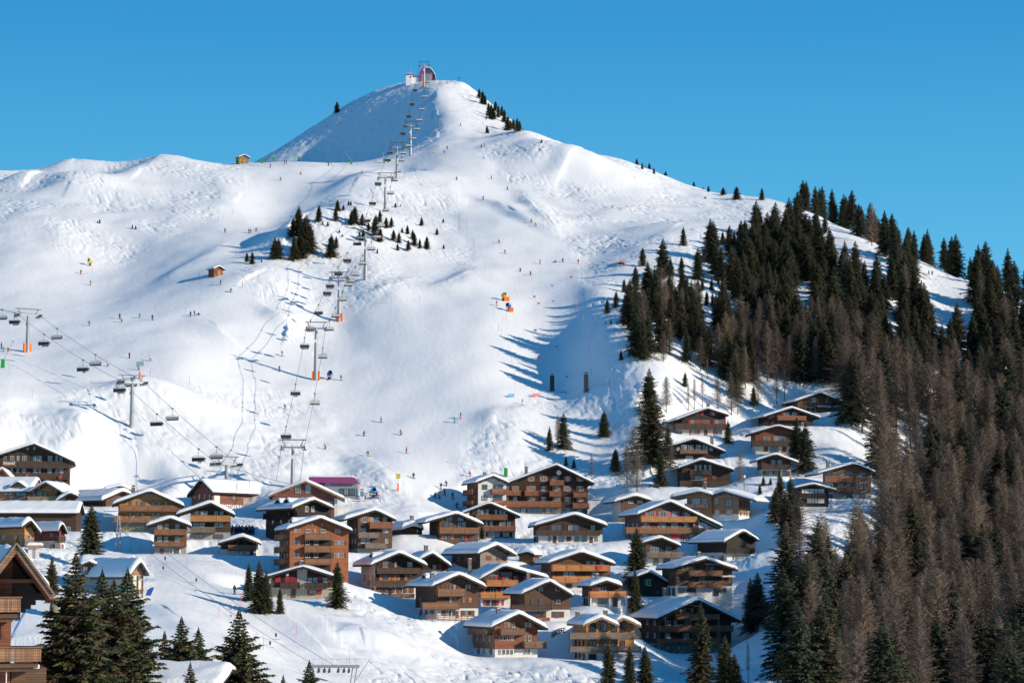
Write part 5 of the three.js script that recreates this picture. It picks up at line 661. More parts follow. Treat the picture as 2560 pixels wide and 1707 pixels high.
// large trees close to the camera, lower left
for (const [x, t, b, d, w, label] of [[178, 1388, 1990, 175, 1.5, 'largest foreground spruce at lower left beside the balcony'], [275, 1430, 1950, 188, 1.2, 'brownish foreground spruce full of cones right of the largest one'], [310, 1425, 1960, 196, 1.1, 'slim brown tipped foreground spruce before the dormer house'], [245, 1440, 1980, 205, 1.2, 'rear foreground spruce partly hidden by the largest one'], [448, 1555, 1960, 230, 1.35, 'short foreground spruce with a thin leader left of the piste'], [490, 1580, 1960, 236, 1.05, 'narrow foreground spruce between two larger ones'], [405, 1590, 1970, 240, 1.2, 'bushy foreground spruce left of the thin leader one'], [592, 1538, 2020, 215, 1.35, 'foreground spruce with bare spiky top at bottom centre left'], [770, 1660, 1990, 260, 1, 'spruce tip at the bottom edge left of the lift gantry'], [470, 1665, 2020, 190, .9, 'small sunlit spruce tip before a snowy roof at the bottom'], [705, 1697, 1990, 265, 1, 'barely visible spruce tip at the bottom edge'], [365, 1610, 1990, 210, 1.1, 'dark foreground spruce right of the brownish ones']])
  treePx('S', x, t, b, label, undefined, w, d);
{ const groups = new Map(); for (const c of scene.children) { const q = c.userData.group; if (q && /spruce|larch/.test(c.userData.category || '') ) (groups.get(q) || groups.set(q, []).get(q)).push(c); }
  for (const list of groups.values()) { if (list.length < 4) continue; const hs = list.map((c) => c.scale.y).sort((a, b) => a - b), xs = list.map((c) => toPixel(c.position)[0]).sort((a, b) => a - b), n = list.length;
    for (const c of list) { const sz = c.scale.y, x = toPixel(c.position)[0], y = toPixel(c.position)[1], ys = list.map((k) => toPixel(k.position)[1]).sort((a, b) => a - b), tall = sz >= hs[Math.floor(n * .7)] ? 'tall ' : sz <= hs[Math.floor(n * .3)] ? 'small ' : '', where = x <= xs[Math.floor(n / 3)] ? 'left' : x <= xs[Math.floor(n * 2 / 3)] ? 'middle' : 'right', hi = y <= ys[Math.floor(n / 2)] ? 'upper ' : 'lower '; c.userData.label = tall + c.userData.label + ', ' + hi + where + ' part'; } } }
for (const [k, keep, name, label] of [['s', 88, 'spruce_wood', 'mass of smaller dark spruces filling the right hillside wood'], ['l', 262, 'larch_wood', 'mass of smaller brown larches filling the right hillside wood']]) {
  const rest = massOf[k].sort((a, b) => b.px - a.px).slice(keep); if (!rest.length) continue;
  const g = new THREE.Group(); g.name = name; g.userData = { kind: 'stuff', label, category: 'wood' }; scene.add(g);
  for (const proto of new Set(rest.map((r) => r.proto))) { const mine = rest.filter((r) => r.proto === proto); for (const ch of proto.children) { const im = new THREE.InstancedMesh(ch.geometry, ch.material, mine.length); im.name = ch.name === 'trunk' ? 'trunks' : 'crowns'; im.castShadow = im.receiveShadow = true; im.userData.kind = 'stuff'; mine.forEach((r, i) => { r.c.updateMatrix(); im.setMatrixAt(i, r.c.matrix); }); g.add(im); } }
  for (const r of rest) { scene.remove(r.c); }
}
{ const seenNames = new Map(); for (const c of scene.children) { const m = /^(spruce_tree|larch_tree)/.exec(c.name); if (!m) continue; const n = seenNames.get(m[1]) || 0; seenNames.set(m[1], n + 1); c.name = n ? m[1] + '_' + String(n).padStart(3, '0') : m[1]; } console.log(JSON.stringify([...seenNames])); }
// ---------------------------------------------------------------- chairlifts
function towerGeo(H, arm, six) {       // stands at 0, crossarm at H, own x across the ropes
  const p = {};
  p.column = new THREE.CylinderGeometry(H * .018 + .16, H * .03 + .36, H + 2, 14, 1).translate(0, H / 2 - 1, 0);
  p.crossarm = merge([box(-arm - .2, H - .25, -.3, arm + .2, H + .2, .3)]);
  p.frame = merge([box(-arm - .45, H + 1.75, -.13, arm + .45, H + 1.98, .13), bar(V(-arm * .62, H + .15, 0), V(-arm * .92, H + 1.8, 0), .17), bar(V(arm * .62, H + .15, 0), V(arm * .92, H + 1.8, 0), .17)]);
  p.catwalk = (s) => merge([box(s * arm - .55, H - .62, -2.1, s * arm - .5, H - .56, 2.1), box(s * arm + .5, H - .62, -2.1, s * arm + .55, H - .56, 2.1), ...[-2, -1, 0, 1, 2].map((k) => box(s * arm - .55, H - .66, k - .05, s * arm + .55, H - .6, k + .05)), ...[-1.9, 0, 1.9].map((k) => box(s * (arm - .62) - .03, H - .6, k - .03, s * (arm - .62) + .03, H + .55, k + .03))]);
  p.sheaves = (s) => merge([box(s * arm - .09, H - .42, -2.3, s * arm + .09, H - .1, 2.3), ...[-2.1, -1.5, -.9, -.3, .3, .9, 1.5, 2.1].map((k) => new THREE.CylinderGeometry(.24, .24, .14, 12).rotateZ(Math.PI / 2).translate(s * arm, H + .02, k))]);
  p.ladder = merge([rod(V(-.14, .5, -H * .025 - .45), V(-.14, H, -.5), .025, .025, 4), rod(V(.14, .5, -H * .025 - .45), V(.14, H, -.5), .025, .025, 4)]);
  return p;
}
function makeTower(p, H, arm, turn, label, group, pad, board) {
  const g = thing('lift_pylon', label, 'lift pylon', p, turn, group), t = towerGeo(H, arm);
  part('column', t.column, M.galv, g); part('crossarm', t.crossarm, M.galv, g); part('lifting_frame', t.frame, M.darkMetal, g);
  for (const s of [-1, 1]) { part('sheave_train', t.sheaves(s), M.darkMetal, g); part('catwalk', t.catwalk(s), M.darkMetal, g); }
  part('ladder', t.ladder, M.galv, g);
  part('number_plate', box(-.45, H * .72, H * .022 + .32, .45, H * .72 + .95, H * .022 + .38), M.white, g);
  if (pad) for (const s of [-1, 1]) part('padding', box(s * .85 - .33, 0, -.3, s * .85 + .33, 2.6, .5), M.orangePad, g);
  return g;
}
function chairGeo(n) {                  // hangs from 0; seat for n people, bubble hood behind
  const w = n * .58 / 2 + .12, o = {};
  o.hanger = merge([rod(V(0, 0, 0), V(.05, -.9, 0), .05, .05, 6), rod(V(.05, -.9, 0), V(0, -1.75, -.35), .05, .05, 6), box(-.22, -.12, -.3, .22, .16, .3), rod(V(-w * .75, -1.75, -.35), V(w * .75, -1.75, -.35), .045, .045, 6)]);
  o.frame = merge([-1, 1].flatMap((s) => [rod(V(s * w * .75, -1.75, -.35), V(s * w, -1.95, -.3), .035, .035, 5), rod(V(s * w, -1.95, -.3), V(s * w, -3.05, -.2), .035, .035, 5), rod(V(s * w, -3.05, -.2), V(s * w, -3.08, .45), .035, .035, 5)]));
  const s = new THREE.Shape([[-.3, 0], [-.24, .85], [-.14, .85], [-.18, .1], [.42, .06], [.42, -.06], [-.22, -.08]].map(([a, b]) => new THREE.Vector2(a, b)));
  o.seat = new THREE.ExtrudeGeometry(s, { depth: 2 * w - .1, bevelEnabled: false }).translate(0, 0, -w + .05).rotateY(-Math.PI / 2).translate(0, -3.0, -.1);
  const arc = []; for (let i = 0; i <= 10; i++) { const q = lerp(-.25, 2.35, i / 10); arc.push([Math.cos(q) * .62, Math.sin(q) * .62]); }   // side view: front .. back
  const outer = arc.map(([a, b]) => new THREE.Vector2(-a * 1.0 + .12, b)), inner = arc.map(([a, b]) => new THREE.Vector2(-a * .93 + .12, b * .93)).reverse();
  o.hood = new THREE.ExtrudeGeometry(new THREE.Shape([...outer, ...inner]), { depth: 2 * w + .12, bevelEnabled: false }).translate(0, 0, -w - .06).rotateY(Math.PI / 2).translate(0, -2.62, -.05);
  return o;
}
M.hood = new THREE.MeshPhysicalMaterial({ color: rgb(.55, .53, .48), roughness: .3, clearcoat: .5, side: THREE.DoubleSide }); M.seat = mat({ color: rgb(.035, .038, .045), roughness: .7 });
const CHAIR4 = (() => { const g = new THREE.Group(), o = chairGeo(4.2); part('hanger', o.hanger, M.darkMetal, g); part('frame', o.frame, M.galv, g); part('seat', o.seat, M.seat, g); part('hood', o.hood, M.hood, g); return g; })();
const CHAIR6 = (() => { const g = new THREE.Group(), o = chairGeo(5.6); part('hanger', o.hanger, M.darkMetal, g); part('frame', o.frame, M.galv, g); part('seat', o.seat, M.seat, g); part('hood', o.hood, M.hood, g); return g; })();
function rope(pts, sag, name, label) {
  const P = []; for (let i = 0; i < pts.length - 1; i++) { const a = pts[i], b = pts[i + 1], n = 14, L = a.distanceTo(b); for (let k = 0; k < n; k++) { const t = k / n, q = a.clone().lerp(b, t); q.y -= sag * L * 4 * t * (1 - t); P.push(q); } } P.push(pts[pts.length - 1].clone());
  const c = new THREE.CatmullRomCurve3(P), g = new THREE.TubeGeometry(c, P.length * 2, .05, 5, false), m = part(name, g, M.darkMetal, scene); m.name = numbered(name); tag(m, label, 'cable'); return P;
}
function onRope(P, py, drop) {         // where along the rope something hung drop metres below is seen at this height
  let best = null, e = 1e9; for (let i = 0; i < P.length - 1; i++) for (let t = 0; t < 1; t += .1) { const q = P[i].clone().lerp(P[i + 1], t), s = q.clone(); s.y -= drop; const v = Math.abs(toPixel(s)[1] - py); if (v < e) { e = v; best = q; } } return best;
}
const RIDERS = [];
function buildLift(spec) {
  const tops = spec.towers.map(([x, ybar, ybase, d], i) => {
    const base = spec.snap && spec.snap[i] ? ground(x, ybase) : at(x, ybase, d), top = at(x, ybar, -base.z), gy = height(base.x, base.z); base.y = Math.min(base.y, gy) ; return { base, H: top.y - base.y - 1.9 };
  });
  const L = [], R = [];
  tops.forEach((t, i) => {
    const a = tops[Math.max(0, i - 1)].base, b = tops[Math.min(tops.length - 1, i + 1)].base, dir = b.clone().sub(a); dir.y = 0; dir.normalize(); const turn = Math.atan2(-dir.x, -dir.z), across = V(Math.cos(turn), 0, -Math.sin(turn));
    makeTower(t.base, t.H, spec.arm, turn, spec.labels[i], spec.group, spec.pads[i]);
    const y = t.base.y + t.H + .27; L.push(V(t.base.x - across.x * spec.arm, y, t.base.z - across.z * spec.arm)); R.push(V(t.base.x + across.x * spec.arm, y, t.base.z + across.z * spec.arm)); t.turn = turn;
  });
  for (const e of spec.ends || []) { const f = e.first ? 'unshift' : 'push', k = at(e.x, e.y, e.d); L[f](k.clone().add(V(-spec.arm, 0, 0))); R[f](k.clone().add(V(spec.arm, 0, 0))); }
  const PL = rope(L, .012, 'lift_cable', spec.cable[0]), PR = rope(R, .012, 'lift_cable', spec.cable[1]);
  for (const [P, list, up, label, group] of [[PL, spec.left, spec.upLeft, spec.chair[0], spec.chairGroup[0]], [PR, spec.right, !spec.upLeft, spec.chair[1], spec.chairGroup[1]]]) for (const py of list) {
    const q = onRope(P, py, 2.6), c = copyOf(spec.proto, 'lift_chair', label, group); c.userData.category = 'lift chair'; c.position.copy(q); c.position.y -= .02; c.rotation.y = spec.face + (up ? 0 : Math.PI);
    if (up) RIDERS.push({ q: q.clone(), turn: c.rotation.y, w: spec.seats * .58 / 2 });
  }
}
const nth = ['first', 'second', 'third', 'fourth', 'fifth', 'sixth', 'seventh', 'eighth'];
buildLift({ towers: [[731, 1099, 1192, 606], [789, 805, 950, 718], [847, 680, 803, 785], [913, 580, 700, 825], [963, 432, 529, 960], [992, 356, 444, 1080], [1026, 303, 387, 1130], [1060, 154, 216, 1352]], snap: [0, 1, 1, 1, 1, 1, 1, 1], arm: 2.9, seats: 4, labels: nth.map((n) => n + ' grey pylon of the summit chairlift counted up from the valley'), pads: [0, 1, 1, 0, 0, 0, 0, 1], group: 'pylons of the summit chairlift', ends: [{ first: true, x: 720, y: 1200, d: 588 }, { x: 1066, y: 178, d: 1392 }], cable: ['left rope of the chairlift to the summit', 'right rope of the chairlift to the summit'], upLeft: true, proto: CHAIR4, face: Math.PI,
  left: [1092, 983, 866, 822, 783, 733, 715, 685, 651, 610, 552, 508, 460, 400, 382, 333, 313, 290, 260, 225], right: [1008, 891, 823, 790, 748, 712, 703, 686, 658, 622, 593, 564, 525, 482, 450, 428, 401, 382, 364, 346, 322, 300, 273, 241, 204], chair: ['occupied chair climbing the left rope of the summit chairlift', 'empty chair coming down the right rope of the summit chairlift'], chairGroup: ['chairs going up to the summit', 'chairs coming down from the summit'] });
buildLift({ towers: [[67, 772, 880, 702], [328, 938, 1067, 632], [565, 1141, 1194, 604]], snap: [1, 1, 0], arm: 3.4, seats: 5, labels: ['leftmost pylon of the left chairlift with orange padding at its foot', 'middle pylon of the left chairlift on a snowy hump', 'lowest pylon of the left chairlift behind the sports building roof'], pads: [1, 0, 0], group: 'pylons of the left chairlift', ends: [{ first: true, x: -120, y: 735, d: 760 }, { x: 690, y: 1210, d: 592 }], cable: ['lower rope of the left chairlift', 'upper rope of the left chairlift'], upLeft: false, proto: CHAIR6, face: Math.PI - .35,
  left: [795, 844, 910, 962, 1046, 1142], right: [805, 858, 924, 975, 1060, 1149], chair: ['empty wide chair on the lower rope of the left chairlift', 'occupied wide chair on the upper rope of the left chairlift'], chairGroup: ['empty chairs of the left lift', 'occupied chairs of the left lift'] });
console.log('lifts');
// ---------------------------------------------------------------- people
const POSE = {
  stand: { hip: [.1, .93, 0], knee: [.12, .5, .04], ankle: [.13, .09, 0], toe: [.15, .05, .15], chest: [0, 1.25, 0], neck: [0, 1.47, .01], head: [0, 1.64, .03], sh: [.19, 1.41, 0], elbow: [.3, 1.14, .03], wrist: [.3, .93, .2] },
  ski: { hip: [.1, .74, -.16], knee: [.15, .46, .14], ankle: [.16, .1, 0], toe: [.16, .06, .16], chest: [0, 1.06, .04], neck: [0, 1.24, .16], head: [0, 1.4, .23], sh: [.2, 1.19, .11], elbow: [.36, .99, .2], wrist: [.37, .86, .44] },
  walk: { hip: [.1, .9, 0], knee: [.12, .49, .16], ankle: [.12, .1, .2], toe: [.13, .05, .35], kneeB: [.12, .5, -.04], ankleB: [.12, .16, -.3], toeB: [.13, .06, -.18], chest: [0, 1.22, .04], neck: [0, 1.43, .07], head: [0, 1.6, .1], sh: [.19, 1.37, .05], elbow: [.3, 1.12, -.06], wrist: [.28, .93, .12] },
  sit: { hip: [.1, .1, 0], knee: [.13, .1, .46], ankle: [.13, -.34, .52], toe: [.14, -.4, .68], chest: [0, .42, -.03], neck: [0, .64, -.01], head: [0, .81, .02], sh: [.19, .58, -.01], elbow: [.27, .34, .1], wrist: [.2, .25, .34] },
  lie: { hip: [.1, .12, 0], knee: [.16, .34, .36], ankle: [.18, .1, .66], toe: [.18, .18, .76], chest: [0, .4, -.1], neck: [0, .6, -.14], head: [0, .77, -.12], sh: [.19, .54, -.13], elbow: [.32, .32, -.26], wrist: [.3, .08, -.3] },
};
function bodyGeo(P) {
  const bones = [], add = (a, b, r0, r1, k) => bones.push({ a: V(...a), b: V(...b), r0, r1, k }), mir = (p) => [-p[0], p[1], p[2]];
  const mid = [0, (P.hip[1] + P.chest[1]) / 2, (P.hip[2] + P.chest[2]) / 2];
  add([0, P.hip[1] + .02, P.hip[2]], mid, .155, .15, 1); add(mid, P.chest, .155, .175, 0); add(P.chest, [P.neck[0], P.neck[1] - .06, P.neck[2]], .17, .1, 0); add([P.neck[0], P.neck[1] - .05, P.neck[2]], P.head, .062, .062, 3);
  add([P.head[0], P.head[1] + .02, P.head[2]], [P.head[0], P.head[1] + .04, P.head[2] - .02], .108, .112, 2); add([P.head[0], P.head[1] - .05, P.head[2] + .03], [P.head[0], P.head[1] - .02, P.head[2] + .035], .075, .08, 3); add([P.head[0], P.head[1] - .015, P.head[2] + .115], [P.head[0], P.head[1] - .035, P.head[2] + .128], .02, .018, 3);
  for (const s of [1, -1]) {
    const m = s > 0 ? (p) => p : mir, kn = s < 0 && P.kneeB ? P.kneeB : P.knee, an = s < 0 && P.ankleB ? P.ankleB : P.ankle, to = s < 0 && P.toeB ? P.toeB : P.toe;
    add(m(P.hip), m(kn), .112, .078, 1); add(m(kn), m(an), .078, .066, 1); add(m([an[0], an[1] + .05, an[2]]), m(an), .085, .075, 2); add(m(an), m(to), .065, .05, 2);
    add(m([P.sh[0] * .6, P.sh[1], P.sh[2]]), m(P.sh), .1, .085, 0); add(m(P.sh), m(P.elbow), .078, .062, 0); add(m(P.elbow), m(P.wrist), .062, .045, 0);
    const w = V(...m(P.wrist)), d = w.clone().sub(V(...m(P.elbow))).normalize().multiplyScalar(.07).add(w); add(w.toArray(), d.toArray(), .046, .042, 2);
  }
  const lo = Math.min(...bones.flatMap((b) => [b.a.y, b.b.y])) - .12, cy = lo + .98, R = 58, mc = new MarchingCubes(R, M.black, false, false, 60000), half = R / 2;
  const q = V(), ab = V(), dist = (p, b) => { ab.subVectors(b.b, b.a); const t = clamp(q.subVectors(p, b.a).dot(ab) / ab.lengthSq()); return q.addScaledVector(ab, -t).length() - lerp(b.r0, b.r1, t); }, p = V();
  mc.isolation = 0;
  for (let k = 0; k < R; k++) for (let j = 0; j < R; j++) for (let i = 0; i < R; i++) { p.set((i - half) / half, (j - half) / half + cy, (k - half) / half); let s = 0; for (const b of bones) s += Math.exp(-28 * Math.min(.6, dist(p, b))); mc.field[k * R * R + j * R + i] = Math.log(Math.max(s, 1e-9)) / 28; }
  mc.update();
  const n = mc.count, pos = mc.positionArray.slice(0, n * 3), nor = mc.normalArray.slice(0, n * 3); for (let i = 0; i < n; i++) pos[i * 3 + 1] += cy;
  const buckets = [[], [], [], []], c = V();
  for (let t = 0; t < n; t += 3) { c.set(0, 0, 0); for (let k = 0; k < 3; k++) c.add(p.fromArray(pos, (t + k) * 3)); c.divideScalar(3); let best = 1e9, kk = 0; for (const b of bones) { const d = dist(c, b); if (d < best) { best = d; kk = b.k; } } buckets[kk].push(t); }
  for (const s of [1, -1]) { // fingers and thumb of the gloves
    const w = V(s * P.wrist[0], P.wrist[1], P.wrist[2]), e = V(s * P.elbow[0], P.elbow[1], P.elbow[2]), d = w.clone().sub(e).normalize(), side = V(0, 1, 0).cross(d).normalize(), up = d.clone().cross(side), tip = w.clone().addScaledVector(d, .1);
    for (let f = 0; f < 5; f++) { const o = f < 4 ? tip.clone().addScaledVector(side, (f - 1.5) * .022) : w.clone().addScaledVector(d, .05).addScaledVector(side, -s * .045), k1 = o.clone().addScaledVector(d, [.04, .045, .042, .034, .03][f]).addScaledVector(up, -.01), k2 = k1.clone().addScaledVector(d, .015).addScaledVector(up, -.03); for (const [a, b, r] of [[o, k1, .011], [k1, k2, .0095]]) { const g = plain(rod(a, b, r, r * .9, 5)), gp = g.attributes.position, gn = g.attributes.normal; fingers.push({ p: gp.array, n: gn.array }); } }
  }
  const total = n + fingers.reduce((a, f) => a + f.p.length / 3, 0), PP = new Float32Array(total * 3), NN = new Float32Array(total * 3); let o = 0; const g = new THREE.BufferGeometry();
  buckets.forEach((list, k) => { const start = o / 3; for (const t of list) for (let v = 0; v < 3; v++) { for (let x = 0; x < 3; x++) { PP[o + x] = pos[(t + v) * 3 + x]; NN[o + x] = nor[(t + v) * 3 + x]; } o += 3; } if (k === 2) { for (const f of fingers) { PP.set(f.p, o); NN.set(f.n, o); o += f.p.length; } fingers.length = 0; } g.addGroup(start, o / 3 - start, k); });
  g.setAttribute('position', new THREE.BufferAttribute(PP, 3)); g.setAttribute('normal', new THREE.BufferAttribute(NN, 3)); g.setAttribute('uv', new THREE.BufferAttribute(new Float32Array(total * 2), 2)); return g;
}
const fingers = [];
const BODY = Object.fromEntries(Object.entries(POSE).map(([k, p]) => [k, bodyGeo(p)]));
const CLOTH = {}; const cloth = (k) => (CLOTH[k] ||= mat({ color: rgb(...{ black: [.015, .015, .018], dark: [.03, .032, .04], navy: [.015, .03, .1], blue: [.02, .1, .4], teal: [.02, .3, .32], red: [.5, .02, .03], orange: [.75, .16, .03], yellow: [.7, .5, .03], lime: [.4, .5, .03], green: [.03, .3, .08], white: [.7, .7, .7], grey: [.2, .21, .23], purple: [.2, .04, .22], pink: [.7, .12, .2], maroon: [.16, .02, .04], cyan: [.08, .45, .65] }[k]), roughness: .8 }));
const skiGeo = (s) => { const sh = new THREE.Shape([[-.85, 0], [.7, 0], [.82, .04], [.9, .12], [.87, .13], [.8, .06], [.7, .025], [-.85, .025]].map(([a, b]) => new THREE.Vector2(a, b))); return new THREE.ExtrudeGeometry(sh, { depth: .09, bevelEnabled: false }).rotateY(-Math.PI / 2).translate(s * .16 + .045, -.02, .05); };
const SKI = [skiGeo(1), skiGeo(-1)], BOARD = new THREE.CapsuleGeometry(.14, 1.25, 3, 10).scale(1, 1, .12).rotateX(Math.PI / 2).rotateY(Math.PI / 2).translate(0, .02, .04);
const poleGeo = (P, s, tilt) => { const w = V(s * P.wrist[0], P.wrist[1], P.wrist[2]); return rod(w.clone().add(V(0, .12, .04)), V(s * (P.wrist[0] + .06), tilt ? w.y - .5 : .02, tilt ? w.z - .9 : w.z + .1), .018, .014, 5); };
function person(p, pose, jacket, legs, gear, turn, label, group, hat = 'black') {
  const g = thing('person', label, 'person', p, turn, group);
  part('body', BODY[pose], [cloth(jacket), cloth(legs), cloth(hat), M.skin], g);
  if (gear === 'k' || gear === 'n') for (const i of [0, 1]) part('ski', SKI[i], cloth(['red', 'black', 'blue'][Math.floor(rnd() * 3)]), g);
  if (gear === 'k') for (const s of [1, -1]) part('ski_pole', poleGeo(POSE[pose], s, pose === 'ski'), M.darkMetal, g);
  if (gear === 'b') part('snowboard', BOARD, cloth(legs), g);
  return g;
}
reseed(900);
const zU = (x, y) => [x / 3.357, 360 + y / 3.357], zL = (x, y) => [x / 4.519, 740 + y / 4.519], zM = (x, y) => [600 + x / 4.519, 620 + y / 4.519], zR = (x, y) => [1000 + x / 4.193, 640 + y / 4.193], zP = (x, y) => [1000 + x / 4.193, 900 + y / 4.193], id = (x, y) => [x, y], z2 = (x, y) => [440 + x / 4.519, 1130 + y / 4.519];
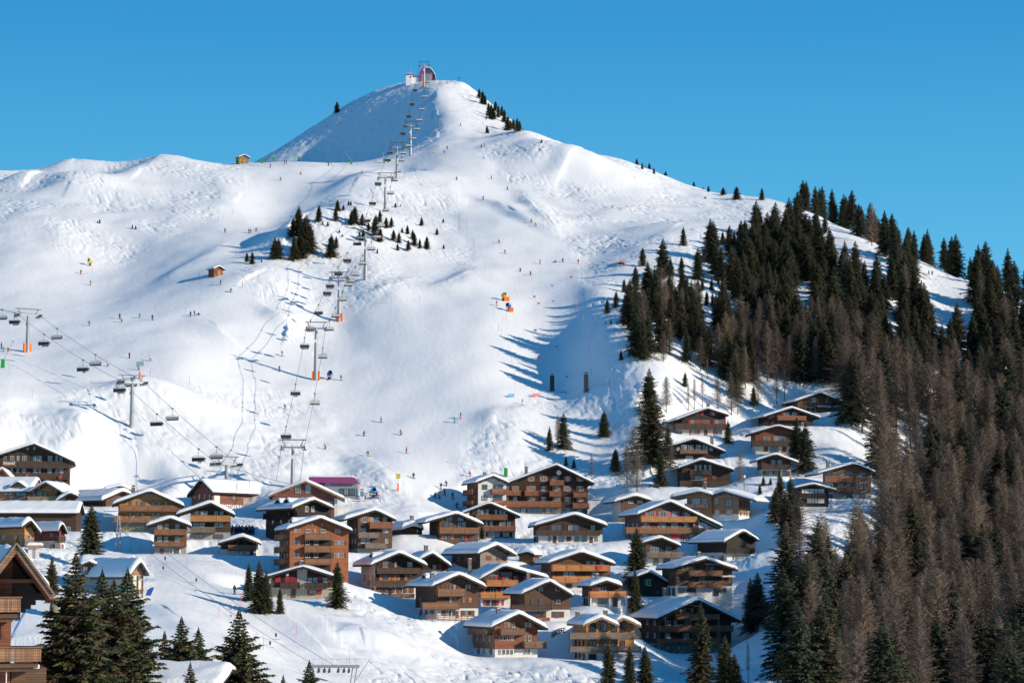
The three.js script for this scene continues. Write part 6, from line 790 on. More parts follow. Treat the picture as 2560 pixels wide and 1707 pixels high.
const PEOPLE = [ // frame, x, y of the feet, pose, jacket, trousers, gear, label
  [zL, 1005, 335, 'ski', 'blue', 'cyan', 'k', 'skier in blue jacket and cyan trousers on the left piste'], [zL, 1345, 257, 'stand', 'black', 'black', 'k', 'skier all in black above the yellow jacketed one at left'], [zL, 1370, 298, 'ski', 'lime', 'black', 'k', 'skier in lime jacket below one in black at left'], [zL, 1570, 245, 'ski', 'teal', 'teal', 'k', 'skier all in teal on the left piste'], [zL, 1715, 273, 'stand', 'navy', 'maroon', 'b', 'snowboarder in navy with maroon trousers on the left piste'], [zL, 2150, 232, 'stand', 'dark', 'black', 'k', 'dark clad skier left of a standing pair beside a seated boarder'], [zL, 2190, 222, 'stand', 'dark', 'dark', 'b', 'dark clad boarder standing beside a seated one'], [zL, 2238, 214, 'lie', 'dark', 'maroon', 'b', 'snowboarder sitting in the snow on the left piste'],
  [zL, 1455, 702, 'stand', 'red', 'black', 'b', 'snowboarder in red jacket left of the middle left pylon'], [zL, 1695, 733, 'ski', 'white', 'red', 'k', 'skier in white with red trousers near the signboard'], [zL, 1212, 796, 'ski', 'white', 'black', 'k', 'skier in white jacket and black trousers under the left lift'], [zL, 1560, 836, 'ski', 'cyan', 'grey', 'k', 'skier in cyan behind the grey signboard'], [zL, 10, 592, 'stand', 'purple', 'purple', 'k', 'purple clad skier at the left picture edge'], [zL, 28, 625, 'ski', 'cyan', 'cyan', 'k', 'small cyan clad skier near the left edge'], [zL, 85, 625, 'stand', 'yellow', 'black', 'k', 'skier in yellow jacket near the orange padded left pylon'],
  [zM, 470, 1222, 'stand', 'navy', 'orange', 'k', 'skier in navy with orange trousers left of the padded summit pylon'], [zM, 440, 1394, 'stand', 'blue', 'maroon', 'k', 'skier in blue with maroon trousers left of the padded summit pylon'], [zM, 1137, 1498, 'stand', 'black', 'grey', 'k', 'skier in black beside the blue snow gun'],
  [zU, 672, 1090, 'ski', 'black', 'red', 'k', 'skier in black and red below the yellow snow gun'], [zU, 757, 1186, 'stand', 'grey', 'lime', 'k', 'skier in grey with lime trousers below the yellow snow gun'], [zU, 1850, 1180, 'stand', 'dark', 'dark', 'k', 'dark clad skier just below the small red hut'], [zU, 1933, 1246, 'ski', 'navy', 'navy', 'k', 'navy clad skier turning below the small red hut'], [zU, 1885, 742, 'stand', 'dark', 'black', 'k', 'dark clad skier standing on the upper left piste'], [zU, 2085, 748, 'stand', 'navy', 'blue', 'k', 'blue clad skier next to one in red on the upper left piste'], [zU, 2098, 746, 'ski', 'red', 'red', 'k', 'red clad skier next to one in blue on the upper left piste'], [zU, 2146, 734, 'ski', 'navy', 'blue', 'k', 'navy clad skier right of a pair on the upper left piste'],
  [z4u, 458, 322, 'ski', 'black', 'orange', 'k', 'skier in black with orange trousers near the saddle'], [z4u, 680, 256, 'ski', 'red', 'maroon', 'k', 'skier in red on the saddle piste'], [z4u, 503, 130, 'stand', 'dark', 'green', 'k', 'left one of a dark pair near the green snow lances'], [z4u, 521, 132, 'stand', 'dark', 'black', 'k', 'right one of a dark pair near the green snow lances'], [z4u, 997, 156, 'stand', 'navy', 'black', 'b', 'dark snowboarder under the summit cone'], [z4u, 1370, 242, 'ski', 'lime', 'green', 'k', 'lime clad skier below the saddle snow lances'], [z4u, 340, 176, 'stand', 'navy', 'black', 'k', 'navy clad skier beside the saddle hut'],
  [zs, 935, 522, 'ski', 'red', 'black', 'k', 'red clad skier starting from the summit'], [zs, 1018, 512, 'stand', 'red', 'black', 'k', 'skier in red standing at the top of the summit piste'], [zs, 1075, 486, 'stand', 'green', 'grey', 'k', 'green clad skier near the summit cross'], [zs, 1180, 1008, 'ski', 'dark', 'black', 'k', 'dark clad skier halfway down the summit piste'], [zs, 865, 1324, 'ski', 'yellow', 'yellow', 'k', 'yellow clad skier at the foot of the summit piste'], [zs, 990, 1330, 'ski', 'dark', 'maroon', 'k', 'skier in dark and maroon at the foot of the summit piste'], [zs, 1020, 1282, 'stand', 'black', 'black', 'k', 'black clad skier at the foot of the summit piste'], [zs, 1425, 1264, 'stand', 'grey', 'red', 'k', 'skier in grey with red trousers below the round mound'], [zs, 1455, 1247, 'stand', 'red', 'red', 'k', 'skier all in red below the round mound'], [zs, 1450, 1390, 'stand', 'white', 'dark', 'k', 'skier in white jacket below the round mound'], [zs, 862, 472, 'stand', 'orange', 'orange', 'k', 'orange clad skier at the summit station'], [zs, 886, 472, 'stand', 'lime', 'dark', 'k', 'lime clad skier at the summit station'],
  [zR, 1470, 86, 'stand', 'dark', 'orange', 'k', 'skier in dark with orange trousers above the race piste'], [zR, 1705, 62, 'ski', 'dark', 'black', 'k', 'dark clad skier above the race piste'], [zR, 1870, 82, 'stand', 'dark', 'orange', 'b', 'boarder with orange trousers left of the red tunnel'], [zR, 1262, 166, 'ski', 'dark', 'maroon', 'k', 'maroon clad skier crouching above the race piste'], [zR, 1370, 202, 'ski', 'black', 'red', 'k', 'skier in black and red leaning into a turn'], [zR, 1628, 66, 'lie', 'maroon', 'dark', 'k', 'fallen skier above the race piste'], [zR, 1015, 522, 'stand', 'dark', 'yellow', 'k', 'skier with yellow trousers beside the orange snow guns'],
  [zP, 637, 614, 'stand', 'navy', 'pink', 'k', 'skier in navy with pink trousers on the lower piste'], [zP, 570, 657, 'stand', 'teal', 'teal', 'k', 'teal clad skier on the lower piste'], [zP, 68, 980, 'stand', 'red', 'dark', 'k', 'skier in red jacket on the lower piste'], [zP, 10, 786, 'ski', 'orange', 'dark', 'k', 'orange clad skier on the lower piste'], [zP, 140, 1242, 'ski', 'dark', 'black', 'b', 'dark boarder above the yellow sign'], [zP, 735, 1222, 'ski', 'dark', 'pink', 'k', 'skier in dark and pink left of the hotel wing'], [zP, 430, 1358, 'stand', 'dark', 'yellow', 'k', 'skier with yellow trousers before a pink banner'], [zP, 487, 1322, 'ski', 'dark', 'blue', 'k', 'skier with blue trousers above the group at the run out'], [zP, 365, 1450, 'walk', 'black', 'black', 'k', 'black clad skier leftmost of the group at the run out'], [zP, 415, 1457, 'walk', 'yellow', 'black', 'k', 'skier in yellow jacket in the group at the run out'], [zP, 465, 1422, 'walk', 'red', 'red', 'k', 'skier all in red in the group at the run out'], [zP, 550, 1457, 'stand', 'black', 'orange', 'k', 'skier with orange trousers rightmost of the group at the run out'], [zP, 592, 1552, 'ski', 'blue', 'red', 'k', 'skier in blue jacket and red trousers before the brown chalet'], [zP, 1285, 472, 'stand', 'teal', 'white', 'k', 'teal clad skier by the race finish'],
  [id, 1988, 531, 'walk', 'black', 'black', '', 'left hiker of two on the right skyline path'], [id, 1998, 531, 'walk', 'black', 'black', '', 'right hiker of two on the right skyline path'], [id, 2323, 687, 'walk', 'black', 'dark', '', 'left hiker of two on the forest path'], [id, 2332, 688, 'walk', 'black', 'dark', '', 'right hiker of two on the forest path'], [z7, 1505, 902, 'stand', 'red', 'red', '', 'red clad person resting among the shoulder spruces'], [z7, 1485, 892, 'stand', 'dark', 'dark', '', 'dark clad person resting among the shoulder spruces'],
  [id, 909, 1090, 'ski', 'blue', 'navy', 'k', 'blue clad skier in the middle of the lower piste'], [id, 813, 1123, 'ski', 'lime', 'dark', 'k', 'lime clad skier right of the lowest summit pylon'], [id, 920, 1141, 'ski', 'dark', 'lime', 'k', 'skier with lime trousers on the lower piste'], [id, 952, 1056, 'stand', 'teal', 'dark', 'k', 'teal jacketed skier high on the lower piste'], [id, 712, 1023, 'ski', 'blue', 'navy', 'k', 'blue clad skier under the summit lift'], [id, 1208, 500, 'stand', 'dark', 'dark', 'k', 'dark skier on the steep middle piste'], [id, 1269, 475, 'ski', 'red', 'red', 'k', 'red clad skier high on the steep middle piste'], [id, 1228, 448, 'stand', 'dark', 'dark', 'k', 'dark skier at the top of the steep middle piste'], [id, 1141, 450, 'ski', 'dark', 'navy', 'k', 'dark skier left of the steep middle piste'], [id, 1328, 556, 'ski', 'red', 'dark', 'k', 'skier in red jacket on the steep middle piste'], [id, 1340, 566, 'ski', 'maroon', 'red', 'k', 'skier with red trousers on the steep middle piste'], [id, 1248, 608, 'ski', 'red', 'black', 'k', 'red jacketed skier low on the steep middle piste'], [id, 1263, 634, 'ski', 'dark', 'grey', 'k', 'grey clad skier low on the steep middle piste'],
  [z6, 657, 568, 'stand', 'black', 'black', '', 'person all in black standing in shade by the spruces'], [z8, 1210, 588, 'walk', 'purple', 'dark', '', 'person with a red hat before the dark green shed', 'red'], [z2, 2110, 537, 'stand', 'black', 'black', 'k', 'black clad skier by the lift station poster'], [z2, 2134, 537, 'stand', 'pink', 'dark', 'k', 'pink clad skier by the lift station poster'], [z2, 2190, 527, 'stand', 'yellow', 'dark', '', 'person in yellow beside the blue carousel'], [z2, 2262, 527, 'stand', 'navy', 'dark', '', 'person in navy beside the blue carousel'], [z2, 2280, 529, 'stand', 'pink', 'dark', '', 'small person in pink beside the blue carousel'],
];
for (const [f, x, y, pose, j, l, gear, label, hat] of PEOPLE) { const p = ground(...f(x, y)); person(p, pose, j, l, gear, (rnd() < .5 ? 1 : -1) * rr(.5, 1.5) + (gear === 'b' ? 1.2 : 0), label, undefined, hat); }
// the ski school crowd before the sports building
{ const cols = ['red', 'dark', 'navy', 'red', 'lime', 'white', 'black', 'blue', 'orange', 'dark', 'pink', 'red', 'cyan', 'black', 'red', 'navy', 'yellow', 'dark', 'red', 'teal', 'black', 'blue'];
  cols.forEach((c, i) => { const p = ground(...z2(612 + i * 12.6 + rr(-4, 4), 930 - (i % 3) * 9)); person(p, 'stand', c, ['dark', 'black', 'navy', 'red'][i % 4], '', rr(0, 6.28), c + ' jacketed person in the crowd before the lettered sports building', 'ski school crowd'); }); }
// riders on the climbing chairs
RIDERS.forEach((r, i) => { const n = i % 3 === 1 ? 2 : i % 5 === 4 ? 0 : 4; for (let k = 0; k < n; k++) { const o = (k - (n - 1) / 2) * .55, p = r.q.clone().add(V(Math.cos(r.turn) * o, -3.02, -Math.sin(r.turn) * o)).add(V(Math.sin(r.turn) * .12, 0, Math.cos(r.turn) * .12)); person(p, 'sit', ['dark', 'red', 'navy', 'white', 'blue', 'orange', 'black'][(i * 3 + k) % 7], ['black', 'dark', 'red', 'grey'][(i + k) % 4], '', r.turn, 'rider sitting on a climbing chair with skis hanging', 'riders on the chairlifts'); } });

// ---------------------------------------------------------------- piste furniture
const poleProto = (() => { const g = new THREE.Group(); part('shaft', rod(V(0, -.5, 0), V(0, 1.5, 0), .045, .04, 6), M.skyBlue, g); part('tip', rod(V(0, 1.5, 0), V(0, 2.5, 0), .06, .05, 6), M.pinkPole, g); return g; })();
const redPole = (() => { const g = new THREE.Group(); part('shaft', rod(V(0, -.5, 0), V(0, 1.2, 0), .04, .04, 6), M.pinkPole, g); part('tip', rod(V(0, 1.2, 0), V(0, 2.3, 0), .05, .03, 6), M.pinkPole, g); return g; })();
const yellowPole = (() => { const g = new THREE.Group(); for (let i = 0; i < 6; i++) part(i % 2 ? 'black_band' : 'yellow_band', rod(V(0, i * .45 - .3, 0), V(0, i * .45 + .15, 0), .035, .035, 6), i % 2 ? M.black : M.yellow, g); return g; })();
const setPole = (proto, name, label, group, f, list) => { for (const [x, y] of list) { const p = ground(...f(x, y)), c = copyOf(proto, name, label, group); c.userData.category = 'piste pole'; c.position.copy(p); c.rotation.z = rr(-.06, .06); } };
setPole(poleProto, 'piste_pole', 'blue and red marker pole along the left pistes', 'marker poles of the left pistes', zU, [[1947, 590], [1830, 660], [1684, 715], [1543, 768], [1414, 815], [1292, 900], [1134, 960], [969, 1028], [898, 1210], [1048, 1245], [1172, 1290], [1298, 1405], [1550, 1425], [573, 955], [438, 850], [203, 780], [770, 1095], [1885, 1010], [1972, 935], [2237, 730], [1670, 1130], [1565, 1155], [2030, 1208], [2185, 1280]]);
setPole(poleProto, 'piste_pole', 'blue and red marker pole beside the left chairlift', 'marker poles by the left lift', zL, [[1692, 905], [2137, 1000], [932, 1130], [357, 1155], [95, 880]]);
setPole(poleProto, 'piste_pole', 'blue and red marker pole beside the summit chairlift', 'marker poles by the summit lift', zM, [[1712, 628], [2028, 610], [1230, 690], [493, 700], [228, 560], [22, 455], [740, 1440]]);
setPole(poleProto, 'piste_pole', 'blue and red marker pole on the lower main piste', 'marker poles of the main piste', zP, [[1113, 595], [1013, 835], [948, 1052], [1355, 445], [2005, 160]]);
setPole(redPole, 'piste_pole', 'thin red marker pole below the summit', 'marker poles below the summit', zs, [[800, 1310], [687, 1325], [405, 520], [965, 1230], [262, 1420], [1545, 1260], [1725, 1480], [1640, 1420], [1797, 1520]]);
setPole(redPole, 'piste_pole', 'thin red marker pole along the race piste', 'marker poles of the race piste', zR, [[988, 130], [893, 165], [790, 185], [668, 280], [517, 390], [205, 480], [1783, 460], [1855, 560], [1922, 680], [1960, 880], [1985, 1000], [1995, 1100]]);
setPole(redPole, 'piste_pole', 'thin red marker pole beside the beginners lift', 'marker poles of the beginners lift', z6, [[125, 265], [730, 695], [478, 825], [1362, 1025], [985, 1195], [1957, 1350]]);
setPole(yellowPole, 'net_pole', 'yellow and black pole beside the run out and station', 'yellow poles of the run out', z2, [[1978, 625], [2040, 600], [2135, 380], [2275, 400]]);
setPole(yellowPole, 'net_pole', 'thin yellow pole of the race course fence', 'yellow poles of the race fence', zR, [[1150, 490], [1170, 560], [1205, 360], [1245, 280], [1115, 670], [1072, 710], [1035, 790], [1062, 835], [1098, 905], [1132, 970], [1155, 1040], [1170, 1120], [1182, 1190], [1196, 1270], [1205, 1400], [1196, 1490], [1300, 260], [1375, 270], [1470, 280]]);
// race gates
for (const [x, y, c] of [[1408, 448, 0], [1453, 520, 0], [1418, 803, 0], [1455, 1076, 0], [1795, 242, 0], [1595, 333, 1], [1605, 496, 1], [1695, 665, 1], [1643, 975, 1], [1748, 1290, 1]]) { const p = ground(...zR(x, y)), g = thing('race_gate', c ? 'blue race gate panel between two poles' : 'red race gate panel between two poles', 'race gate', p, 0, c ? 'blue race gates' : 'red race gates'); part('panel', box(-.4, .55, -.015, .4, 1.05, .015), c ? M.skyBlue : M.redPlastic, g); for (const s of [-1, 1]) part('pole', rod(V(s * .42, -.4, 0), V(s * .42, 1.5, 0), .02, .02, 5), c ? M.skyBlue : M.redPlastic, g); }
for (const [x, y, h, label] of [[1595, 1412, 4.6, 'plain black timing column at the race finish'], [1952, 1412, 4.9, 'black finish column with a lamp head near the forest']]) { const p = ground(...zR(x, y)), g = thing('timing_column', label, 'column', p, .1); part('body', box(-.62, -.5, -.4, .62, h, .4), M.black, g); part('head', merge([box(-.12, h, -.1, .12, h + .8, .1), box(h > 4.7 ? -.75 : -.2, h + .3, -.2, h > 4.7 ? .75 : .2, h + .55, .2)]), M.darkMetal, g); part('foot', box(-.8, -.4, -.6, .8, .12, .6), M.darkMetal, g); }
for (const [x0, x1, y, c, label] of [[1135, 1195, 1485, M.skyBlue, 'light blue banner at the left of the race finish'], [1640, 1745, 1450, M.skyBlue, 'light blue banner between the timing columns'], [1390, 1460, 1480, M.pinkPole, 'pink banner at the race finish']]) { const a = ground(...zR(x0, y)), b = ground(...zR(x1, y)), g = thing('banner', label, 'banner', a); const d = b.clone().sub(a); part('cloth', merge([bar(V(0, .75, 0), d.clone().add(V(0, .75, 0)), .03, .8)]), c, g); for (const q of [V(0, 0, 0), d]) part('pole', rod(q.clone().add(V(0, -.4, .05)), q.clone().add(V(0, 1.35, .05)), .035, .03, 5), M.galv, g); }
// snow lances and fan guns
for (const [f, x, y, tx, ty, label] of [[z4u, 245, 125, 292, -20, 'green snow lance next to the saddle hut'], [z4u, 375, 95, 400, -90, 'second green snow lance from the saddle hut'], [z4u, 660, 95, 630, -30, 'green snow lance left of the dark boarder under the cone'], [z4u, 1255, 135, 1180, 0, 'green snow lance at the middle of the saddle'], [z4u, 1628, 120, 1610, 0, 'green snow lance near the summit lift'], [zP, 1108, 1222, 970, 875, 'big green snow lance behind the hotel wing'], [zL, 25, 810, 140, 518, 'green snow lance at the left picture edge']]) {
  const [px, py] = f(x, y), p = ground(px, py), [qx, qy] = f(tx, ty), g = thing('snow_lance', label, 'snow lance', p), tip = at(qx, qy, -p.z).sub(p); part('mast_base', rod(V(0, -.5, 0), V(0, 2.2, 0), .12, .1, 8), M.galv, g); part('padding', box(-.5, 0, -.4, .5, 2.3, .45), M.green, g); part('lance', rod(V(0, 1.8, 0), tip, .11, .06, 7), M.galv, g); part('nozzle_head', rod(tip, tip.clone().multiplyScalar(1.03).add(V(0, .1, 0)), .16, .16, 8), M.darkMetal, g); }
function fanGun(p, turn, drum, base, label) { const g = thing('snow_gun', label, 'snow gun', p, turn); const lathe = new THREE.LatheGeometry([[.55, -.9], [.72, -.6], [.75, .3], [.62, .75], [.55, .8], [.5, .7], [.6, .2], [.5, -.85]].map(([a, b]) => new THREE.Vector2(a, b)), 20).rotateX(Math.PI / 2 - .35).translate(0, 2.1, 0); part('drum', lathe, drum, g); part('fan', new THREE.CylinderGeometry(.5, .5, .1, 16).rotateX(Math.PI / 2 - .35).translate(0, 2.1, .1), M.black, g); part('mount', merge([rod(V(-.8, 2.1, 0), V(-.8, 1, 0), .07, .07, 6), rod(V(.8, 2.1, 0), V(.8, 1, 0), .07, .07, 6), rod(V(-.8, 1, 0), V(.8, 1, 0), .08, .08, 6), rod(V(0, 1, 0), V(0, .3, 0), .14, .14, 8)]), M.darkMetal, g); for (const a of [0, 2.1, 4.2]) part('leg', rod(V(0, .5, 0), V(Math.cos(a) * 1.1, -.15, Math.sin(a) * 1.1), .07, .06, 6), M.darkMetal, g); part('cabinet', box(-.5, .35, -.75, .5, 1.1, -.3), base, g); return g; }
fanGun(ground(...zU(748, 1026)), -.4, M.yellow, M.yellow, 'yellow snow gun on the far left slope'); fanGun(ground(...zR(1092, 470)), .6, M.yellow, M.orangePad, 'upper yellow and orange snow gun beside the race piste'); fanGun(ground(...zR(1135, 582)), -.5, M.blue, M.orangePad, 'lower blue snow gun with orange padding beside the race piste'); fanGun(ground(...zM(1012, 1492)), .3, M.blue, M.darkMetal, 'blue snow gun right of the padded summit pylon'); fanGun(ground(...z2(2232, 528)), .2, M.skyBlue, M.blue, 'blue snow gun right of the pink lift station');
for (const [x, y] of [[1092, 470], [1135, 582]]) { const p = ground(...zR(x + 25, y + 3)), g = thing('safety_mat', 'orange safety mat beside a snow gun', 'safety mat', p, .3, 'orange safety mats'); part('mat', box(-.9, 0, -.2, .9, 1.5, .2), M.orangePad, g); part('strap', box(-.92, .9, -.22, .92, 1, .22), M.black, g); }
// the finish board on the left piste and the yellow board
{ const p = ground(...zL(1574, 935)), g = thing('piste_sign', 'grey slatted signboard on a post with an orange pad', 'sign', p); part('post', rod(V(0, -.5, 0), V(0, 5, 0), .09, .08, 8), M.galv, g); part('padding', rod(V(0, 0, 0), V(0, 1.7, 0), .28, .28, 10), M.orangePad, g); for (let i = 0; i < 5; i++) part('board', box(-1.05, 3.55 + i * .24, -.03, 1.05, 3.75 + i * .24, .04), M.metal, g); }
{ const p = ground(...[995, 1228]), g = thing('piste_sign', 'large yellow board on a post with an orange pad above the run out', 'sign', p); part('post', rod(V(0, -.5, 0), V(0, 3.5, 0), .08, .07, 8), M.galv, g); part('padding', rod(V(0, 0, 0), V(0, 2, 0), .2, .2, 10), M.orangePad, g); part('board', box(-.55, 3.2, -.04, .55, 4.5, .04), M.yellow, g); }
{ const p = ground(1556, 662), g = thing('snow_tunnel', 'red and white tunnel of hoops at the edge of the wooded shoulder', 'tunnel', p, .5); for (let i = 0; i < 6; i++) part('hoop', new THREE.TorusGeometry(1.5, .13, 7, 20, Math.PI).translate(0, -.05, -i * 1.5), i ? M.galv : M.darkMetal, g); part('entrance_cloth', new THREE.RingGeometry(1.05, 1.45, 20, 1, 0, Math.PI).translate(0, 0, .1), M.redPlastic, g); part('cover', new THREE.CylinderGeometry(1.42, 1.42, 7.4, 20, 1, true, -Math.PI / 2, Math.PI).rotateX(-Math.PI / 2).rotateZ(0).translate(0, -.05, -3.8), mat({ color: rgb(.6, .6, .6), roughness: .5, side: THREE.DoubleSide }), g); }
{ const p = ground(1147, 206), g = thing('summit_cross', 'dark cross standing on the summit plateau', 'cross', p); part('post', box(-.13, -.5, -.13, .13, 3.4, .13), M.darkMetal, g); part('beam', box(-1.25, 2.25, -.11, 1.25, 2.5, .11), M.darkMetal, g); g.scale.setScalar(1.02); }
// flags on the left hotel balcony
for (const [x, y] of [[280, 500], [663, 508]]) { const h = HOUSES[0], q = h.on(x, y, 1.7), g = thing('flag', x < 400 ? 'left red flag hanging on the dark hotel balcony' : 'right red and white flag hanging on the dark hotel balcony', 'flag', h.A.clone(), h.th, 'hotel flags'); part('pole', rod(V(q[0], q[1] - .3, 1.4), V(q[0] + .9, q[1] + 1, 2.2), .03, .02, 5), M.white, g); part('cloth', new THREE.PlaneGeometry(.5, .75, 6, 6).translate(q[0] + .35, q[1] + .1, 1.9), M.redPlastic, g); }
{ const h = HOUSES.find((q) => q.t.includes('red cloth')), q = h.on(985, 1300, 1.5), g = thing('cloth', 'red cloth hung over the long bright balcony', 'cloth', h.A.clone(), h.th); const geo = new THREE.PlaneGeometry(1, 1, 8, 8), a = geo.attributes.position; for (let i = 0; i < a.count; i++) a.setZ(i, .06 * Math.sin(a.getX(i) * 14)); geo.computeVertexNormals(); part('fabric', geo.scale(1, .9, 1).translate(q[0], q[1] - .1, 1.52), M.redPlastic, g); }
console.log('people');
// ---------------------------------------------------------------- lift stations, huts, foreground houses
{ // valley station
  const d = 606, A = at(...z2(1930, 545), d), k = FOCAL / d, q = (x, y) => { const p = at(...z2(x, y), d).sub(A); return [p.x, p.y]; };
  const g = thing('lift_station', 'grey lift station with a pink roof and pink lettering beside the run out', 'lift station', A); EXTRA_TERR.push();
  const [x0, y1] = q(1680, 345), [x1] = q(2050, 345), yb = -4;
  part('wall', box(x0, yb, -9, x1, y1, 0), M.greyPanel, g);
  const [rx0, ry1] = q(1500, 283), [rx1, ry0] = q(2063, 348); part('roof', prism([[rx0, ry0], [rx1, ry0], [rx1 - 1.2, ry1], [rx0, ry1]], .9, -9.6), M.purple, g);
  part('snow', snowBlanket(() => ry1, rx0, rx1 - 1.2, .5, -9.4, .4, 0), M.roofSnow, g);
  for (const [a, b] of [[1845, 1890], [1898, 1950], [1958, 2018]]) { const p = q(a, 488), r = q(b, 412); windowAt(g, p[0], r[0], p[1], r[1], .01, 'd'); }
  const a = q(1748, 385), b = q(1990, 362), t = lettering('WURZENBORD', (b[1] - a[1]) * .95, M.purple, g), bb = t.geometry.boundingBox; t.scale.x = (b[0] - a[0]) / (bb.max.x - bb.min.x); t.position.set(a[0], a[1], .01);
  const p0 = q(2075, 540), p1 = q(2128, 400); part('poster', box(p0[0], p0[1], .3, p1[0], p1[1], .42), M.white, g); part('poster_print', box(p0[0] + .15, p1[1] - 2.2, .42, p1[0] - .15, p1[1] - .9, .44), M.skyBlue, g); part('poster_stripe', box(p0[0] + .15, p1[1] - .7, .42, p1[0] - .15, p1[1] - .3, .44), M.pinkPole, g);
  const s0 = q(1825, 665), s1 = q(2140, 550), w = thing('retaining_wall', 'rough stone retaining wall under the pink lift station', 'wall', A.clone()); part('masonry', box(s0[0], s0[1] - 3, -6, s1[0], s1[1], 1.6), WALL.stone, w); part('cap_snow', snowBlanket(() => s1[1], s0[0], s1[0], 1.6, .1, .25, 0), M.roofSnow, w);
  const e0 = q(990, 292), e1 = q(1322, 240), dr = thing('lift_drum', 'rounded dark pink lift machine housing behind the sports building', 'machine housing', at(...z2(1155, 300), 625)); const rr0 = (e1[0] - e0[0]) / 2 * 1.03; const sh = new THREE.Shape(); sh.moveTo(-rr0, -4); sh.lineTo(rr0, -4); sh.lineTo(rr0 * .93, .3); sh.quadraticCurveTo(rr0 * .8, 1.4, rr0 * .5, 1.4); sh.lineTo(-rr0 * .5, 1.4); sh.quadraticCurveTo(-rr0 * .8, 1.4, -rr0 * .93, .3); part('hull', metreUV(new THREE.ExtrudeGeometry(sh, { depth: 8, bevelEnabled: true, bevelSize: .2, bevelThickness: .3, bevelSegments: 2 }).translate(0, 0, -8)), M.purpleDark, dr); part('snow', snowBlanket((x) => 1.6 - Math.max(0, Math.abs(x) - rr0 * .5) * .55, -rr0 * .95, rr0 * .95, .2, -8, .7, 0), M.roofSnow, dr); part('window_band', box(-rr0 * .75, .15, .28, rr0 * .75, .95, .36), M.pane, dr);
}
{ // summit station
  const A = ground(...zs(795, 478)), d = -A.z, q = (x, y) => { const p = at(...zs(x, y), d).sub(A); return [p.x, p.y]; }, g = thing('summit_station', 'pink arched summit lift station seen against the sky', 'lift station', A);
  const [x0] = q(690, 470), [x1, y1] = q(885, 322), w = (x1 - x0) / 2, cx = (x0 + x1) / 2, sh = new THREE.Shape(); sh.moveTo(-w, -3); sh.lineTo(-w, y1 * .45); sh.quadraticCurveTo(-w * .95, y1, -w * .1, y1); sh.quadraticCurveTo(w * .75, y1, w, y1 * .25); sh.lineTo(w, -3);
  part('hull', metreUV(new THREE.ExtrudeGeometry(sh, { depth: 12, bevelEnabled: false }).translate(cx, 0, -12)), M.purple, g); part('glazing', box(cx - w * .15, y1 * .62, -.02, cx + w * .45, y1 * .93, .08), M.pane, g); part('front_wall', box(cx - w * .7, -2, -.02, cx + w * .62, y1 * .5, .06), M.greyPanel, g); part('portal', box(cx + w * .63, -2, -.02, cx + w * .9, y1 * .52, .1), M.black, g); part('roof_snow', snowBlanket((x) => y1 - .02 - Math.max(0, (x - cx) / w - .1) ** 2 * y1 * .75, cx - w * .3, cx + w * .98, .3, -12, .5, 0), M.roofSnow, g);
  const [h0] = q(540, 0), [h1, hy] = q(615, 408), [l1, ly] = q(700, 415), b = thing('summit_hut', 'white hut with a pink roof edge left of the summit station', 'hut', A.clone()); part('wall', box(h0, -3, -5, h1, hy, 0), M.white, b); part('roof', box(h0 - .3, hy, -5.3, h1 + .3, hy + .7, .3), M.purple, b); part('link_wall', box(h1, -3, -4, l1, ly - .8, -.6), M.white, b); part('link_roof', box(h1 + .32, ly - .8, -4.2, l1, ly - .1, -.3), M.purple, b); const wq = q(585, 440), we = q(600, 425); windowAt(b, wq[0], we[0], wq[1], we[1], .01, 'd'); part('antenna', rod(V(h1 - 1, hy + .7, -1), V(h1 - 1, hy + 5.2, -1), .09, .04, 6), M.galv, b); part('snow', snowBlanket(() => hy + .7, h0 - .3, h1 + .3, .3, -5.3, .25, 0), M.roofSnow, b);
}
function smallHut(px, py, w, h, dep, turn, wm, label, extra) {
  const p = ground(px, py), g = thing('hut', label, 'hut', p, turn); part('wall', prism([[-w / 2, -1], [w / 2, -1], [w / 2, h * .78], [0, h - .15], [-w / 2, h * .78]], 0, -dep), wm, g);
  const line = (x) => h - Math.abs(x) * h * .24 / (w / 2), e = w / 2 + .6; part('roof', prism([[-e, line(e) - .18], [0, h - .18], [e, line(e) - .18], [e, line(e)], [0, h], [-e, line(e)]], .7, -dep - .5), M.fascia, g); part('snow', snowBlanket(line, -e, e, .7, -dep - .5, .35, 0), M.roofSnow, g); part('door', box(-.1, 0, 0, .8, 1.9, .06), SH.sunlitWood, g); windowAt(g, -w / 2 + .3, -w / 2 + 1.1, 1, 1.8, .01, 'd'); return g;
}
smallHut(609, 409, 4.6, 4.2, 4, .5, WOOD.taupe, 'small brown hut on the skyline saddle left of the summit cone'); smallHut(545, 690, 3.6, 3.4, 3.4, .7, WOOD.redbrown, 'small red brown hut beside the left piste below the knoll');
fanGun(ground(598, 410), .3, M.yellow, M.yellow, 'yellow snow gun beside the skyline saddle hut');
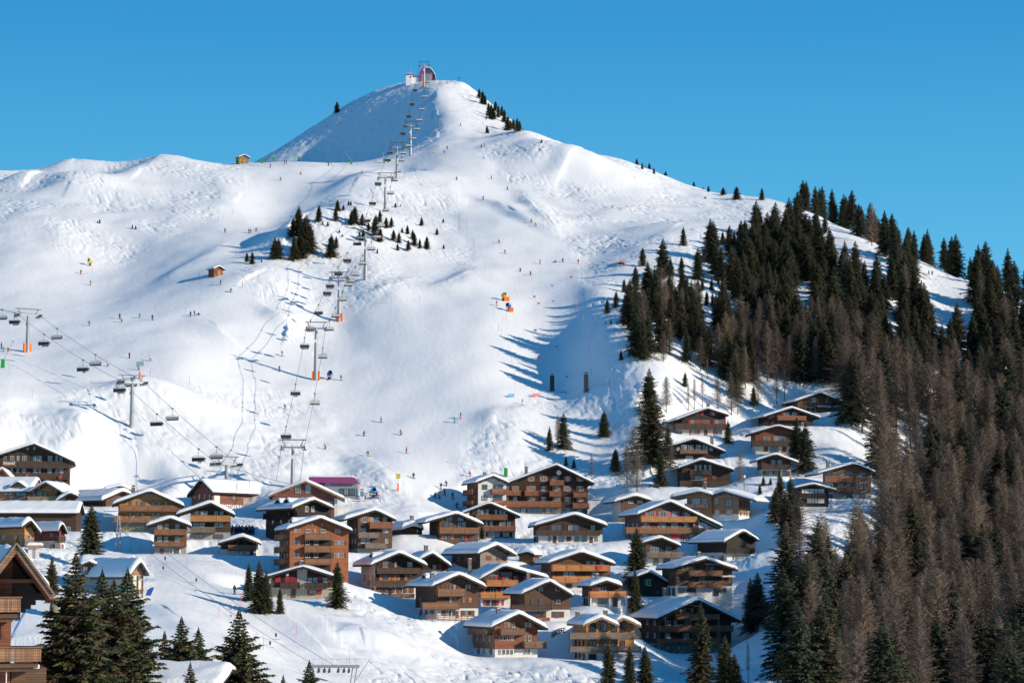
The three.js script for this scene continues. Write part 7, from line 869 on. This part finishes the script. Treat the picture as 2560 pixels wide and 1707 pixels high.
// the T-bar lift in the foreground
{
  const A = at(...z6(1790, 1400), 385), gy = height(A.x, A.z), q = (x, y) => at(...z6(x, y), 385).sub(A), g = thing('t_bar_gantry', 'steel gantry of the beginners drag lift at the bottom edge', 'gantry', A); const a = q(1510, 1372), b = q(2072, 1378), lo = gy - A.y - 1;
  part('beam', box(a.x, a.y - .35, -.25, b.x, a.y + .1, .25), M.galv, g); part('handrail', merge([box(q(1560, 0).x, a.y + 1, -.02, q(2040, 0).x, a.y + 1.05, .02), ...[1560, 1665, 1765, 1830, 1935, 2040].map((x) => box(q(x, 0).x - .02, a.y, -.02, q(x, 0).x + .02, a.y + 1.02, .02))]), M.galv, g);
  for (const x of [2010, 2055]) part('leg', rod(V(q(x, 0).x - .6, lo, 0), V(q(x, 0).x, a.y, 0), .13, .12, 6), M.galv, g); part('leg', rod(V(a.x + .5, lo, 0), V(a.x + .5, a.y, 0), .13, .12, 6), M.galv, g);
  for (const x of [1620, 1685, 1740, 1840, 1905, 1960]) part('sheave_battery', merge([box(q(x, 0).x - .12, a.y - 1.1, -1.6, q(x, 0).x + .12, a.y - .75, 1.6), ...[-1.4, -.7, 0, .7, 1.4].map((z) => new THREE.CylinderGeometry(.25, .25, .1, 10).rotateZ(Math.PI / 2).translate(q(x, 0).x, a.y - .7, z)), box(q(x, 0).x - .06, a.y - .8, -.06, q(x, 0).x + .06, a.y - .3, .06)]), M.darkMetal, g);
  const boom = thing('crane_arm', 'thin steel arm leaning right of the drag lift gantry', 'boom', A.clone()); part('arm', rod(q(2030, 1540), q(2195, 1290), .07, .05, 6), M.galv, boom);
  // mast near the restaurant
  const B = ground(...z1(1330, 1352)), d = -B.z, r = (x, y) => at(...z1(x, y), d).sub(B), m = thing('drag_lift_mast', 'lattice mast with two arms before the restaurant', 'mast', B), top = r(1330, 950).y; const lat = []; for (const [sx, sz] of [[-1, -1], [1, -1], [-1, 1], [1, 1]]) lat.push(rod(V(sx * .55, -.6, sz * .55), V(sx * .2, top, sz * .2), .06, .05, 5)); for (let i = 0; i < 7; i++) { const y0 = top * i / 7, y1 = top * (i + 1) / 7, w0 = lerp(.55, .2, i / 7), w1 = lerp(.55, .2, (i + 1) / 7), s = i % 2 ? 1 : -1; lat.push(rod(V(-w0 * s, y0, w0), V(w1 * s, y1, w1), .03, .03, 4), rod(V(-w0 * s, y0, -w0), V(w1 * s, y1, -w1), .03, .03, 4), rod(V(w0, y0, -w0 * s), V(w1, y1, w1 * s), .03, .03, 4)); } part('lattice', merge(lat), M.galv, m); part('arm', box(r(1180, 0).x, top - .1, -.12, r(1365, 0).x, top + .15, .12), M.galv, m); part('upper_arm', box(r(1180, 0).x, r(0, 900).y, -.08, r(1330, 0).x, r(0, 895).y + .1, .08), M.galv, m); part('stay', rod(V(r(1180, 0).x + .1, top, 0), V(r(1180, 0).x + .1, r(0, 897).y, 0), .05, .05, 5), M.galv, m); part('lamp_arm', rod(V(.3, r(0, 1160).y, 0), r(1515, 932), .05, .04, 5), M.galv, m);
  const rope2 = (x, off, label) => { const s = at(...z6(x, 1440), 385), e = B.clone().add(V(off, top - .4, 0)); const P = []; for (let i = 0; i <= 20; i++) { const t = i / 20, v = s.clone().lerp(e, t); v.y -= 5.2 * t * (1 - t); P.push(v); } const c = new THREE.CatmullRomCurve3(P), o = part('drag_lift_cable', new THREE.TubeGeometry(c, 40, .035, 5), M.darkMetal, scene); o.name = numbered('drag_lift_cable'); tag(o, label, 'cable'); return c; };
  const c1 = rope2(1685, -2.5, 'left cable of the drag lift running up to the mast'), c2 = rope2(1905, 1, 'right cable of the drag lift running up to the mast');
  for (const [c, ts, label] of [[c1, [.2, .36, .52, .68], 'T-bar hanging from the left drag lift cable'], [c2, [.25, .42, .6, .76], 'T-bar hanging from the right drag lift cable']]) for (const t of ts) { const p = c.getPointAt(t), gl = Math.max(1.6, p.y - height(p.x, p.z) - .6), o = thing('t_bar', label, 't-bar', p, .2, label.includes('left') ? 'T-bars of the left cable' : 'T-bars of the right cable'); part('hanger_rod', rod(V(0, 0, 0), V(.05, -gl, .2), .03, .03, 5), M.galv, o); part('spring_box', box(-.16, -gl * .55 - .3, -.1, .16, -gl * .55 + .3, .2), M.darkMetal, o); part('bar', rod(V(-.65, -gl, .2), V(.65, -gl, .2), .05, .05, 6), M.galv, o); }
}
// street lamp, forest mast, fences, terrace chairs, banner flag
{ const p = ground(...zA(1632, 1390)), g = thing('street_lamp', 'dark street lamp above the double gabled larch house', 'street lamp', p), h = 150 / 4.519 / (FOCAL / -p.z); part('post', rod(V(0, -.5, 0), V(0, h, 0), .09, .06, 8), M.darkMetal, g); part('lantern', rod(V(0, h, 0), V(0, h + .7, 0), .3, .42, 8), M.white, g); part('cap', new THREE.ConeGeometry(.5, .35, 8).translate(0, h + .86, 0), M.darkMetal, g); }
{ const p = ground(2519, 1045), top = at(2519, 915, -p.z), g = thing('mast', 'tall pale mast rising from the wood at far right', 'mast', p), h = top.y - p.y; part('pole', rod(V(0, -1, 0), V(0, h, 0), .16, .1, 8), M.galv, g); part('antenna_panel', box(-.3, h * .82, .15, .3, h * .97, .3), M.white, g); }
function fence(pts, n, label, wm, hgt = 1) { const g = thing('fence', label, 'fence', pts[0]); for (let i = 0; i < pts.length - 1; i++) { const a = pts[i].clone().sub(pts[0]), b = pts[i + 1].clone().sub(pts[0]); for (const y of [.25, .6, .95]) part('rail', bar(a.clone().add(V(0, y * hgt, 0)), b.clone().add(V(0, y * hgt, 0)), .05, .14), wm, g); for (let k = 0; k < n; k++) { const q = a.clone().lerp(b, k / n); part('post', box(q.x - .07, q.y - .6, q.z - .07, q.x + .07, q.y + 1.1 * hgt, q.z + .07), wm, g); } } return g; }
{ const h = HOUSES.find((q) => q.t.includes('wooden fence')), P = [930, 1130, 1330, 1530].map((x) => { const q = h.on(x, 858, 3.2); return h.A.clone().addScaledVector(h.rv, q[0]).addScaledVector(h.nv, 3.2); }); P.forEach((p) => { p.y = height(p.x, p.z); }); fence(P, 3, 'brown plank fence before the carved balcony chalet', WOOD.redrail); }
fence([ground(1703, 1356), ground(1722, 1357), ground(1743, 1360)], 3, 'dark fence on the slope right of the pink shuttered chalet', WOOD.verydark);
fence([ground(...z8(0, 1060)), ground(...z8(80, 1010)), ground(...z8(158, 1000))], 3, 'dark rail fence left of the light larch chalet', WOOD.verydark);
{ const h = HOUSES.find((q) => q.n === 'restaurant'); for (let i = 0; i < 14; i++) { const q = h.on(1400 + i * 21, 1160, 3.5 + (i % 2)), p = h.A.clone().addScaledVector(h.rv, q[0]).addScaledVector(h.nv, 3.5 + (i % 2)); p.y = height(p.x, p.z); const g = thing('terrace_chair', i % 2 ? 'orange chair on the restaurant terrace' : 'red chair on the restaurant terrace', 'chair', p, rr(0, 6), i % 2 ? 'orange terrace chairs' : 'red terrace chairs'), m = i % 2 ? M.orangePad : M.redPlastic; part('seat', box(-.25, .42, -.25, .25, .48, .25), m, g); part('backrest', box(-.25, .48, -.27, .25, .95, -.22), m, g); for (const [a, b] of [[-1, -1], [1, -1], [-1, 1], [1, 1]]) part('leg', rod(V(a * .22, -.05, b * .22), V(a * .22, .43, b * .22), .02, .02, 5), M.darkMetal, g); } }
{ const p = ground(...z5(1640, 640)), g = thing('banner_flag', 'dark blue leaning banner flag beside the dormer house', 'flag', p); const k = FOCAL / -p.z, hgt = 150 / 4.519 / k; part('pole', rod(V(0, -.4, 0), V(0, hgt, 0), .04, .03, 6), M.galv, g); const sh = new THREE.Shape([[0, hgt * .38], [.9, hgt * .38], [1.5, hgt], [1.0, hgt * 1.0], [.25, hgt * .8]].map(([a, b]) => new THREE.Vector2(a, b))); part('cloth', new THREE.ExtrudeGeometry(sh, { depth: .02, bevelEnabled: false }), M.blue, g); }
// the dormer house, the kiosk and the houses nearest the camera
{
  const d = 432, A = at(...z5(1545, 880), d), g = thing('dormer_house', 'house with a wide snowy roof, a dormer and a steep timber gable', 'house', A, .75), th = .75, nv = V(Math.sin(th), 0, Math.cos(th)), rv = V(Math.cos(th), 0, -Math.sin(th));
  const on = (x, y, off) => { const r = at(...z5(x, y), 1000), t = (A.dot(nv) + off) / r.dot(nv), p = r.multiplyScalar(t).sub(A); return [p.dot(rv), p.y]; }, a = on(1588, 180, 1.2), l = on(1448, 372, 1.2), r = on(1682, 335, 1.2), xl = on(1478, 600, 0)[0], xr = on(1612, 600, 0)[0];
  const R = gableBody(g, { xl, xr, ax: a[0], ay: a[1], lx: l[0], ly: l[1], rx: r[0], ry: r[1], len: 13, oh: 1.2, m: on(0, 350, 0)[1], base: 'cream', woodMat: WOOD.larch, fascia: M.fasciaGrey, snow: .9 });
  for (const [x0, x1, y0, y1] of [[1570, 1608, 350, 400], [1565, 1605, 520, 570]]) { const p = on(x0, y1, .05), q = on(x1, y0, .05); windowAt(g, p[0], q[0], p[1], q[1], .01, 'w'); } for (const x of [1490, 1550, 1605]) { const p = on(x, 500, .05)[0]; part('timber_post', box(p - .12, -3, .002, p + .12, on(0, 355, 0)[1], .12), WOOD.mid, g); } for (const y of [520, 680]) { const q = on(1500, y, .05)[1]; part('timber_beam', box(xl, q - .12, .004, xr, q + .12, .14), WOOD.mid, g); }
  dormerFront(g, R, on);
  function dormerFront() { const D = thing('roof_dormer_house', 'low chalet roof with a dark glazed dormer behind the foreground spruces', 'house', at(...z5(1030, 420), 440), .12), k = FOCAL / 440, u = (x) => (x - 1030) / 4.519 / k, v = (y) => (420 - y) / 4.519 / k; const line = (x) => lerp(v(200), v(200), 0) + 0 * x; part('wall', box(u(930), -6, -7, u(1440), v(370), 0), WALL.cream, D); const eave = v(368), ridge = v(150); part('roof', prism([[0, 0], [1, 0], [1, .3], [0, .3]].map(([a, b]) => [lerp(u(900), u(1470), a), eave - .35 + b]), .9, -3), M.fasciaGrey, D); const G = new THREE.Group(); G.name = 'main_roof'; D.add(G); G.rotation.y = Math.PI / 2; G.position.set(u(1480), 0, 0); const W = 12, prof = (x) => (x < W / 2 ? lerp(eave, ridge, (x + 1) / (W / 2 + 1)) : lerp(ridge, eave, (x - W / 2) / (W / 2 + 1))); part('boards', prism([[-1, eave - .25], [W / 2, ridge - .25], [W + 1, eave - .25], [W + 1, eave], [W / 2, ridge], [-1, eave]], .4, -(u(1480) - u(880))), M.fasciaGrey, G); part('snow', snowBlanket(prof, -1, W + 1, .4, -(u(1480) - u(880)), .7, W / 2), M.roofSnow, G);
    const dg = new THREE.Group(); dg.name = 'dormer'; D.add(dg); const ap = v(195), el = v(250), x0 = u(905), x1 = u(1185), xm = u(1005); part('wall', prism([[x0 + .5, v(390)], [x1 - .6, v(390)], [x1 - .6, el - .1], [xm, ap - .35], [x0 + .5, el]], .9, -4), WOOD.mid, dg); part('roof', prism([[x0, v(235) - .3], [xm, ap - .3], [x1, v(270) - .3], [x1, v(270)], [xm, ap], [x0, v(235)]], 1.5, -4), M.fasciaGrey, dg); part('snow', snowBlanket((x) => (x < xm ? lerp(v(235), ap, (x - x0) / (xm - x0)) : lerp(ap, v(270), (x - xm) / (x1 - xm))), x0, x1, 1.4, -4, .5, xm), M.roofSnow, dg); for (const [a, b] of [[935, 988], [1012, 1095]]) { const w = windowAt(dg, u(a), u(b), v(335), v(255), .91, 'd'); void w; } void line; }
}
{ const p = at(...z1(375, 1420), 478); const g = thing('kiosk', 'small white kiosk with a snowy wooden canopy beside the slender spruce', 'kiosk', p, .2), k = FOCAL / 478 * 4.519; part('wall', box(-65 / k, -2, -2.5, 60 / k, 125 / k, 0), WALL.white, g); part('door', box(-12 / k, -.2, 0, 20 / k, 95 / k, .05), M.greyPanel, g); part('canopy', box(-80 / k, 125 / k, -2.8, 100 / k, 140 / k, .9), WOOD.gold, g); part('snow', snowBlanket(() => 140 / k, -80 / k, 100 / k, .9, -2.8, .5, 0), M.roofSnow, g); }
{ // big house at the left edge: we look at its gable, in the shade of its own roof
  const d = 168, A = at(...z5(-250, 1700), d), th = .30, nv = V(Math.sin(th), 0, Math.cos(th)), rv = V(Math.cos(th), 0, -Math.sin(th)), g = thing('foreground_chalet', 'big dark timber chalet gable cut by the left picture edge', 'chalet', A, th);
  const on = (x, y, off) => { const r = at(...z5(x, y), 1000), t = (A.dot(nv) + off) / r.dot(nv), p = r.multiplyScalar(t).sub(A); return [p.dot(rv), p.y]; };
  const oh = 2.6, a = on(180, 10, oh), r = on(600, 585, oh), s = (a[1] - r[1]) / (r[0] - a[0]), half = r[0] - a[0], l = [a[0] - half * 1.25, a[1] - half * 1.25 * s], xr = on(118, 1000, 0)[0], xr2 = on(565, 630, 0)[0], xl = l[0] + 2;
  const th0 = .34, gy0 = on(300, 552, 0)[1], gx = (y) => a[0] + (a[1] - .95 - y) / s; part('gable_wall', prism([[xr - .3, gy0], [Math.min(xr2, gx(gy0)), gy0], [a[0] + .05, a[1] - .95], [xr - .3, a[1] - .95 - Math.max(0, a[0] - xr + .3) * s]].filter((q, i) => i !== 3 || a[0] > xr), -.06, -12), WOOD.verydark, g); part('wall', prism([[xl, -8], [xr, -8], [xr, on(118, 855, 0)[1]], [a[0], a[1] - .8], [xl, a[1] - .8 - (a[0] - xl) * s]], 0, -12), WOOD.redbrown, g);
  // stepped corbel boards carrying the eave
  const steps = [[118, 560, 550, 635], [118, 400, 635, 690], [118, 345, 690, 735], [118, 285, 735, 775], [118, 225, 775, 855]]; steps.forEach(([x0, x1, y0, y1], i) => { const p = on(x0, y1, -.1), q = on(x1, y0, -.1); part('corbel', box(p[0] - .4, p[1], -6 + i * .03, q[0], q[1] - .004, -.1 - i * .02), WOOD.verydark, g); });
  const roof = part('roof', prism([[l[0], l[1] - th0], [a[0], a[1] - th0], [r[0], r[1] - th0], [r[0], r[1]], [a[0], a[1]], [l[0], l[1]]], oh - .1, -14), WOOD.redbrown, g);
  const nB2 = 16; for (let i = 0; i < nB2; i++) for (const [e, dir] of [[r, 1], [l, -1]]) { const z = oh - .35 - i * 1.02; const p0 = V(a[0], a[1] - th0 - .09, z), p1 = V(lerp(a[0], e[0], .97), lerp(a[1], e[1], .97) - th0 - .09, z); part('rafter', bar(p0, p1, .16, .18), WOOD.redbrown, roof); void dir; }
  for (const e of [r, l]) { part('barge_board', bar(V(a[0], a[1] - .12, oh - .02), V(e[0], e[1] - .12, oh - .02), .08, .5), WOOD.taupe, roof); part('barge_cap', bar(V(a[0], a[1] + .12, oh), V(e[0], e[1] + .12, oh), .34, .1), WOOD.greyrail, roof); }
  // a strip of bare weathered shingles along the verge, then snow
  for (let row = 0; row < 26; row++) { const t0 = row / 26, x0 = lerp(a[0], l[0], t0), y0 = lerp(a[1], l[1], t0), x1 = lerp(a[0], l[0], t0 + 1.25 / 26), y1 = lerp(a[1], l[1], t0 + 1.25 / 26); for (let c = 0; c < 6; c++) { const z = oh - .05 - c * .28, sh = bar(V(x0, y0 + .1, z - .14), V(x1, y1 + .05 + rr(0, .02), z - .14), .26, .03); part('shingle', sh, rnd() < .5 ? WOOD.grey : WOOD.greyrail, roof); } }
  const prof = (x) => (x < a[0] ? lerp(a[1], l[1], (a[0] - x) / (a[0] - l[0])) : lerp(a[1], r[1], (x - a[0]) / (r[0] - a[0]))); part('snow', snowBlanket(prof, l[0], a[0] - .1, oh - 1.8, -14, .8, a[0]), M.roofSnow, roof); part('snow', snowBlanket(prof, a[0] + .1, r[0], oh - .5, -14, .5, a[0]), M.roofSnow, roof);
  for (const [x0, x1, y0, y1] of [[-330, 232, 600, 790], [-330, 462, 1165, 1355]]) { const p = on(x0, y1, 1.7), q = on(x1, y0, 1.7), b = new THREE.Group(); b.name = 'balcony'; g.add(b); const n = Math.round((q[0] - p[0]) / .13), st = (q[0] - p[0]) / n; for (let i = 0; i < n; i++) part('board', box(p[0] + i * st + .008, p[1] + .1 + rr(0, .04), 1.64, p[0] + (i + 1) * st - .008, q[1] - .05, 1.69), [WOOD.larch, WOOD.taupe, WOOD.rail, WOOD.larch][Math.floor(rnd() * 4)], b); part('top_rail', box(p[0] - .1, q[1] - .06, 1.58, q[0] + .08, q[1] + .04, 1.78), WOOD.taupe, b); const ns = 12, sd = []; for (let i = 0; i < ns; i++) part('board', box(q[0] - .05, p[1] + .1, .02 + i * 1.6 / ns + .01, q[0], q[1] - .05, .02 + (i + 1) * 1.6 / ns - .01), WOOD.taupe, b); void sd; part('floor', box(p[0], p[1] - .3, 0, q[0] - .2, p[1] - .02, 1.6), WOOD.mid, b); part('support_beam', box(p[0], p[1] - .55, .2, q[0] - .5, p[1] - .3, 1.4), WOOD.mid, b); }
  { const p = on(-330, 1412, 1.2), q = on(440, 1362, 1.2); part('white_beam', box(p[0], p[1], .2, q[0], q[1], 1.3), M.white, g); const w = on(58, 1700, 1.2), w2 = on(74, 1412, 1.2); part('white_post', box(w[0], -4, .9, w2[0], w2[1], 1.15), M.white, g); part('lower_wall', box(w[0] + .5, -8, -6, on(520, 1700, 0)[0], p[1], -.4), WOOD.mid, g); const d0 = on(0, 1060, 0), d1 = on(38, 900, 0); part('shutter', box(d0[0], d0[1], .01, d1[0], d1[1], .07), SH.brown, g); const tb = on(180, 440, .8), te = on(395, 380, .8); part('tie_beam', box(tb[0] - 4, tb[1], .3, te[0], te[1] - .1, 1), WOOD.brown, g); }
}
{ // the snowy roofs below the foreground trees
  const mk = (zx0, zx1, yTop, yBot, d, label, depth) => { const A = at(...z5((zx0 + zx1) / 2, yBot), d), k = FOCAL / d * 4.519, w = (zx1 - zx0) / 2 / k, rise = (yBot - yTop) / k, g = thing('low_house', label, 'house', A, -.06); part('wall', box(-w + .6, -14, -depth * 2 + .8, w - .6, -.3, -.8), WOOD.mid, g); const G = new THREE.Group(); G.name = 'roof'; g.add(G); G.rotation.y = Math.PI / 2; G.position.set(w, 0, 0); const prof = (x) => (x < depth ? rise * x / depth : rise * (2 * depth - x) / depth); part('boards', prism([[0, -.3], [depth, rise - .3], [2 * depth, -.3], [2 * depth, 0], [depth, rise], [0, 0]], .3, -2 * w), M.fascia, G); part('snow', snowBlanket(prof, 0, 2 * depth, .3, -2 * w, .7, depth), M.roofSnow, G); return { g, prof, k, w, A }; };
  const R1 = mk(60, 1130, 650, 1150, 235, 'snowy roof with a stone chimney behind the largest foreground spruce', 9), c = thing('chimney_stack', 'round stone chimney on the snowy foreground roof', 'chimney', R1.A.clone()), x = (500 - 595) / R1.k, z = -4.5, y0 = R1.prof(4.5) - .5, hh = 215 / R1.k + .8; part('stack', rod(V(x, y0, z), V(x, y0 + hh, z), .5, .42, 12), M.stoneChimney, c); part('cap', rod(V(x, y0 + hh, z), V(x, y0 + hh + .18, z), .62, .6, 12), M.stoneChimney, c);
  mk(1500, 2420, 1445, 1640, 205, 'snowy flat roof edge at the bottom left of the piste', 7);
}
console.log('done', scene.children.length);
renderer.render(scene, camera);
